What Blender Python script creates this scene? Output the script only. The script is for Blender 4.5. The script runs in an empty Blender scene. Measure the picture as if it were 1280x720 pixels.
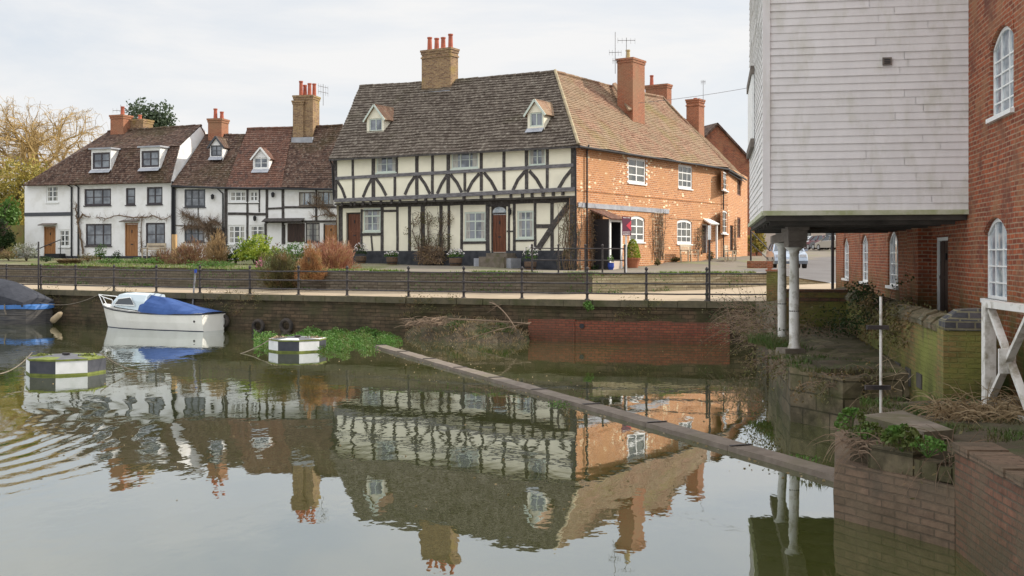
import bpy, math, random
from mathutils import Vector, noise
R = random.Random(7)
PI = math.pi
scene = bpy.context.scene
COL = scene.collection
F_ = 1400.0; HY = 319.0; CH = 2.9          # focal length (photo px), horizon row, eye height above the water

def P(px, py, Y):
    return Vector(((px-640)/F_*Y, Y, CH+(HY-py)/F_*Y))

# ------------------------------------------------------------------ materials
def new_mat(name):
    m = bpy.data.materials.new(name); m.use_nodes = True
    nt = m.node_tree
    b = nt.nodes['Principled BSDF']
    return m, nt, b
def N(nt, typ, **kw):
    n = nt.nodes.new(typ)
    for k, v in kw.items():
        if k in n.inputs: n.inputs[k].default_value = v
        else: setattr(n, k, v)
    return n
def L(nt, a, b): nt.links.new(a, b)
def c4(c): return (c[0], c[1], c[2], 1)
def noise_fac(nt, scale, lo=.4, hi=.6, detail=4, vec=None, rough=.6, dist=0.0):
    n = N(nt, 'ShaderNodeTexNoise', Scale=scale, Detail=detail, Roughness=rough, Distortion=dist)
    if vec is None:
        g = N(nt, 'ShaderNodeNewGeometry'); vec = g.outputs['Position']
    L(nt, vec, n.inputs['Vector'])
    r = N(nt, 'ShaderNodeMapRange'); r.inputs['From Min'].default_value = lo; r.inputs['From Max'].default_value = hi
    L(nt, n.outputs['Fac'], r.inputs['Value'])
    return r.outputs['Result']
def mixc(nt, fac, a, b, blend='MIX'):
    m = N(nt, 'ShaderNodeMix', data_type='RGBA', blend_type=blend)
    if hasattr(fac, 'links'): L(nt, fac, m.inputs[0])
    else: m.inputs[0].default_value = fac
    for s, v in ((m.inputs[6], a), (m.inputs[7], b)):
        if hasattr(v, 'links'): L(nt, v, s)
        else: s.default_value = c4(v)
    return m.outputs[2]
def math_(nt, op, a, b=None, c=None):
    m = N(nt, 'ShaderNodeMath', operation=op)
    for i, v in enumerate((a, b, c)):
        if v is None: continue
        if hasattr(v, 'links'): L(nt, v, m.inputs[i])
        else: m.inputs[i].default_value = v
    return m.outputs[0]
def bump(nt, b, h, strength=.3, dist=.02):
    n = N(nt, 'ShaderNodeBump', Strength=strength, Distance=dist)
    L(nt, h, n.inputs['Height']); L(nt, n.outputs['Normal'], b.inputs['Normal'])

def mottled(name, c1, c2, scale=3, rough=.8, c3=None, s3=.5, lo=.35, hi=.65, bmp=.2, bscale=30, bdist=.01, metallic=0, spec=.3, stretch=None):
    m, nt, b = new_mat(name)
    vec = None
    if stretch:
        g = N(nt, 'ShaderNodeNewGeometry'); mp = N(nt, 'ShaderNodeMapping'); mp.inputs['Scale'].default_value = stretch
        L(nt, g.outputs['Position'], mp.inputs['Vector']); vec = mp.outputs['Vector']
    col = mixc(nt, noise_fac(nt, scale, lo, hi, vec=vec), c1, c2)
    if c3: col = mixc(nt, noise_fac(nt, s3, .5, .7, vec=vec), col, c3)
    L(nt, col, b.inputs['Base Color'])
    b.inputs['Roughness'].default_value = rough; b.inputs['Metallic'].default_value = metallic
    b.inputs['Specular IOR Level'].default_value = spec
    if bmp: bump(nt, b, noise_fac(nt, bscale, 0, 1, vec=vec), bmp, bdist)
    return m

def brickm(name, c1, c2, mortar, bw=.225, rh=.075, mo=.011, stain=None, stain_s=.6, stain_lo=.45, stain_hi=.7, moss=None, moss_top=None, flecks=None, rough=.85, bias=0, offset=.5, dark=None, bmp=.5):
    m, nt, b = new_mat(name)
    uv = N(nt, 'ShaderNodeUVMap')
    # slight warp so that courses are not ruler straight
    n = N(nt, 'ShaderNodeTexNoise', Scale=1.3, Detail=2)
    L(nt, uv.outputs['UV'], n.inputs['Vector'])
    sub = N(nt, 'ShaderNodeVectorMath', operation='MULTIPLY_ADD')
    L(nt, n.outputs['Color'], sub.inputs[0]); sub.inputs[1].default_value = (.03, .03, 0)
    L(nt, uv.outputs['UV'], sub.inputs[2])
    t = N(nt, 'ShaderNodeTexBrick', Scale=1.0)
    t.offset = offset
    t.inputs['Mortar Size'].default_value = mo; t.inputs['Mortar Smooth'].default_value = .3
    t.inputs['Bias'].default_value = bias
    t.inputs['Brick Width'].default_value = bw; t.inputs['Row Height'].default_value = rh
    t.inputs['Color1'].default_value = c4(c1); t.inputs['Color2'].default_value = c4(c2); t.inputs['Mortar'].default_value = c4(mortar)
    L(nt, sub.outputs[0], t.inputs['Vector'])
    col = t.outputs['Color']
    # brick to brick tone
    nz = noise_fac(nt, 9, .3, .7, vec=uv.outputs['UV'], detail=6)
    col = mixc(nt, nz, mixc(nt, 1.0, col, (.68, .66, .66), 'MULTIPLY'), mixc(nt, 1.0, col, (1.15, 1.12, 1.08), 'MULTIPLY'))
    if stain: col = mixc(nt, noise_fac(nt, stain_s, stain_lo, stain_hi, detail=6), col, stain)
    if dark: col = mixc(nt, noise_fac(nt, 1.7, .52, .75, detail=5), col, dark)
    if flecks:
        f = noise_fac(nt, 1.0, .5, .62, detail=2)
        v = N(nt, 'ShaderNodeTexVoronoi', Scale=2.7); 
        mp = N(nt, 'ShaderNodeMapping'); mp.inputs['Scale'].default_value = (1, 2.6, 1); L(nt, uv.outputs['UV'], mp.inputs['Vector']); L(nt, mp.outputs['Vector'], v.inputs['Vector'])
        sp = N(nt, 'ShaderNodeSeparateColor'); L(nt, v.outputs['Color'], sp.inputs[0])
        g = math_(nt, 'GREATER_THAN', sp.outputs[0], .6)
        g2 = math_(nt, 'LESS_THAN', v.outputs['Distance'], .38)
        col = mixc(nt, math_(nt, 'MULTIPLY', math_(nt, 'MULTIPLY', g, g2), f), col, flecks)
    if moss is not None:
        g = N(nt, 'ShaderNodeNewGeometry'); sx = N(nt, 'ShaderNodeSeparateXYZ'); L(nt, g.outputs['Position'], sx.inputs[0])
        zr = N(nt, 'ShaderNodeMapRange'); zr.inputs['From Min'].default_value = moss_top; zr.inputs['From Max'].default_value = moss_top-1.0
        L(nt, sx.outputs['Z'], zr.inputs['Value'])
        f = math_(nt, 'MULTIPLY', zr.outputs['Result'], noise_fac(nt, 1.6, .3, .6, detail=6))
        col = mixc(nt, f, col, moss)
    L(nt, col, b.inputs['Base Color']); b.inputs['Roughness'].default_value = rough; b.inputs['Specular IOR Level'].default_value = .2
    h = math_(nt, 'SUBTRACT', noise_fac(nt, 25, 0, 1, vec=uv.outputs['UV']), math_(nt, 'MULTIPLY', t.outputs['Fac'], 1.2))
    bump(nt, b, h, bmp, .012)
    return m

def tilem(name, c1, c2, c3, lichen, red=None, tw=.17, patch=.35, moss=None, moss_lo=.55):
    """roof tiles: uv = (metres along, row number)"""
    m, nt, b = new_mat(name)
    uv = N(nt, 'ShaderNodeUVMap'); s = N(nt, 'ShaderNodeSeparateXYZ'); L(nt, uv.outputs['UV'], s.inputs[0])
    row = math_(nt, 'FLOOR', s.outputs['Y'])
    half = math_(nt, 'MULTIPLY', math_(nt, 'MODULO', row, 2.0), .5)
    uu = math_(nt, 'ADD', math_(nt, 'DIVIDE', s.outputs['X'], tw), half)
    colm = math_(nt, 'FLOOR', uu)
    cb = N(nt, 'ShaderNodeCombineXYZ'); L(nt, colm, cb.inputs[0]); L(nt, row, cb.inputs[1])
    w = N(nt, 'ShaderNodeTexWhiteNoise', noise_dimensions='2D'); L(nt, cb.outputs[0], w.inputs['Vector'])
    ramp = N(nt, 'ShaderNodeValToRGB'); L(nt, w.outputs['Value'], ramp.inputs[0])
    e = ramp.color_ramp.elements
    e[0].color = c4(c1); e[0].position = 0; e[1].color = c4(c3); e[1].position = 1
    x = ramp.color_ramp.elements.new(.5); x.color = c4(c2)
    col = ramp.outputs['Color']
    if red: col = mixc(nt, noise_fac(nt, patch, .45, .6, detail=5), col, mixc(nt, w.outputs['Value'], red, (red[0]*.6, red[1]*.55, red[2]*.55)))
    fr = math_(nt, 'FRACT', uu)
    edge = math_(nt, 'LESS_THAN', fr, .07)
    col = mixc(nt, edge, col, (.03, .027, .024))
    if moss: col = mixc(nt, math_(nt, 'MULTIPLY', noise_fac(nt, .33, moss_lo, moss_lo+.15, detail=6), .6), col, moss)
    lf = noise_fac(nt, 7, .56, .63, detail=3)
    col = mixc(nt, math_(nt, 'MULTIPLY', lf, .5), col, lichen)
    L(nt, col, b.inputs['Base Color']); b.inputs['Roughness'].default_value = .9; b.inputs['Specular IOR Level'].default_value = .15
    bump(nt, b, noise_fac(nt, 40, 0, 1), .4, .01)
    return m

def flat(name, c, rough=.6, metallic=0, spec=.4, var=.12, coat=0):
    m, nt, b = new_mat(name)
    k = 1-var
    col = mixc(nt, noise_fac(nt, 14, .35, .65), (c[0]*k, c[1]*k, c[2]*k), c)
    L(nt, col, b.inputs['Base Color']); b.inputs['Roughness'].default_value = rough; b.inputs['Metallic'].default_value = metallic
    b.inputs['Specular IOR Level'].default_value = spec; b.inputs['Coat Weight'].default_value = coat
    return m
def leafm(name, c1, c2, c3=None, scale=6, rough=.55, trans=.25):
    m, nt, b = new_mat(name)
    col = mixc(nt, noise_fac(nt, scale, .38, .62, detail=6, rough=.8), c1, c2)
    if c3: col = mixc(nt, noise_fac(nt, scale*.3, .5, .62, detail=3), col, c3)
    L(nt, col, b.inputs['Base Color']); b.inputs['Roughness'].default_value = rough; b.inputs['Specular IOR Level'].default_value = .25
    tr = N(nt, 'ShaderNodeBsdfTranslucent'); L(nt, col, tr.inputs['Color'])
    ms = N(nt, 'ShaderNodeMixShader'); ms.inputs[0].default_value = trans
    L(nt, b.outputs[0], ms.inputs[1]); L(nt, tr.outputs[0], ms.inputs[2])
    L(nt, ms.outputs[0], nt.nodes['Material Output'].inputs['Surface'])
    return m
def glassm(name, c1, c2, rough=.06, scale=1.2):
    """old window glass: dim room, curtains and sky reflection put into the colour"""
    m, nt, b = new_mat(name)
    col = mixc(nt, noise_fac(nt, scale, .42, .58, detail=2), c1, c2)  # room, curtain and reflected sky tones are mixed into the base colour
    L(nt, col, b.inputs['Base Color']); b.inputs['Roughness'].default_value = rough
    b.inputs['Specular IOR Level'].default_value = .9; b.inputs['IOR'].default_value = 1.6
    bump(nt, b, noise_fac(nt, 2.2, 0, 1), .12, .02)
    return m

M = {}
M['white_render'] = mottled('white_render', (.85,.84,.83), (.80,.79,.78), 1.6, .9, c3=(.72,.70,.66), s3=.8, lo=.45, hi=.75, bscale=22, bdist=.015)
M['white_gable'] = mottled('white_gable', (.82,.80,.76), (.62,.58,.52), 1.2, .9, c3=(.45,.42,.38), s3=1.3)
M['cream'] = mottled('cream_plaster', (.88,.83,.665), (.81,.76,.61), 1.1, .9, c3=(.72,.68,.55), s3=.5, bscale=14, bdist=.02)
M['timber'] = mottled('black_timber', (.040,.034,.032), (.085,.075,.07), 4, .8, c3=(.13,.12,.115), s3=2.2, stretch=(3,3,3))
M['timber_worn'] = mottled('worn_grey_timber', (.10,.095,.10), (.22,.21,.22), 3, .8, stretch=(1.5,1.5,6))
M['black_paint'] = flat('black_paint', (.022,.022,.026), .45, var=.3)
M['plinth'] = mottled('black_plinth', (.028,.03,.036), (.06,.062,.07), 3, .7)
M['lead'] = mottled('lead', (.28,.29,.32), (.40,.41,.44), 2, .5)
M['white_paint'] = flat('white_paint', (.84,.84,.82), .5, var=.06)
M['sage_paint'] = flat('sage_paint', (.60,.66,.58), .5, var=.08)
M['brown_frame'] = flat('dark_brown_frame', (.055,.045,.05), .5, var=.25)
M['dark_frame'] = flat('charcoal_frame', (.07,.075,.085), .5, var=.2)
M['red_frame'] = flat('red_brown_frame', (.18,.06,.045), .5, var=.2)
M['oak_door'] = mottled('oak_door', (.40,.19,.075), (.27,.12,.045), 2, .5, stretch=(9,9,.8), bmp=.25)
M['red_door'] = mottled('red_brown_door', (.19,.065,.03), (.085,.03,.016), 2, .45, stretch=(9,9,.8), bmp=.25)
M['dark_door'] = mottled('dark_door', (.035,.022,.018), (.07,.04,.03), 2, .5, stretch=(9,9,.8))
M['glass'] = glassm('pane_glass', (.06,.07,.09), (.20,.22,.25))
M['glass_dark'] = glassm('dark_pane_glass', (.035,.04,.04), (.11,.11,.09))
M['glass_light'] = glassm('light_pane_glass', (.20,.25,.30), (.46,.50,.53), scale=3.5)
M['curtain'] = mottled('net_curtain', (.55,.53,.48), (.30,.29,.27), 5, .9, stretch=(4,4,.5), bmp=0)
M['roof_dark'] = tilem('stone_grey_tiles', (.082,.063,.050), (.115,.092,.073), (.155,.127,.102), (.36,.32,.26), tw=.26, moss=(.075,.068,.035), moss_lo=.56)
M['roof_brown'] = tilem('brown_tiles', (.055,.033,.026), (.10,.06,.045), (.15,.095,.07), (.26,.22,.18), tw=.17, moss=(.06,.05,.02), moss_lo=.53)
M['roof_red'] = tilem('red_clay_tiles', (.11,.058,.042), (.165,.083,.06), (.075,.048,.04), (.26,.2,.16), red=(.19,.10,.07), tw=.17, patch=.8)
M['roof_tan'] = tilem('tan_tiles', (.25,.17,.105), (.29,.20,.13), (.22,.155,.10), (.36,.30,.21), red=(.32,.19,.125), tw=.17, patch=.7, moss=(.19,.16,.05), moss_lo=.56)  # tan tile mix with redder patches and moss
M['brick_orange'] = brickm('orange_brick', (.62,.27,.11), (.40,.155,.065), (.66,.50,.34), bw=.3, rh=.105, stain=(.52,.27,.13), flecks=(.85,.74,.5), mo=.016)
M['brick_mill'] = brickm('mill_brick', (.40,.11,.05), (.21,.06,.035), (.36,.26,.18), stain=(.31,.165,.09), stain_s=1.6, stain_lo=.5, stain_hi=.72, moss=(.060,.075,.016), moss_top=2.6, dark=(.14,.055,.04))
M['brick_chimney'] = brickm('buff_chimney_brick', (.38,.25,.13), (.20,.115,.07), (.34,.28,.2), bw=.23, rh=.08, stain=(.30,.22,.06), stain_lo=.55)
M['brick_red_chimney'] = brickm('red_chimney_brick', (.42,.14,.07), (.30,.10,.055), (.36,.26,.18), stain=(.30,.17,.1))
M['brick_quay'] = brickm('quay_brick', (.27,.085,.05), (.19,.06,.04), (.10,.065,.045), bw=.25, rh=.085, mo=.014, stain=(.13,.065,.045), moss=(.035,.035,.014), moss_top=.5)
M['quay_stone'] = brickm('quay_stone', (.135,.095,.06), (.08,.062,.04), (.055,.043,.028), bw=.42, rh=.135, mo=.014, stain=(.058,.052,.026), stain_s=1.1, stain_lo=.42, stain_hi=.62, dark=(.035,.028,.018), moss=(.03,.026,.014), moss_top=.55, bmp=1.0)
M['wall_stone'] = brickm('retaining_stone', (.18,.155,.12), (.12,.10,.078), (.085,.07,.05), bw=.42, rh=.11, mo=.015, stain=(.11,.095,.065), bmp=1.0)
M['wall_stone_lit'] = brickm('lit_retaining_stone', (.46,.41,.29), (.33,.29,.2), (.24,.2,.13), bw=.38, rh=.1, mo=.015, stain=(.3,.27,.16), bmp=1.0)  # paler copy of the retaining stone, sunlight put into its colour
M['mossy_brick'] = brickm('mossy_brick', (.30,.17,.08), (.20,.145,.065), (.19,.175,.08), dark=(.09,.075,.04), stain=(.20,.21,.055), stain_s=.9, stain_lo=.38, stain_hi=.6, moss=(.045,.055,.014), moss_top=1.6, bmp=1.0)
M['pier_brick'] = brickm('pier_brick', (.20,.135,.095), (.14,.10,.07), (.12,.09,.065), bw=.34, rh=.085, dark=(.085,.07,.05), stain=(.14,.105,.07), stain_s=1.2, moss=(.035,.035,.015), moss_top=.45, bmp=.9)
M['pier_stone'] = brickm('pier_stone', (.20,.16,.105), (.12,.105,.065), (.07,.062,.038), bw=.68, rh=.28, mo=.016, dark=(.04,.034,.02), stain=(.075,.078,.028), stain_s=1.4, moss=(.028,.026,.014), moss_top=.6, bmp=1.0)
M['near_brick'] = brickm('near_wall_brick', (.21,.105,.07), (.145,.078,.053), (.115,.09,.066), stain=(.14,.105,.07), stain_s=1.5, dark=(.09,.075,.05), moss=(.07,.06,.03), moss_top=.8, bmp=.9)
M['concrete'] = mottled('worn_concrete', (.21,.175,.14), (.13,.11,.085), 3.5, .9, c3=(.11,.10,.055), s3=1.6, bmp=.5)
M['beam_concrete'] = mottled('sill_beam_concrete', (.19,.155,.125), (.135,.108,.085), 5, .85, c3=(.14,.12,.08), s3=1.2, bmp=.4)
M['path'] = mottled('tan_path', (.38,.30,.21), (.33,.26,.18), 1.5, .95, c3=(.30,.24,.16), s3=.5, bmp=.15)
M['street'] = mottled('street', (.19,.16,.125), (.15,.128,.10), .8, .95, c3=(.17,.17,.08), s3=.35, bmp=.15)
M['road'] = mottled('asphalt_road', (.14,.13,.125), (.11,.10,.095), .5, .9, bmp=.1)
M['earth'] = mottled('earth', (.10,.075,.05), (.06,.05,.03), 2.5, .95, c3=(.05,.065,.02), s3=1.2, bmp=.6, bdist=.04)
M['land'] = mottled('garden_ground', (.10,.13,.035), (.15,.12,.07), .9, .95, c3=(.2,.17,.12), s3=.3, bmp=.4)
M['iron'] = mottled('railing_iron', (.028,.025,.028), (.065,.055,.052), 6, .55, bmp=.2)
M['iron_grey'] = mottled('galvanised_iron', (.25,.25,.26), (.16,.15,.15), 6, .5)
M['pot'] = mottled('terracotta_pot', (.42,.16,.08), (.32,.12,.06), 5, .8)
M['chimney_pot'] = mottled('chimney_pot_clay', (.45,.13,.075), (.34,.095,.06), 4, .8)
M['pot_buff'] = mottled('buff_chimney_pot', (.5,.4,.2), (.4,.3,.14), 4, .8)
M['barrel'] = mottled('barrel_wood', (.16,.10,.065), (.10,.07,.05), 4, .8)
M['boards'] = mottled('white_weatherboard', (.77,.745,.735), (.71,.685,.675), 1.4, .6, c3=(.62,.60,.55), s3=1.1, bmp=.15, stretch=(3,3,1.2))
M['boards_moss'] = mottled('mossy_white_trim', (.52,.51,.40), (.34,.36,.2), 4, .8)
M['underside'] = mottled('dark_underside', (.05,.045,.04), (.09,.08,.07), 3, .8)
M['beam'] = mottled('weathered_beam', (.20,.17,.145), (.13,.11,.095), 3, .8, stretch=(2,2,5))
M['old_white'] = mottled('chipped_white_paint', (.72,.70,.66), (.60,.58,.53), 3, .6, c3=(.30,.27,.20), s3=5, lo=.4, hi=.8)
M['bark'] = mottled('bark', (.16,.12,.085), (.10,.075,.055), 4, .9)
M['willow_bark'] = mottled('golden_willow_twig', (.44,.31,.13), (.33,.22,.09), 2, .9, bmp=0)
M['twig'] = mottled('dead_twig', (.22,.155,.105), (.13,.09,.06), 3, .9, bmp=0)
M['twig_pale'] = mottled('pale_dead_stalk', (.36,.28,.18), (.25,.19,.12), 3, .9, bmp=0)
M['leaf_green'] = leafm('leaf_green', (.05,.11,.02), (.11,.20,.04))
M['leaf_dark'] = leafm('leaf_dark', (.022,.045,.014), (.05,.085,.025))
M['leaf_yellow'] = leafm('leaf_yellow_green', (.22,.30,.03), (.40,.44,.06), (.09,.16,.02))
M['leaf_gold'] = leafm('leaf_gold', (.46,.36,.09), (.34,.28,.07), (.16,.16,.04))
M['leaf_olive'] = leafm('leaf_olive', (.10,.10,.035), (.17,.145,.06), (.20,.13,.06))
M['leaf_grey'] = leafm('leaf_grey', (.26,.27,.22), (.16,.18,.12), (.34,.32,.3))
M['leaf_pine'] = leafm('leaf_pine', (.06,.09,.05), (.10,.13,.075))
M['grass'] = leafm('grass_blade', (.08,.15,.02), (.16,.24,.045), (.2,.19,.07))
M['grass_dark'] = leafm('grass_blade_dark', (.05,.09,.02), (.09,.14,.03), (.13,.11,.05))  # darker green blades for the mud bank and piers
M['weed'] = leafm('weed_leaf', (.05,.12,.02), (.11,.22,.04), (.10,.12,.03))
M['straw'] = leafm('straw', (.34,.25,.14), (.24,.17,.09))
M['orange_grass'] = leafm('orange_grass', (.46,.25,.11), (.33,.16,.075), (.40,.27,.12), scale=14)
M['pink_grass'] = leafm('rust_pink_grass', (.40,.19,.12), (.27,.12,.075), (.42,.27,.13), scale=14)
M['rust_shrub'] = leafm('rust_shrub', (.27,.14,.085), (.16,.085,.05), (.28,.22,.1), scale=14)
M['buff_shrub'] = leafm('buff_shrub', (.38,.27,.14), (.28,.18,.09))
M['flower_white'] = flat('white_petal', (.78,.74,.72), .7)
M['flower_pink'] = flat('pink_petal', (.6,.2,.32), .7)
M['flower_red'] = flat('red_petal', (.45,.08,.04), .7)
M['rope'] = mottled('rope', (.20,.17,.13), (.12,.10,.08), 8, .9)
M['rubber'] = mottled('tyre_rubber', (.03,.027,.025), (.07,.055,.045), 5, .85)
M['hull_white'] = mottled('boat_gelcoat', (.80,.78,.72), (.74,.72,.66), 2, .3, spec=.5, bmp=0)
M['hull_blue'] = flat('boat_blue_bottom', (.03,.05,.12), .5)
M['cabin_white'] = flat('boat_cabin_white', (.56,.64,.68), .35, var=.05)
M['cover_blue'] = mottled('blue_canvas', (.03,.068,.20), (.042,.09,.25), 2, .9, bmp=.3, bscale=9, bdist=.03)
M['cover_black'] = mottled('dark_canvas', (.022,.024,.032), (.038,.04,.05), 2, .75, bmp=.5, bscale=5, bdist=.06)
M['barge_black'] = mottled('barge_hull', (.035,.035,.04), (.10,.09,.08), 3, .6, stretch=(.5,.5,8))
M['barge_blue'] = flat('barge_blue_trim', (.05,.16,.42), .5)
M['buoy_black'] = mottled('buoy_black', (.035,.038,.05), (.06,.062,.075), 4, .5)
M['buoy_white'] = mottled('buoy_white', (.70,.70,.70), (.60,.61,.60), 4, .6)
M['buoy_moss'] = mottled('buoy_algae', (.19,.22,.05), (.10,.12,.03), 5, .9)
M['buoy_top'] = mottled('buoy_steel_top', (.12,.12,.13), (.08,.08,.085), 5, .7)
M['sign_maroon'] = flat('sign_maroon', (.105,.012,.04), .5, var=.08)
M['sign_red'] = flat('sign_red', (.60,.035,.07), .5, var=.05)
M['car_silver'] = flat('silver_car_paint', (.33,.38,.45), .3, .3, coat=.6, var=.03)
M['car_white'] = flat('white_car_paint', (.68,.69,.70), .3, 0, coat=.6, var=.03)
M['car_red'] = flat('dark_red_car_paint', (.17,.02,.03), .3, 0, coat=.6, var=.03)
M['car_grey'] = flat('grey_car_paint', (.10,.10,.11), .3, .2, coat=.6, var=.03)
M['car_beige'] = flat('beige_car_paint', (.40,.35,.28), .3, .3, coat=.6, var=.03)
M['car_blue'] = flat('teal_car_paint', (.07,.15,.18), .3, .3, coat=.6, var=.03)
M['car_glass'] = flat('car_glass', (.03,.04,.05), .1, spec=.9, var=0)
M['alloy'] = flat('alloy', (.45,.45,.46), .35, .6)
M['lamp_red'] = flat('tail_lamp', (.5,.02,.02), .3)
M['lamp_clear'] = flat('head_lamp', (.6,.62,.65), .15)
M['pink_render'] = mottled('pink_render', (.55,.46,.39), (.49,.41,.34), .8, .9)
M['wood_pale'] = mottled('pale_wood', (.55,.36,.18), (.42,.26,.12), 3, .7, stretch=(4,4,.7))
M['bench_wood'] = mottled('bench_wood', (.55,.46,.34), (.42,.34,.25), 4, .8)
M['bird_blue'] = flat('glazed_blue', (.03,.07,.35), .3)

# ------------------------------------------------------------------ mesh helpers
ORG = {}
class MB:
    def __init__(s): s.v = []; s.f = []; s.m = []; s.uv = []
    def face(s, pts, mi=0, uv=None):
        i = len(s.v); s.v += [Vector(p) for p in pts]; s.f.append(tuple(range(i, i+len(pts)))); s.m.append(mi); s.uv.append(uv)
    def hexa(s, a, mi=0, skip=()):
        """a = 8 points: bottom 4 (ccw seen from above), top 4"""
        for k, q in enumerate(((3,2,1,0),(4,5,6,7),(0,1,5,4),(1,2,6,5),(2,3,7,6),(3,0,4,7))):
            if k not in skip: s.face([a[j] for j in q], mi)
    def box(s, c, size, rz=0, mi=0):
        c = Vector(c); hx, hy, hz = size[0]/2, size[1]/2, size[2]/2
        co, si = math.cos(rz), math.sin(rz)
        pts = []
        for z in (-hz, hz):
            for x, y in ((-hx,-hy),(hx,-hy),(hx,hy),(-hx,hy)):
                pts.append(c+Vector((x*co-y*si, x*si+y*co, z)))
        s.hexa(pts, mi)
    def bar(s, p, q, w, h=None, up=Vector((0,0,1)), mi=0):
        p = Vector(p); q = Vector(q); h = h or w; d = (q-p).normalized()
        a = d.cross(up)
        if a.length < 1e-4: a = d.cross(Vector((1,0,0)))
        a.normalize(); b = a.cross(d).normalized()
        a = a*w/2; b = b*h/2
        s.hexa([p-a-b, p+a-b, q+a-b, q-a-b, p-a+b, p+a+b, q+a+b, q-a+b], mi)
    def tube(s, pts, r, n=6, mi=0, cap=True):
        pts = [Vector(p) for p in pts]; rr = r if isinstance(r, (list, tuple)) else [r]*len(pts)
        rings = []; prev = None
        for i, p in enumerate(pts):
            d = (pts[min(i+1, len(pts)-1)]-pts[max(i-1, 0)])
            if d.length < 1e-7: d = Vector((0,0,1))
            d.normalize()
            a = prev if prev is not None else (Vector((0,0,1)) if abs(d.z) < .9 else Vector((1,0,0)))
            a = (a-d*a.dot(d)); 
            if a.length < 1e-4: a = d.orthogonal()
            a.normalize(); prev = a; b = d.cross(a)
            rings.append([p+(a*math.cos(t*2*PI/n)+b*math.sin(t*2*PI/n))*rr[i] for t in range(n)])
        base = len(s.v)
        for rg in rings: s.v += rg
        for i in range(len(rings)-1):
            for t in range(n):
                u = (t+1) % n
                s.f.append((base+i*n+t, base+i*n+u, base+(i+1)*n+u, base+(i+1)*n+t)); s.m.append(mi); s.uv.append(None)
        if cap:
            s.f.append(tuple(base+t for t in reversed(range(n)))); s.m.append(mi); s.uv.append(None)
            k = base+(len(rings)-1)*n
            s.f.append(tuple(k+t for t in range(n))); s.m.append(mi); s.uv.append(None)
    def lathe(s, c, prof, n=12, mi=0):
        c = Vector(c); base = len(s.v)
        for r, z in prof:
            for t in range(n): s.v.append(c+Vector((r*math.cos(t*2*PI/n), r*math.sin(t*2*PI/n), z)))
        for i in range(len(prof)-1):
            for t in range(n):
                u = (t+1) % n
                s.f.append((base+i*n+t, base+i*n+u, base+(i+1)*n+u, base+(i+1)*n+t)); s.m.append(mi); s.uv.append(None)
        s.f.append(tuple(base+t for t in reversed(range(n)))); s.m.append(mi); s.uv.append(None)
        k = base+(len(prof)-1)*n
        s.f.append(tuple(k+t for t in range(n))); s.m.append(mi); s.uv.append(None)
    def prism(s, poly, z0, z1, mi=0, top_mi=None, bottom=True):
        """poly: xy points counter-clockwise; z may be a function"""
        f0 = z0 if callable(z0) else (lambda x, y: z0); f1 = z1 if callable(z1) else (lambda x, y: z1)
        b = [Vector((x, y, f0(x, y))) for x, y in poly]; t = [Vector((x, y, f1(x, y))) for x, y in poly]
        n = len(poly)
        for i in range(n): s.face([b[i], b[(i+1)%n], t[(i+1)%n], t[i]], mi)
        s.face(t, mi if top_mi is None else top_mi)
        if bottom: s.face(list(reversed(b)), mi)
    def build(s, name, mats, parent=None, smooth=False, origin=None, bevel=0):
        if not isinstance(mats, (list, tuple)): mats = [mats]
        xs = [v.x for v in s.v]; ys = [v.y for v in s.v]; zs = [v.z for v in s.v]
        o = Vector(origin) if origin is not None else Vector(((min(xs)+max(xs))/2, (min(ys)+max(ys))/2, min(zs)))
        me = bpy.data.meshes.new(name)
        me.from_pydata([tuple(v-o) for v in s.v], [], s.f)
        for m in mats: me.materials.append(m)
        ul = me.uv_layers.new(name='UVMap')
        for p in me.polygons:
            p.material_index = s.m[p.index]; p.use_smooth = smooth
            uv = s.uv[p.index]
            if uv is not None:
                for k, li in enumerate(p.loop_indices): ul.data[li].uv = uv[k]
            else:
                n = p.normal
                if abs(n.z) > .93: t = Vector((1,0,0)); b = Vector((0,1,0))
                else:
                    t = Vector((0,0,1)).cross(n).normalized(); b = n.cross(t)
                for li in p.loop_indices:
                    w = s.v[me.loops[li].vertex_index]
                    ul.data[li].uv = (w.dot(t), w.dot(b))
        ob = bpy.data.objects.new(name, me); COL.objects.link(ob)
        po = Vector((0,0,0))
        if parent is not None: ob.parent = parent; po = ORG[parent]
        ob.location = o-po; ORG[ob] = o
        if bevel:
            bv = ob.modifiers.new('bevel', 'BEVEL'); bv.width = bevel; bv.segments = 2; bv.limit_method = 'ANGLE'
        return ob

def tag(o, label=None, cat=None, group=None, kind=None):
    if label: o['label'] = label
    if cat: o['category'] = cat
    if group: o['group'] = group
    if kind: o['kind'] = kind
    return o
def thing(name, loc, label, cat, group=None):
    o = bpy.data.objects.new(name, None); COL.objects.link(o); o.location = loc; o.empty_display_size = .3
    ORG[o] = Vector(loc); tag(o, label, cat, group); return o
def copy_tree(o, parent=None):
    c = o.copy(); COL.objects.link(c); c.parent = parent
    ORG[c] = ORG.get(o, Vector((0,0,0)))
    for ch in list(o.children): copy_tree(ch, c)
    return c

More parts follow.
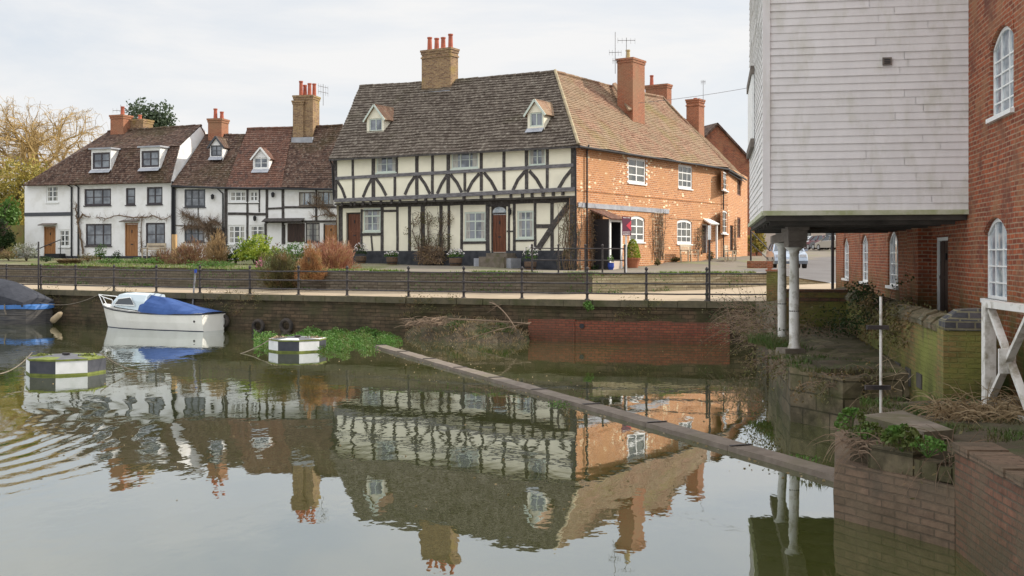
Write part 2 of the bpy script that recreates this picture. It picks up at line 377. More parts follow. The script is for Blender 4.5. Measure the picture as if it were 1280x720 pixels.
class Face:
    """vertical plane through two ground points; outward normal to the right of p0->p1"""
    def __init__(s, p0, p1):
        s.p0 = Vector((p0[0], p0[1], 0)); s.p1 = Vector((p1[0], p1[1], 0))
        s.u = (s.p1-s.p0).normalized(); s.len = (s.p1-s.p0).length
        s.n = Vector((s.u.y, -s.u.x, 0))
    def uz(s, px, py, off=0):
        k = (px-640)/F_; o = s.p0+s.n*off
        Y = o.dot(s.n)/(k*s.n.x+s.n.y)
        w = Vector((k*Y, Y, 0))
        return (w-o).dot(s.u), CH+(HY-py)/F_*Y
    def pt(s, u, z, off=0): 
        p = s.p0+s.u*u+s.n*off; return Vector((p.x, p.y, z))
    def at(s, px, py, off=0):
        u, z = s.uz(px, py, off); return s.pt(u, z, off)
    def box(s, mb, u0, u1, z0, z1, o0, o1, mi=0):
        a = [s.pt(u0, z0, o1), s.pt(u1, z0, o1), s.pt(u1, z0, o0), s.pt(u0, z0, o0)]
        b = [s.pt(u0, z1, o1), s.pt(u1, z1, o1), s.pt(u1, z1, o0), s.pt(u0, z1, o0)]
        mb.hexa(a+b, mi)
    def rect(s, x0, y0, x1, y1, off=0):
        """photo rectangle -> (u0,u1,z0,z1) on the plane"""
        ym = (y0+y1)/2; u0, _ = s.uz(x0, ym, off); u1, _ = s.uz(x1, ym, off)
        xm = (x0+x1)/2; _, z0 = s.uz(xm, max(y0, y1), off); _, z1 = s.uz(xm, min(y0, y1), off)
        return min(u0, u1), max(u0, u1), z0, z1

def arch_z(r, arch, u):
    u0, u1, z0, z1 = r
    t = (u-(u0+u1)/2)/((u1-u0)/2)
    return z1-arch+arch*math.sqrt(max(0, 1-t*t)) if arch > .25*(u1-u0) else z1-arch*t*t
def wall_mesh(mb, F, u0, u1, z0, z1, ops=(), off=0, depth=.14, ztop=None, mi=0):
    """wall plane with real openings; ops = [(rect, arch)]"""
    us = sorted({u0, u1, *[v for r, a in ops for v in r[:2] if u0 < v < u1]}); zs = sorted({z0, z1, *[v for r, a in ops for v in r[2:] if z0 < v < z1]})
    for i in range(len(us)-1):
        for j in range(len(zs)-1):
            cu, cz = (us[i]+us[i+1])/2, (zs[j]+zs[j+1])/2
            if any(r[0] < cu < r[1] and r[2] < cz < r[3] for r, a in ops): continue
            mb.face([F.pt(us[i], zs[j], off), F.pt(us[i+1], zs[j], off), F.pt(us[i+1], zs[j+1], off), F.pt(us[i], zs[j+1], off)], mi)
    for r, a in ops:
        A, B, C, D = r; zt = D-a
        mb.face([F.pt(A, C, off), F.pt(A, zt, off), F.pt(A, zt, off-depth), F.pt(A, C, off-depth)], mi)
        mb.face([F.pt(B, C, off-depth), F.pt(B, zt, off-depth), F.pt(B, zt, off), F.pt(B, C, off)], mi)
        mb.face([F.pt(A, C, off-depth), F.pt(B, C, off-depth), F.pt(B, C, off), F.pt(A, C, off)], mi)
        if a == 0:
            mb.face([F.pt(A, D, off), F.pt(B, D, off), F.pt(B, D, off-depth), F.pt(A, D, off-depth)], mi)
        else:
            k = 8
            for q in range(k):
                a0 = A+(B-A)*q/k; a1 = A+(B-A)*(q+1)/k; y0 = arch_z(r, a, a0); y1 = arch_z(r, a, a1)
                mb.face([F.pt(a0, y0, off), F.pt(a1, y1, off), F.pt(a1, D, off), F.pt(a0, D, off)], mi)
                mb.face([F.pt(a0, y0, off-depth), F.pt(a1, y1, off-depth), F.pt(a1, y1, off), F.pt(a0, y0, off)], mi)

def window(F, r, parent, cols, rows, fm, gm, arch=0, off=0, rec=.07, fw=.06, bw=.025, mull=None, sill=None, transom=None, name='window', label=None, curtain=False):
    """frame with bars (the part), pane and sill (its sub-parts)"""
    u0, u1, z0, z1 = r; e = .004; u0 += e; u1 -= e; z0 += e
    mb = MB(); o1 = off-rec; o0 = o1-.06
    zt = z1-arch
    F.box(mb, u0, u0+fw, z0, zt, o0, o1); F.box(mb, u1-fw, u1, z0, zt, o0, o1); F.box(mb, u0+fw, u1-fw, z0, z0+fw*1.1, o0, o1)
    if arch == 0: F.box(mb, u0+fw, u1-fw, z1-fw-e, z1-e, o0, o1)
    else:
        k = 10; rr = (u0, u1, z0, z1-e)
        for q in range(k):
            a0 = u0+(u1-u0)*q/k; a1 = u0+(u1-u0)*(q+1)/k
            t0 = arch_z(rr, arch, a0); t1 = arch_z(rr, arch, a1)
            A = [F.pt(a0, t0-fw*1.2, o1), F.pt(a1, t1-fw*1.2, o1), F.pt(a1, t1-fw*1.2, o0), F.pt(a0, t0-fw*1.2, o0), F.pt(a0, t0, o1), F.pt(a1, t1, o1), F.pt(a1, t1, o0), F.pt(a0, t0, o0)]
            mb.hexa(A)
    mulls = mull or []
    for c in range(1, cols):
        u = u0+(u1-u0)*c/cols; w = fw*.45 if c in mulls else bw/2
        F.box(mb, u-w, u+w, z0+fw, (arch_z((u0,u1,z0,z1), arch, u) if arch else z1)-fw, o0+.012, o1-.008)
    for c in range(1, rows):
        z = z0+(zt-z0)*c/rows; w = bw/2
        if transom == c: w = fw*.45
        F.box(mb, u0+fw, u1-fw, z-w, z+w, o0+.015, o1-.011)
    fo = mb.build(name, M[fm], parent)
    if label: fo['label'] = label
    pb = MB(); oo = o0+.03
    if arch == 0: pb.face([F.pt(u0+.01, z0+.01, oo), F.pt(u1-.01, z0+.01, oo), F.pt(u1-.01, z1-.01, oo), F.pt(u0+.01, z1-.01, oo)])
    else:
        k = 10
        for q in range(k):
            a0 = u0+(u1-u0)*q/k; a1 = u0+(u1-u0)*(q+1)/k
            pb.face([F.pt(a0, z0+.01, oo), F.pt(a1, z0+.01, oo), F.pt(a1, arch_z((u0,u1,z0,z1), arch, a1)-.01, oo), F.pt(a0, arch_z((u0,u1,z0,z1), arch, a0)-.01, oo)])
    pb.build('pane', M[gm], fo)
    if curtain:
        cw = (u1-u0)*.2
        for a, b in ((u0+.05, u0+.05+cw), (u1-.05-cw, u1-.05)):
            cb = MB(); n = 8; top = z1-.06-arch
            for q in range(n):
                x0 = a+(b-a)*q/n; x1 = a+(b-a)*(q+1)/n; f0 = .004+.012*(q%2); f1 = .004+.012*((q+1)%2)
                cb.face([F.pt(x0,z0+.05,oo+f0), F.pt(x1,z0+.05,oo+f1), F.pt(x1,top,oo+f1), F.pt(x0,top,oo+f0)])
            cb.build('curtain', M['curtain'], fo)
    if sill:
        sb = MB(); F.box(sb, u0-.05, u1+.05, z0-.07, z0-.004, off-.1, off+.06); sb.build('sill', M[sill], fo)
    return fo
def door(F, r, parent, mat, off=0, rec=.06, frame='timber', label=None, planks=4, letter=True, glazed=False):
    u0, u1, z0, z1 = r; o1 = off-rec; fw = .07; e = .004
    fb = MB(); F.box(fb, u0+e, u0+fw, z0, z1-e, o1-.06, o1+.02); F.box(fb, u1-fw, u1-e, z0, z1-e, o1-.06, o1+.02); F.box(fb, u0+fw, u1-fw, z1-fw, z1-e, o1-.06, o1+.02)
    mb = MB(); a, b = u0+fw+.005, u1-fw-.005; w = (b-a)/planks
    for k in range(planks): F.box(mb, a+w*k, a+w*(k+1)-.012, z0+.02, z1-fw-.01, o1-.05, o1-.02-.004*(k % 2))
    F.box(mb, a, b-.01, z0+(z1-z0)*.48, z0+(z1-z0)*.52, o1-.03, o1-.008)
    d = mb.build('door', M[mat], parent)
    if label: d['label'] = label
    fb.build('door_frame', M[frame], d)
    hb = MB(); F.box(hb, (a+b)/2-.09, (a+b)/2+.09, z0+(z1-z0)*.38, z0+(z1-z0)*.41, o1-.016, o1-.002)
    if letter: hb.build('letterbox', M['black_paint'], d)
    kb = MB(); F.box(kb, (a+b)/2-.03, (a+b)/2+.03, z0+(z1-z0)*.72, z0+(z1-z0)*.80, o1-.016, o1+.01); kb.build('knocker', M['black_paint'], d)
    return d

def roof_patch(mb, e0, e1, r1, r0, row=.22, lift=.03, sag=.05, seed=0, col=.5, mi=0, jag=.006, row0=0):
    """stepped tile courses on the patch eave e0-e1, ridge r0-r1"""
    e0, e1, r0, r1 = map(Vector, (e0, e1, r0, r1))
    H = ((r0-e0).length+(r1-e1).length)/2; n = max(3, int(H/row)); W = max((e1-e0).length, (r1-r0).length); nc = max(2, int(W/col))
    nrm = (e1-e0).cross(r0-e0).normalized()
    if nrm.z < 0: nrm = -nrm
    ud = (e1-e0).normalized()
    rn = random.Random(seed)
    def pt(a, t):
        p = (e0*(1-a)+e1*a)*(1-t)+(r0*(1-a)+r1*a)*t
        s = noise.noise(Vector((p.x*.33+seed, p.y*.33, p.z*.33)))*sag + noise.noise(Vector((p.x*1.7, p.y*1.7+seed, p.z*1.7)))*sag*.25
        return p+nrm*s-Vector((0,0,1))*sag*.9*math.sin(PI*a)*(.4+.6*t)
    for j in range(n):
        t0, t1 = j/n, (j+1)/n
        jit = [rn.uniform(-jag, jag) for _ in range(nc+1)]
        for i in range(nc):
            a, b = i/nc, (i+1)/nc
            p0 = pt(a, t0); p1 = pt(b, t0); q0 = pt(a, t1); q1 = pt(b, t1)
            l0 = nrm*(lift+jit[i]); l1 = nrm*(lift+jit[i+1])
            ua = [(x-e0).dot(ud) for x in (p0, p1, q1, q0)]
            mb.face([p0+l0, p1+l1, q1+nrm*.004, q0+nrm*.004], mi, [(ua[0], j+row0+.02), (ua[1], j+row0+.02), (ua[2], j+row0+.98), (ua[3], j+row0+.98)])
            mb.face([p0-nrm*.01, p1-nrm*.01, p1+l1, p0+l0], mi, [(ua[0], j+row0+.02), (ua[1], j+row0+.02), (ua[1], j+row0+.05), (ua[0], j+row0+.05)])

def slab(mb, pts, th, mi=0):
    """thick sheet under a polygon"""
    pts = [Vector(p) for p in pts]; n = (pts[1]-pts[0]).cross(pts[2]-pts[0]).normalized()
    if n.z < 0: n = -n; pts.reverse()
    lo = [p-n*th for p in pts]; mb.face(pts, mi); mb.face(list(reversed(lo)), mi)
    for i in range(len(pts)): 
        k = (i+1) % len(pts); mb.face([lo[i], lo[k], pts[k], pts[i]], mi)

def chimney(parent, c, w, d, z0, z1, rz, mat, pots, name='chimney', cap_mat=None, potmat='chimney_pot', band=True, ph=.75, pr=.13):
    mb = MB(); mb.box((c[0], c[1], (z0+z1)/2), (w, d, z1-z0), rz)
    ch = mb.build(name, M[mat], parent)
    cb = MB(); cb.box((c[0], c[1], z1-.03), (w+.14, d+.14, .12), rz)
    if band: cb.box((c[0], c[1], z1-.42), (w+.09, d+.09, .09), rz)
    cb.box((c[0], c[1], z1-.16), (w+.07, d+.07, .14), rz)
    cb.build('corbel', M[cap_mat or mat], ch)
    co, si = math.cos(rz), math.sin(rz)
    for q in pots:
        a, b = q[0], q[1]; h = q[2] if len(q) > 2 else ph; pm = q[3] if len(q) > 3 else potmat
        x = c[0]+a*co-b*si; y = c[1]+a*si+b*co
        pb = MB(); pb.lathe((x, y, z1+.03), [(pr*1.15,0),(pr*1.1,.08),(pr,.12),(pr*.86,h-.1),(pr*1.05,h-.08),(pr*1.05,h),(pr*.7,h),(pr*.65,h-.12)], 10)
        pb.build('chimney_pot', M[pm], ch, smooth=False)
    return ch
def flashing(parent, F, r, off0, off1):
    pass

# ------------------------------------------------------------------ foliage helpers
def rand_dir(rn):
    z = rn.uniform(-1, 1); t = rn.uniform(0, 2*PI); r = math.sqrt(1-z*z); return Vector((r*math.cos(t), r*math.sin(t), z))
def leaf(mb, p, size, rn, d=None, asp=.5, mi=0):
    d = d or rand_dir(rn); a = d*size; b = d.cross(rand_dir(rn))
    if b.length < 1e-3: b = d.orthogonal()
    b = b.normalized()*size*asp
    mb.face([p-a*.5, p+b*.5, p+a*.5, p-b*.5], mi)
def clump(mb, c, rad, n, size, rn, asp=.6, mi=0, lump=.35, hollow=.45, flat_base=True, dirf=None, nm=1):
    c = Vector(c); off = Vector((rn.random()*50, rn.random()*50, 0))
    for _ in range(n):
        d = rand_dir(rn)
        if flat_base and d.z < -.3: d.z = -.3*rn.random()
        k = 1+lump*2*noise.noise(d*2.1+off)
        r = (hollow+(1-hollow)*rn.random()**.6)*k
        p = c+Vector((d.x*rad[0]*r, d.y*rad[1]*r, d.z*rad[2]*r))
        leaf(mb, p, size*rn.uniform(.6, 1.3), rn, None, asp, mi+rn.randrange(nm))
def blades(mb, c, rad, n, h, w, rn, lean=.6, mi=0, droop=.3, segs=2, nm=1):
    """arching blades from the ground"""
    c = Vector(c)
    for _ in range(n):
        t = rn.uniform(0, 2*PI); r = math.sqrt(rn.random())
        p = c+Vector((math.cos(t)*rad[0]*r, math.sin(t)*rad[1]*r, 0))
        hh = h*rn.uniform(.5, 1.15); t2 = t+rn.uniform(-.9, .9); out = Vector((math.cos(t2), math.sin(t2), 0))*lean*hh*rn.uniform(.1, 1)
        side = Vector((-math.sin(t2+rn.uniform(-1,1)), math.cos(t2), 0))*w
        m_ = mi+rn.randrange(nm); pr = p
        for k in range(1, segs+1):
            f = k/segs; q = p+out*f**1.5+Vector((0,0,hh*(f-droop*f*f)))
            s0 = side*(1-(k-1)/segs); s1 = side*(1-f)
            if k < segs: mb.face([pr-s0, pr+s0, q+s1, q-s1], m_)
            else: mb.face([pr-s0, pr+s0, q], m_)
            pr = q
def twigs(mb, start, d, length, r, depth, rn, spread=.6, up=.1, droop=0, n=3, mi=0, sides=4, kid=.68, wob=.12):
    p = Vector(start); d = Vector(d).normalized(); pts = [p]; k = 4
    for i in range(k):
        d = (d+rand_dir(rn)*wob+Vector((0,0,up-droop))).normalized(); p = p+d*length/k; pts.append(p)
    mb.tube(pts, [r*(1-.4*i/k) for i in range(k+1)], sides if depth > 1 else 3, mi, cap=False)
    if depth <= 0: return
    for i in range(n):
        q = pts[rn.randrange(2, k+1)]
        nd = (d+rand_dir(rn)*spread).normalized()
        twigs(mb, q, nd, length*kid*rn.uniform(.75, 1.2), r*.58, depth-1, rn, spread, up, droop*1.5, n, mi, sides, kid, wob)

# ------------------------------------------------------------------ camera, sky, sun
cam = bpy.data.cameras.new('camera'); co = bpy.data.objects.new('camera', cam); COL.objects.link(co)
co.location = (0, 0, CH); co.rotation_euler = (PI/2, 0, 0)
cam.sensor_width = 36; cam.lens = F_/1280*36; cam.shift_y = -(360-HY)/1280; cam.clip_end = 5000; cam.clip_start = .1
scene.camera = co
SUN_AZ = Vector((1, .34, 0)).normalized(); SUN_EL = math.radians(31)
sd = Vector((SUN_AZ.x*math.cos(SUN_EL), SUN_AZ.y*math.cos(SUN_EL), math.sin(SUN_EL)))
sl = bpy.data.lights.new('sun', 'SUN'); so = bpy.data.objects.new('sun', sl); COL.objects.link(so)
sl.energy = 3.6; sl.angle = math.radians(.6); sl.color = (1, .91, .78)
so.rotation_euler = sd.to_track_quat('Z', 'Y').to_euler(); so.location = (60, 20, 60)
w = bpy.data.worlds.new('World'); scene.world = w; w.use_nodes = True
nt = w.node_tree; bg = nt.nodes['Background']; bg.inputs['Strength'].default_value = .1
sky = N(nt, 'ShaderNodeTexSky', sky_type='NISHITA'); sky.sun_disc = False; sky.sun_elevation = SUN_EL
sky.sun_rotation = math.atan2(SUN_AZ.x, SUN_AZ.y); sky.air_density = 1.0; sky.dust_density = 1.0
tc = N(nt, 'ShaderNodeTexCoord'); mp = N(nt, 'ShaderNodeMapping'); mp.inputs['Scale'].default_value = (1.2, 1.2, 5)
L(nt, tc.outputs['Generated'], mp.inputs['Vector'])
cf = noise_fac(nt, 1.9, .38, .62, detail=7, vec=mp.outputs['Vector'], dist=.4)
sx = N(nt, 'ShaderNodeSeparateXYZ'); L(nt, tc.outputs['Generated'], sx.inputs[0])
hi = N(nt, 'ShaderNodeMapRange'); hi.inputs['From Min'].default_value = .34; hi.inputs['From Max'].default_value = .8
hi.inputs['To Min'].default_value = 1.0; hi.inputs['To Max'].default_value = 2.5  # overhead sky brightened as added fill for the shaded house fronts
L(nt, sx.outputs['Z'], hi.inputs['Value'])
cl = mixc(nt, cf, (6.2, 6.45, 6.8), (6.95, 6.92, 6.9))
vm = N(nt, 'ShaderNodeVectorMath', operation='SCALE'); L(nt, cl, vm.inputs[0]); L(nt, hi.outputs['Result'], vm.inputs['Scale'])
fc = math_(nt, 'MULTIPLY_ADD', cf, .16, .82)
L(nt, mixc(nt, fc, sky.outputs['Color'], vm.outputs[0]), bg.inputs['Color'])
scene.view_settings.view_transform = 'Standard'; scene.view_settings.look = 'None'
scene.view_settings.exposure = .42; scene.view_settings.gamma = 1
scene.render.engine = 'CYCLES'
scene.cycles.max_bounces = 6; scene.cycles.diffuse_bounces = 3; scene.cycles.glossy_bounces = 3

# ------------------------------------------------------------------ terrain
Q = [(-62,68),(-32,55),(-21,49.5),(-16.7,46.8),(-14.6,45.5),(-10.5,43.4),(-6.1,41.5),(-3.8,40.3),(2.7,37.7),(6.4,36.8),(8.2,36.5),(9.7,36.3)]
RW = [(-62,75,1.55,2.6),(-34,61,1.54,2.45),(-22,54.5,1.52,2.38),(-18.5,51.8,1.52,2.35),(-12,46.9,1.52,2.3),(-4,42.5,1.52,2.26),(2.9,40.4,1.52,2.21),(7.5,42.4,1.6,2.2),(9.8,43.3,1.72,2.2),(12.5,44,1.8,1.8),(30,46,1.85,1.85),(80,50,2,2)]
def interp(tab, x, c):
    if x <= tab[0][0]: return tab[0][c]
    for a, b in zip(tab, tab[1:]):
        if x <= b[0]: return a[c]+(b[c]-a[c])*(x-a[0])/(b[0]-a[0])
    return tab[-1][c]
CP = [(-60,90,2.8),(-34,75,2.75),(-27,72,2.7),(-21,69.8,2.68),(-15,68.5,2.62),(-10.5,67,2.6),(-10,63,2.45),(-3,58.9,2.35),(3.1,54.9,2.15),(6.5,60,2.32),(10,65.3,2.55),(13.6,70.8,2.8),(16.7,80,2.85),(-15,57,2.45),(0,50,2.22),(8,50,2.2),(10,55,2.25),(12.5,44,1.8),(14,50,1.97),(16,63,2.15),(20,63,2.2),(25,90,2.8),(33,123,3.5),(60,150,4),(60,60,2.3),(30,45,1.85),(0,140,3.5),(-50,140,3.5),(0,300,3.5),(-200,300,3.5),(200,300,4)]
def gz(x, y):
    ws = s = 0
    for a, b, c in CP:
        w_ = 1/(((x-a)**2+(y-b)**2)**1.5+.5); ws += w_; s += w_*c
    z = s/ws; yr = interp(RW, x, 1); t = max(0, min(1, (y-yr)/5)); t = t*t*(3-2*t)
    return interp(RW, x, 3)*(1-t)+z*t
def q_y(x): return interp(Q, x, 1)
xs = [-900,-400,-200,-110,-80]+[-62+2*i for i in range(15)]+[-32+1.0*i for i in range(65)]+[34,38,44,52,62,80,120,200,400,900]
grids = {'garden_ground': MB(), 'street': MB(), 'road': MB()}
for i in range(len(xs)-1):
    a, b = xs[i], xs[i+1]
    ts = [0,.4,1,1.8,2.8,4]+[5.5+1.5*k for k in range(22)]+[42,48,56,66,80,100,130,200,400,900,2000]
    for j in range(len(ts)-1):
        pts = []
        for x, t in ((a,ts[j]),(b,ts[j]),(b,ts[j+1]),(a,ts[j+1])):
            y = interp(RW, x, 1)+t
            pts.append((x, y, gz(x, y)))
        cx = (a+b)/2; cy = interp(RW, cx, 1)+ts[j]
        k = 'road' if cx > 10.2 and (cx < 60 and ts[j] < 110) and cy < 160 and cx > 10.2 + max(0, (cy-50))*.42 else ('garden_ground' if cx < -5.5 or ts[j] > 100 else 'street')
        grids[k].face(pts)
for k, mt in (('garden_ground','land'),('street','street'),('road','road')):
    tag(grids[k].build(k, M[mt], smooth=True), kind='structure')
mb = MB()
pxs = [-62+2*i for i in range(31)]+[.0+.8*i for i in range(13)]
for a, b in zip(pxs, pxs[1:]):
    for t0, t1 in ((0,.5),(.5,1)):
        pts = []
        for x, t in ((a,t0),(b,t0),(b,t1),(a,t1)):
            y0, y1 = q_y(x), interp(RW, x, 1)
            pts.append((x, y0+(y1-y0)*t, 1.384+(interp(RW, x, 2)-1.384)*t))
        mb.face(pts)
tag(mb.build('quay_path', M['path'], smooth=True), kind='structure')
# yard at the end of the quay, and the strip beside the mill
mb = MB()
mb.face([(9.6,36.31,1.39),(11.3,36.6,1.6),(14,40,1.75),(12.5,44,1.8),(9.6,43.24,1.71)])
mb.face([(12.5,44,1.8),(14,40,1.75),(30,40,1.8),(30,46,1.85)])
tag(mb.build('yard', M['path']), kind='structure')
mb = MB()
mb.face([(30,40,1.78),(14,40,1.73),(11.3,36.6,1.58),(9.3,27.2,1.75),(7.2,15.4,1.75),(5,3,1.6),(5,-30,1.6),(90,-30,1.8),(90,50,1.9),(30,46,1.83)])
tag(mb.build('mill_ground', M['earth']), kind='structure')

# water
m, nt, b = new_mat('river_water')
b.inputs['Base Color'].default_value = (.07,.07,.03,1); b.inputs['Roughness'].default_value = .9; b.inputs['Specular IOR Level'].default_value = 0
col = mixc(nt, noise_fac(nt, .25, .4, .6), (.055,.062,.015), (.072,.076,.024)); L(nt, col, b.inputs['Base Color'])
gl = N(nt, 'ShaderNodeBsdfGlossy', Roughness=.015); gl.inputs['Color'].default_value = (.91,.94,.97,1)
g = N(nt, 'ShaderNodeNewGeometry')
mp = N(nt, 'ShaderNodeMapping'); mp.inputs['Scale'].default_value = (1, .55, 1); L(nt, g.outputs['Position'], mp.inputs['Vector'])
n1 = N(nt, 'ShaderNodeTexNoise', Scale=2.6, Detail=3, Roughness=.5); L(nt, mp.outputs[0], n1.inputs['Vector'])
n2 = N(nt, 'ShaderNodeTexNoise', Scale=.45, Detail=1); L(nt, g.outputs['Position'], n2.inputs['Vector'])
# rougher on the open river at left, calmer by the mill
sp = N(nt, 'ShaderNodeSeparateXYZ'); L(nt, g.outputs['Position'], sp.inputs[0])
mr = N(nt, 'ShaderNodeMapRange'); mr.inputs['From Min'].default_value = 6; mr.inputs['From Max'].default_value = -9; mr.inputs['To Min'].default_value = .35; mr.inputs['To Max'].default_value = 1.25
L(nt, sp.outputs['X'], mr.inputs['Value'])
pm = N(nt, 'ShaderNodeMapRange'); pm.inputs['From Min'].default_value = .4; pm.inputs['From Max'].default_value = .62; pm.inputs['To Min'].default_value = .35; pm.inputs['To Max'].default_value = 1.3
n3 = N(nt, 'ShaderNodeTexNoise', Scale=.22, Detail=2); L(nt, g.outputs['Position'], n3.inputs['Vector']); L(nt, n3.outputs['Fac'], pm.inputs['Value'])
h = math_(nt, 'MULTIPLY', n1.outputs['Fac'], math_(nt, 'MULTIPLY', mr.outputs[0], pm.outputs[0]))
h = math_(nt, 'ADD', h, math_(nt, 'MULTIPLY', n2.outputs['Fac'], 1.2))
# ring waves spreading from the left
v = N(nt, 'ShaderNodeVectorMath', operation='SUBTRACT'); L(nt, g.outputs['Position'], v.inputs[0]); v.inputs[1].default_value = (-15.5, 17.5, 0)
ln = N(nt, 'ShaderNodeVectorMath', operation='LENGTH'); L(nt, v.outputs[0], ln.inputs[0])
nd = N(nt, 'ShaderNodeTexNoise', Scale=.6, Detail=2); L(nt, g.outputs['Position'], nd.inputs['Vector'])
ph = math_(nt, 'ADD', math_(nt, 'MULTIPLY', ln.outputs['Value'], 15.0), math_(nt, 'MULTIPLY', nd.outputs['Fac'], 9.0))
wv = math_(nt, 'SINE', ph)
v2 = N(nt, 'ShaderNodeVectorMath', operation='SUBTRACT'); L(nt, g.outputs['Position'], v2.inputs[0]); v2.inputs[1].default_value = (-8.2, 16.5, 0)
v3 = N(nt, 'ShaderNodeVectorMath', operation='MULTIPLY'); L(nt, v2.outputs[0], v3.inputs[0]); v3.inputs[1].default_value = (1, .45, 0)
l2 = N(nt, 'ShaderNodeVectorMath', operation='LENGTH'); L(nt, v3.outputs[0], l2.inputs[0])
mk = N(nt, 'ShaderNodeMapRange', interpolation_type='SMOOTHSTEP'); mk.inputs['From Min'].default_value = 3.4; mk.inputs['From Max'].default_value = .6; L(nt, l2.outputs['Value'], mk.inputs['Value'])
h = math_(nt, 'ADD', h, math_(nt, 'MULTIPLY', math_(nt, 'MULTIPLY', wv, mk.outputs[0]), .85))
bp = N(nt, 'ShaderNodeBump', Strength=1.0, Distance=.0045); L(nt, h, bp.inputs['Height'])
L(nt, bp.outputs[0], gl.inputs['Normal'])
fr = N(nt, 'ShaderNodeFresnel', IOR=1.45); L(nt, bp.outputs[0], fr.inputs['Normal'])
fm = math_(nt, 'MINIMUM', math_(nt, 'MULTIPLY_ADD', fr.outputs[0], .95, .235), .93)
ms = N(nt, 'ShaderNodeMixShader'); L(nt, fm, ms.inputs[0]); L(nt, b.outputs[0], ms.inputs[1]); L(nt, gl.outputs[0], ms.inputs[2])
L(nt, ms.outputs[0], nt.nodes['Material Output'].inputs['Surface'])
M['water'] = m
mb = MB(); mb.face([(-200,-60,0),(16,-60,0),(16,70,0),(-200,90,0)])
tag(mb.build('river_water', M['water']), kind='structure')

# ------------------------------------------------------------------ quay wall
def off_poly(pl, d):
    out = []
    for i, p in enumerate(pl):
        a = Vector(pl[max(i-1,0)][:2]); b_ = Vector(pl[min(i+1,len(pl)-1)][:2]); t = (b_-a).normalized()
        out.append((p[0]-t.y*d, p[1]+t.x*d))
    return out
t = thing('quay_wall', (0,38.8,0), 'long dark mossy stone quay wall along the water below the tan path', 'quay wall')
def ribbon(mb, pl, d0, d1, z0, z1, mi=0):
    A = off_poly(pl, d0); B = off_poly(pl, d1)
    for i in range(len(pl)-1):
        mb.hexa([(*A[i],z0),(*A[i+1],z0),(*B[i+1],z0),(*B[i],z0),(*A[i],z1),(*A[i+1],z1),(*B[i+1],z1),(*B[i],z1)], mi, skip=(3,5) if 0<i<len(pl)-2 else ())
def fine(pl, step=.7):
    out = []
    for a, b_ in zip(pl, pl[1:]):
        n = max(1, int(math.dist(a[:2], b_[:2])/step))
        for k in range(n): out.append(tuple(a[c]+(b_[c]-a[c])*k/n for c in range(len(a))))
    return out+[tuple(pl[-1])]
mb = MB(); QF = fine(Q)
rn = random.Random(3)
# uneven masonry face, leaning a little into the bank
rows_ = [-.6,-.1,.12,.3,.48,.66,.84,1.0,1.14,1.25]
A = off_poly(QF, 0); cumq = [0]
for i in range(len(QF)-1): cumq.append(cumq[-1]+math.dist(A[i], A[i+1]))
for i in range(len(QF)-1):
    for z0, z1 in zip(rows_, rows_[1:]):
        pts = []
        for k, z in ((i,z0),(i+1,z0),(i+1,z1),(i,z1)):
            nn = noise.noise(Vector((A[k][0]*.9, A[k][1]*.9, z*2.2)))*.09+noise.noise(Vector((A[k][0]*3, A[k][1]*3, z*6)))*.035
            pts.append((A[k][0], A[k][1]-.02+nn+.06*z, z))
        c0_, c1_ = cumq[i], cumq[i+1]; mb.face(pts, 0, [(c0_,z0),(c1_,z0),(c1_,z1),(c0_,z1)])
ribbon(mb, Q, .15, .6, -.6, 1.2)
mb.build('wall', M['quay_stone'], t)
mb = MB(); cp = fine(Q, .9)
A = off_poly(cp, 0)
for i in range(len(cp)-1):
    j0 = rn.uniform(-.03,.03); 
    a, b_ = Vector((*cp[i],0)), Vector((*cp[i+1],0)); u_ = (b_-a).normalized(); n_ = Vector((-u_.y,u_.x,0))
    p = a+u_*.008; q = b_-u_*.008; f0 = -n_*(.05+j0)
    mb.hexa([p+f0+Vector((0,0,1.17)), q+f0+Vector((0,0,1.17)), q+n_*.42+Vector((0,0,1.17)), p+n_*.42+Vector((0,0,1.17)), p+f0+Vector((0,0,1.39+j0*.3)), q+f0+Vector((0,0,1.39+j0*.3)), q+n_*.42+Vector((0,0,1.39)), p+n_*.42+Vector((0,0,1.39))])
mb.build('coping', mottled('mossy_coping', (.13,.11,.07), (.085,.075,.05), 4, .95, c3=(.06,.065,.025), s3=1.5, bmp=.5), t)
def seg_on(pl, px):
    k = (px-640)/F_
    for a, b_ in zip(pl, pl[1:]):
        ka, kb = a[0]/a[1], b_[0]/b_[1]
        if ka <= k <= kb:
            f = (a[0]-k*a[1])/((a[0]-k*a[1])-(b_[0]-k*b_[1]))
            return Vector((a[0]+(b_[0]-a[0])*f, a[1]+(b_[1]-a[1])*f, 0)), Vector((b_[0]-a[0], b_[1]-a[1], 0)).normalized()
    return Vector((*pl[-1][:2],0)), Vector((1,0,0))
# red brick footing under the right half
mb = MB(); prev = None
for px in (662,690,720,760,800,840,880,912):
    p, u_ = seg_on(Q, px)
    if prev is not None:
        n_ = Vector((-u_.y,u_.x,0)); 
        def V(pp, d, z): return Vector((pp.x, pp.y, z))-n_*d
        zt = .70+rn.uniform(-.02,.02)
        mb.hexa([V(prev,.14,-.5), V(p,.14,-.5), V(p,-.1,-.5), V(prev,-.1,-.5), V(prev,.14,zt), V(p,.14,zt), V(p,-.1,zt), V(prev,-.1,zt)])
    prev = p
ft = mb.build('brick_footing', M['brick_quay'], t)
for px, z in ((729,.52),):
    p, u_ = seg_on(Q, px); n_ = Vector((-u_.y,u_.x,0)); c = p-n_*.145+Vector((0,0,z))
    mb = MB(); mb.tube([c, c-n_*.03], .085, 14)
    mb.build('drain_hole', M['black_paint'], ft)  # solid black disc, the dark inside of the hole put into its colour

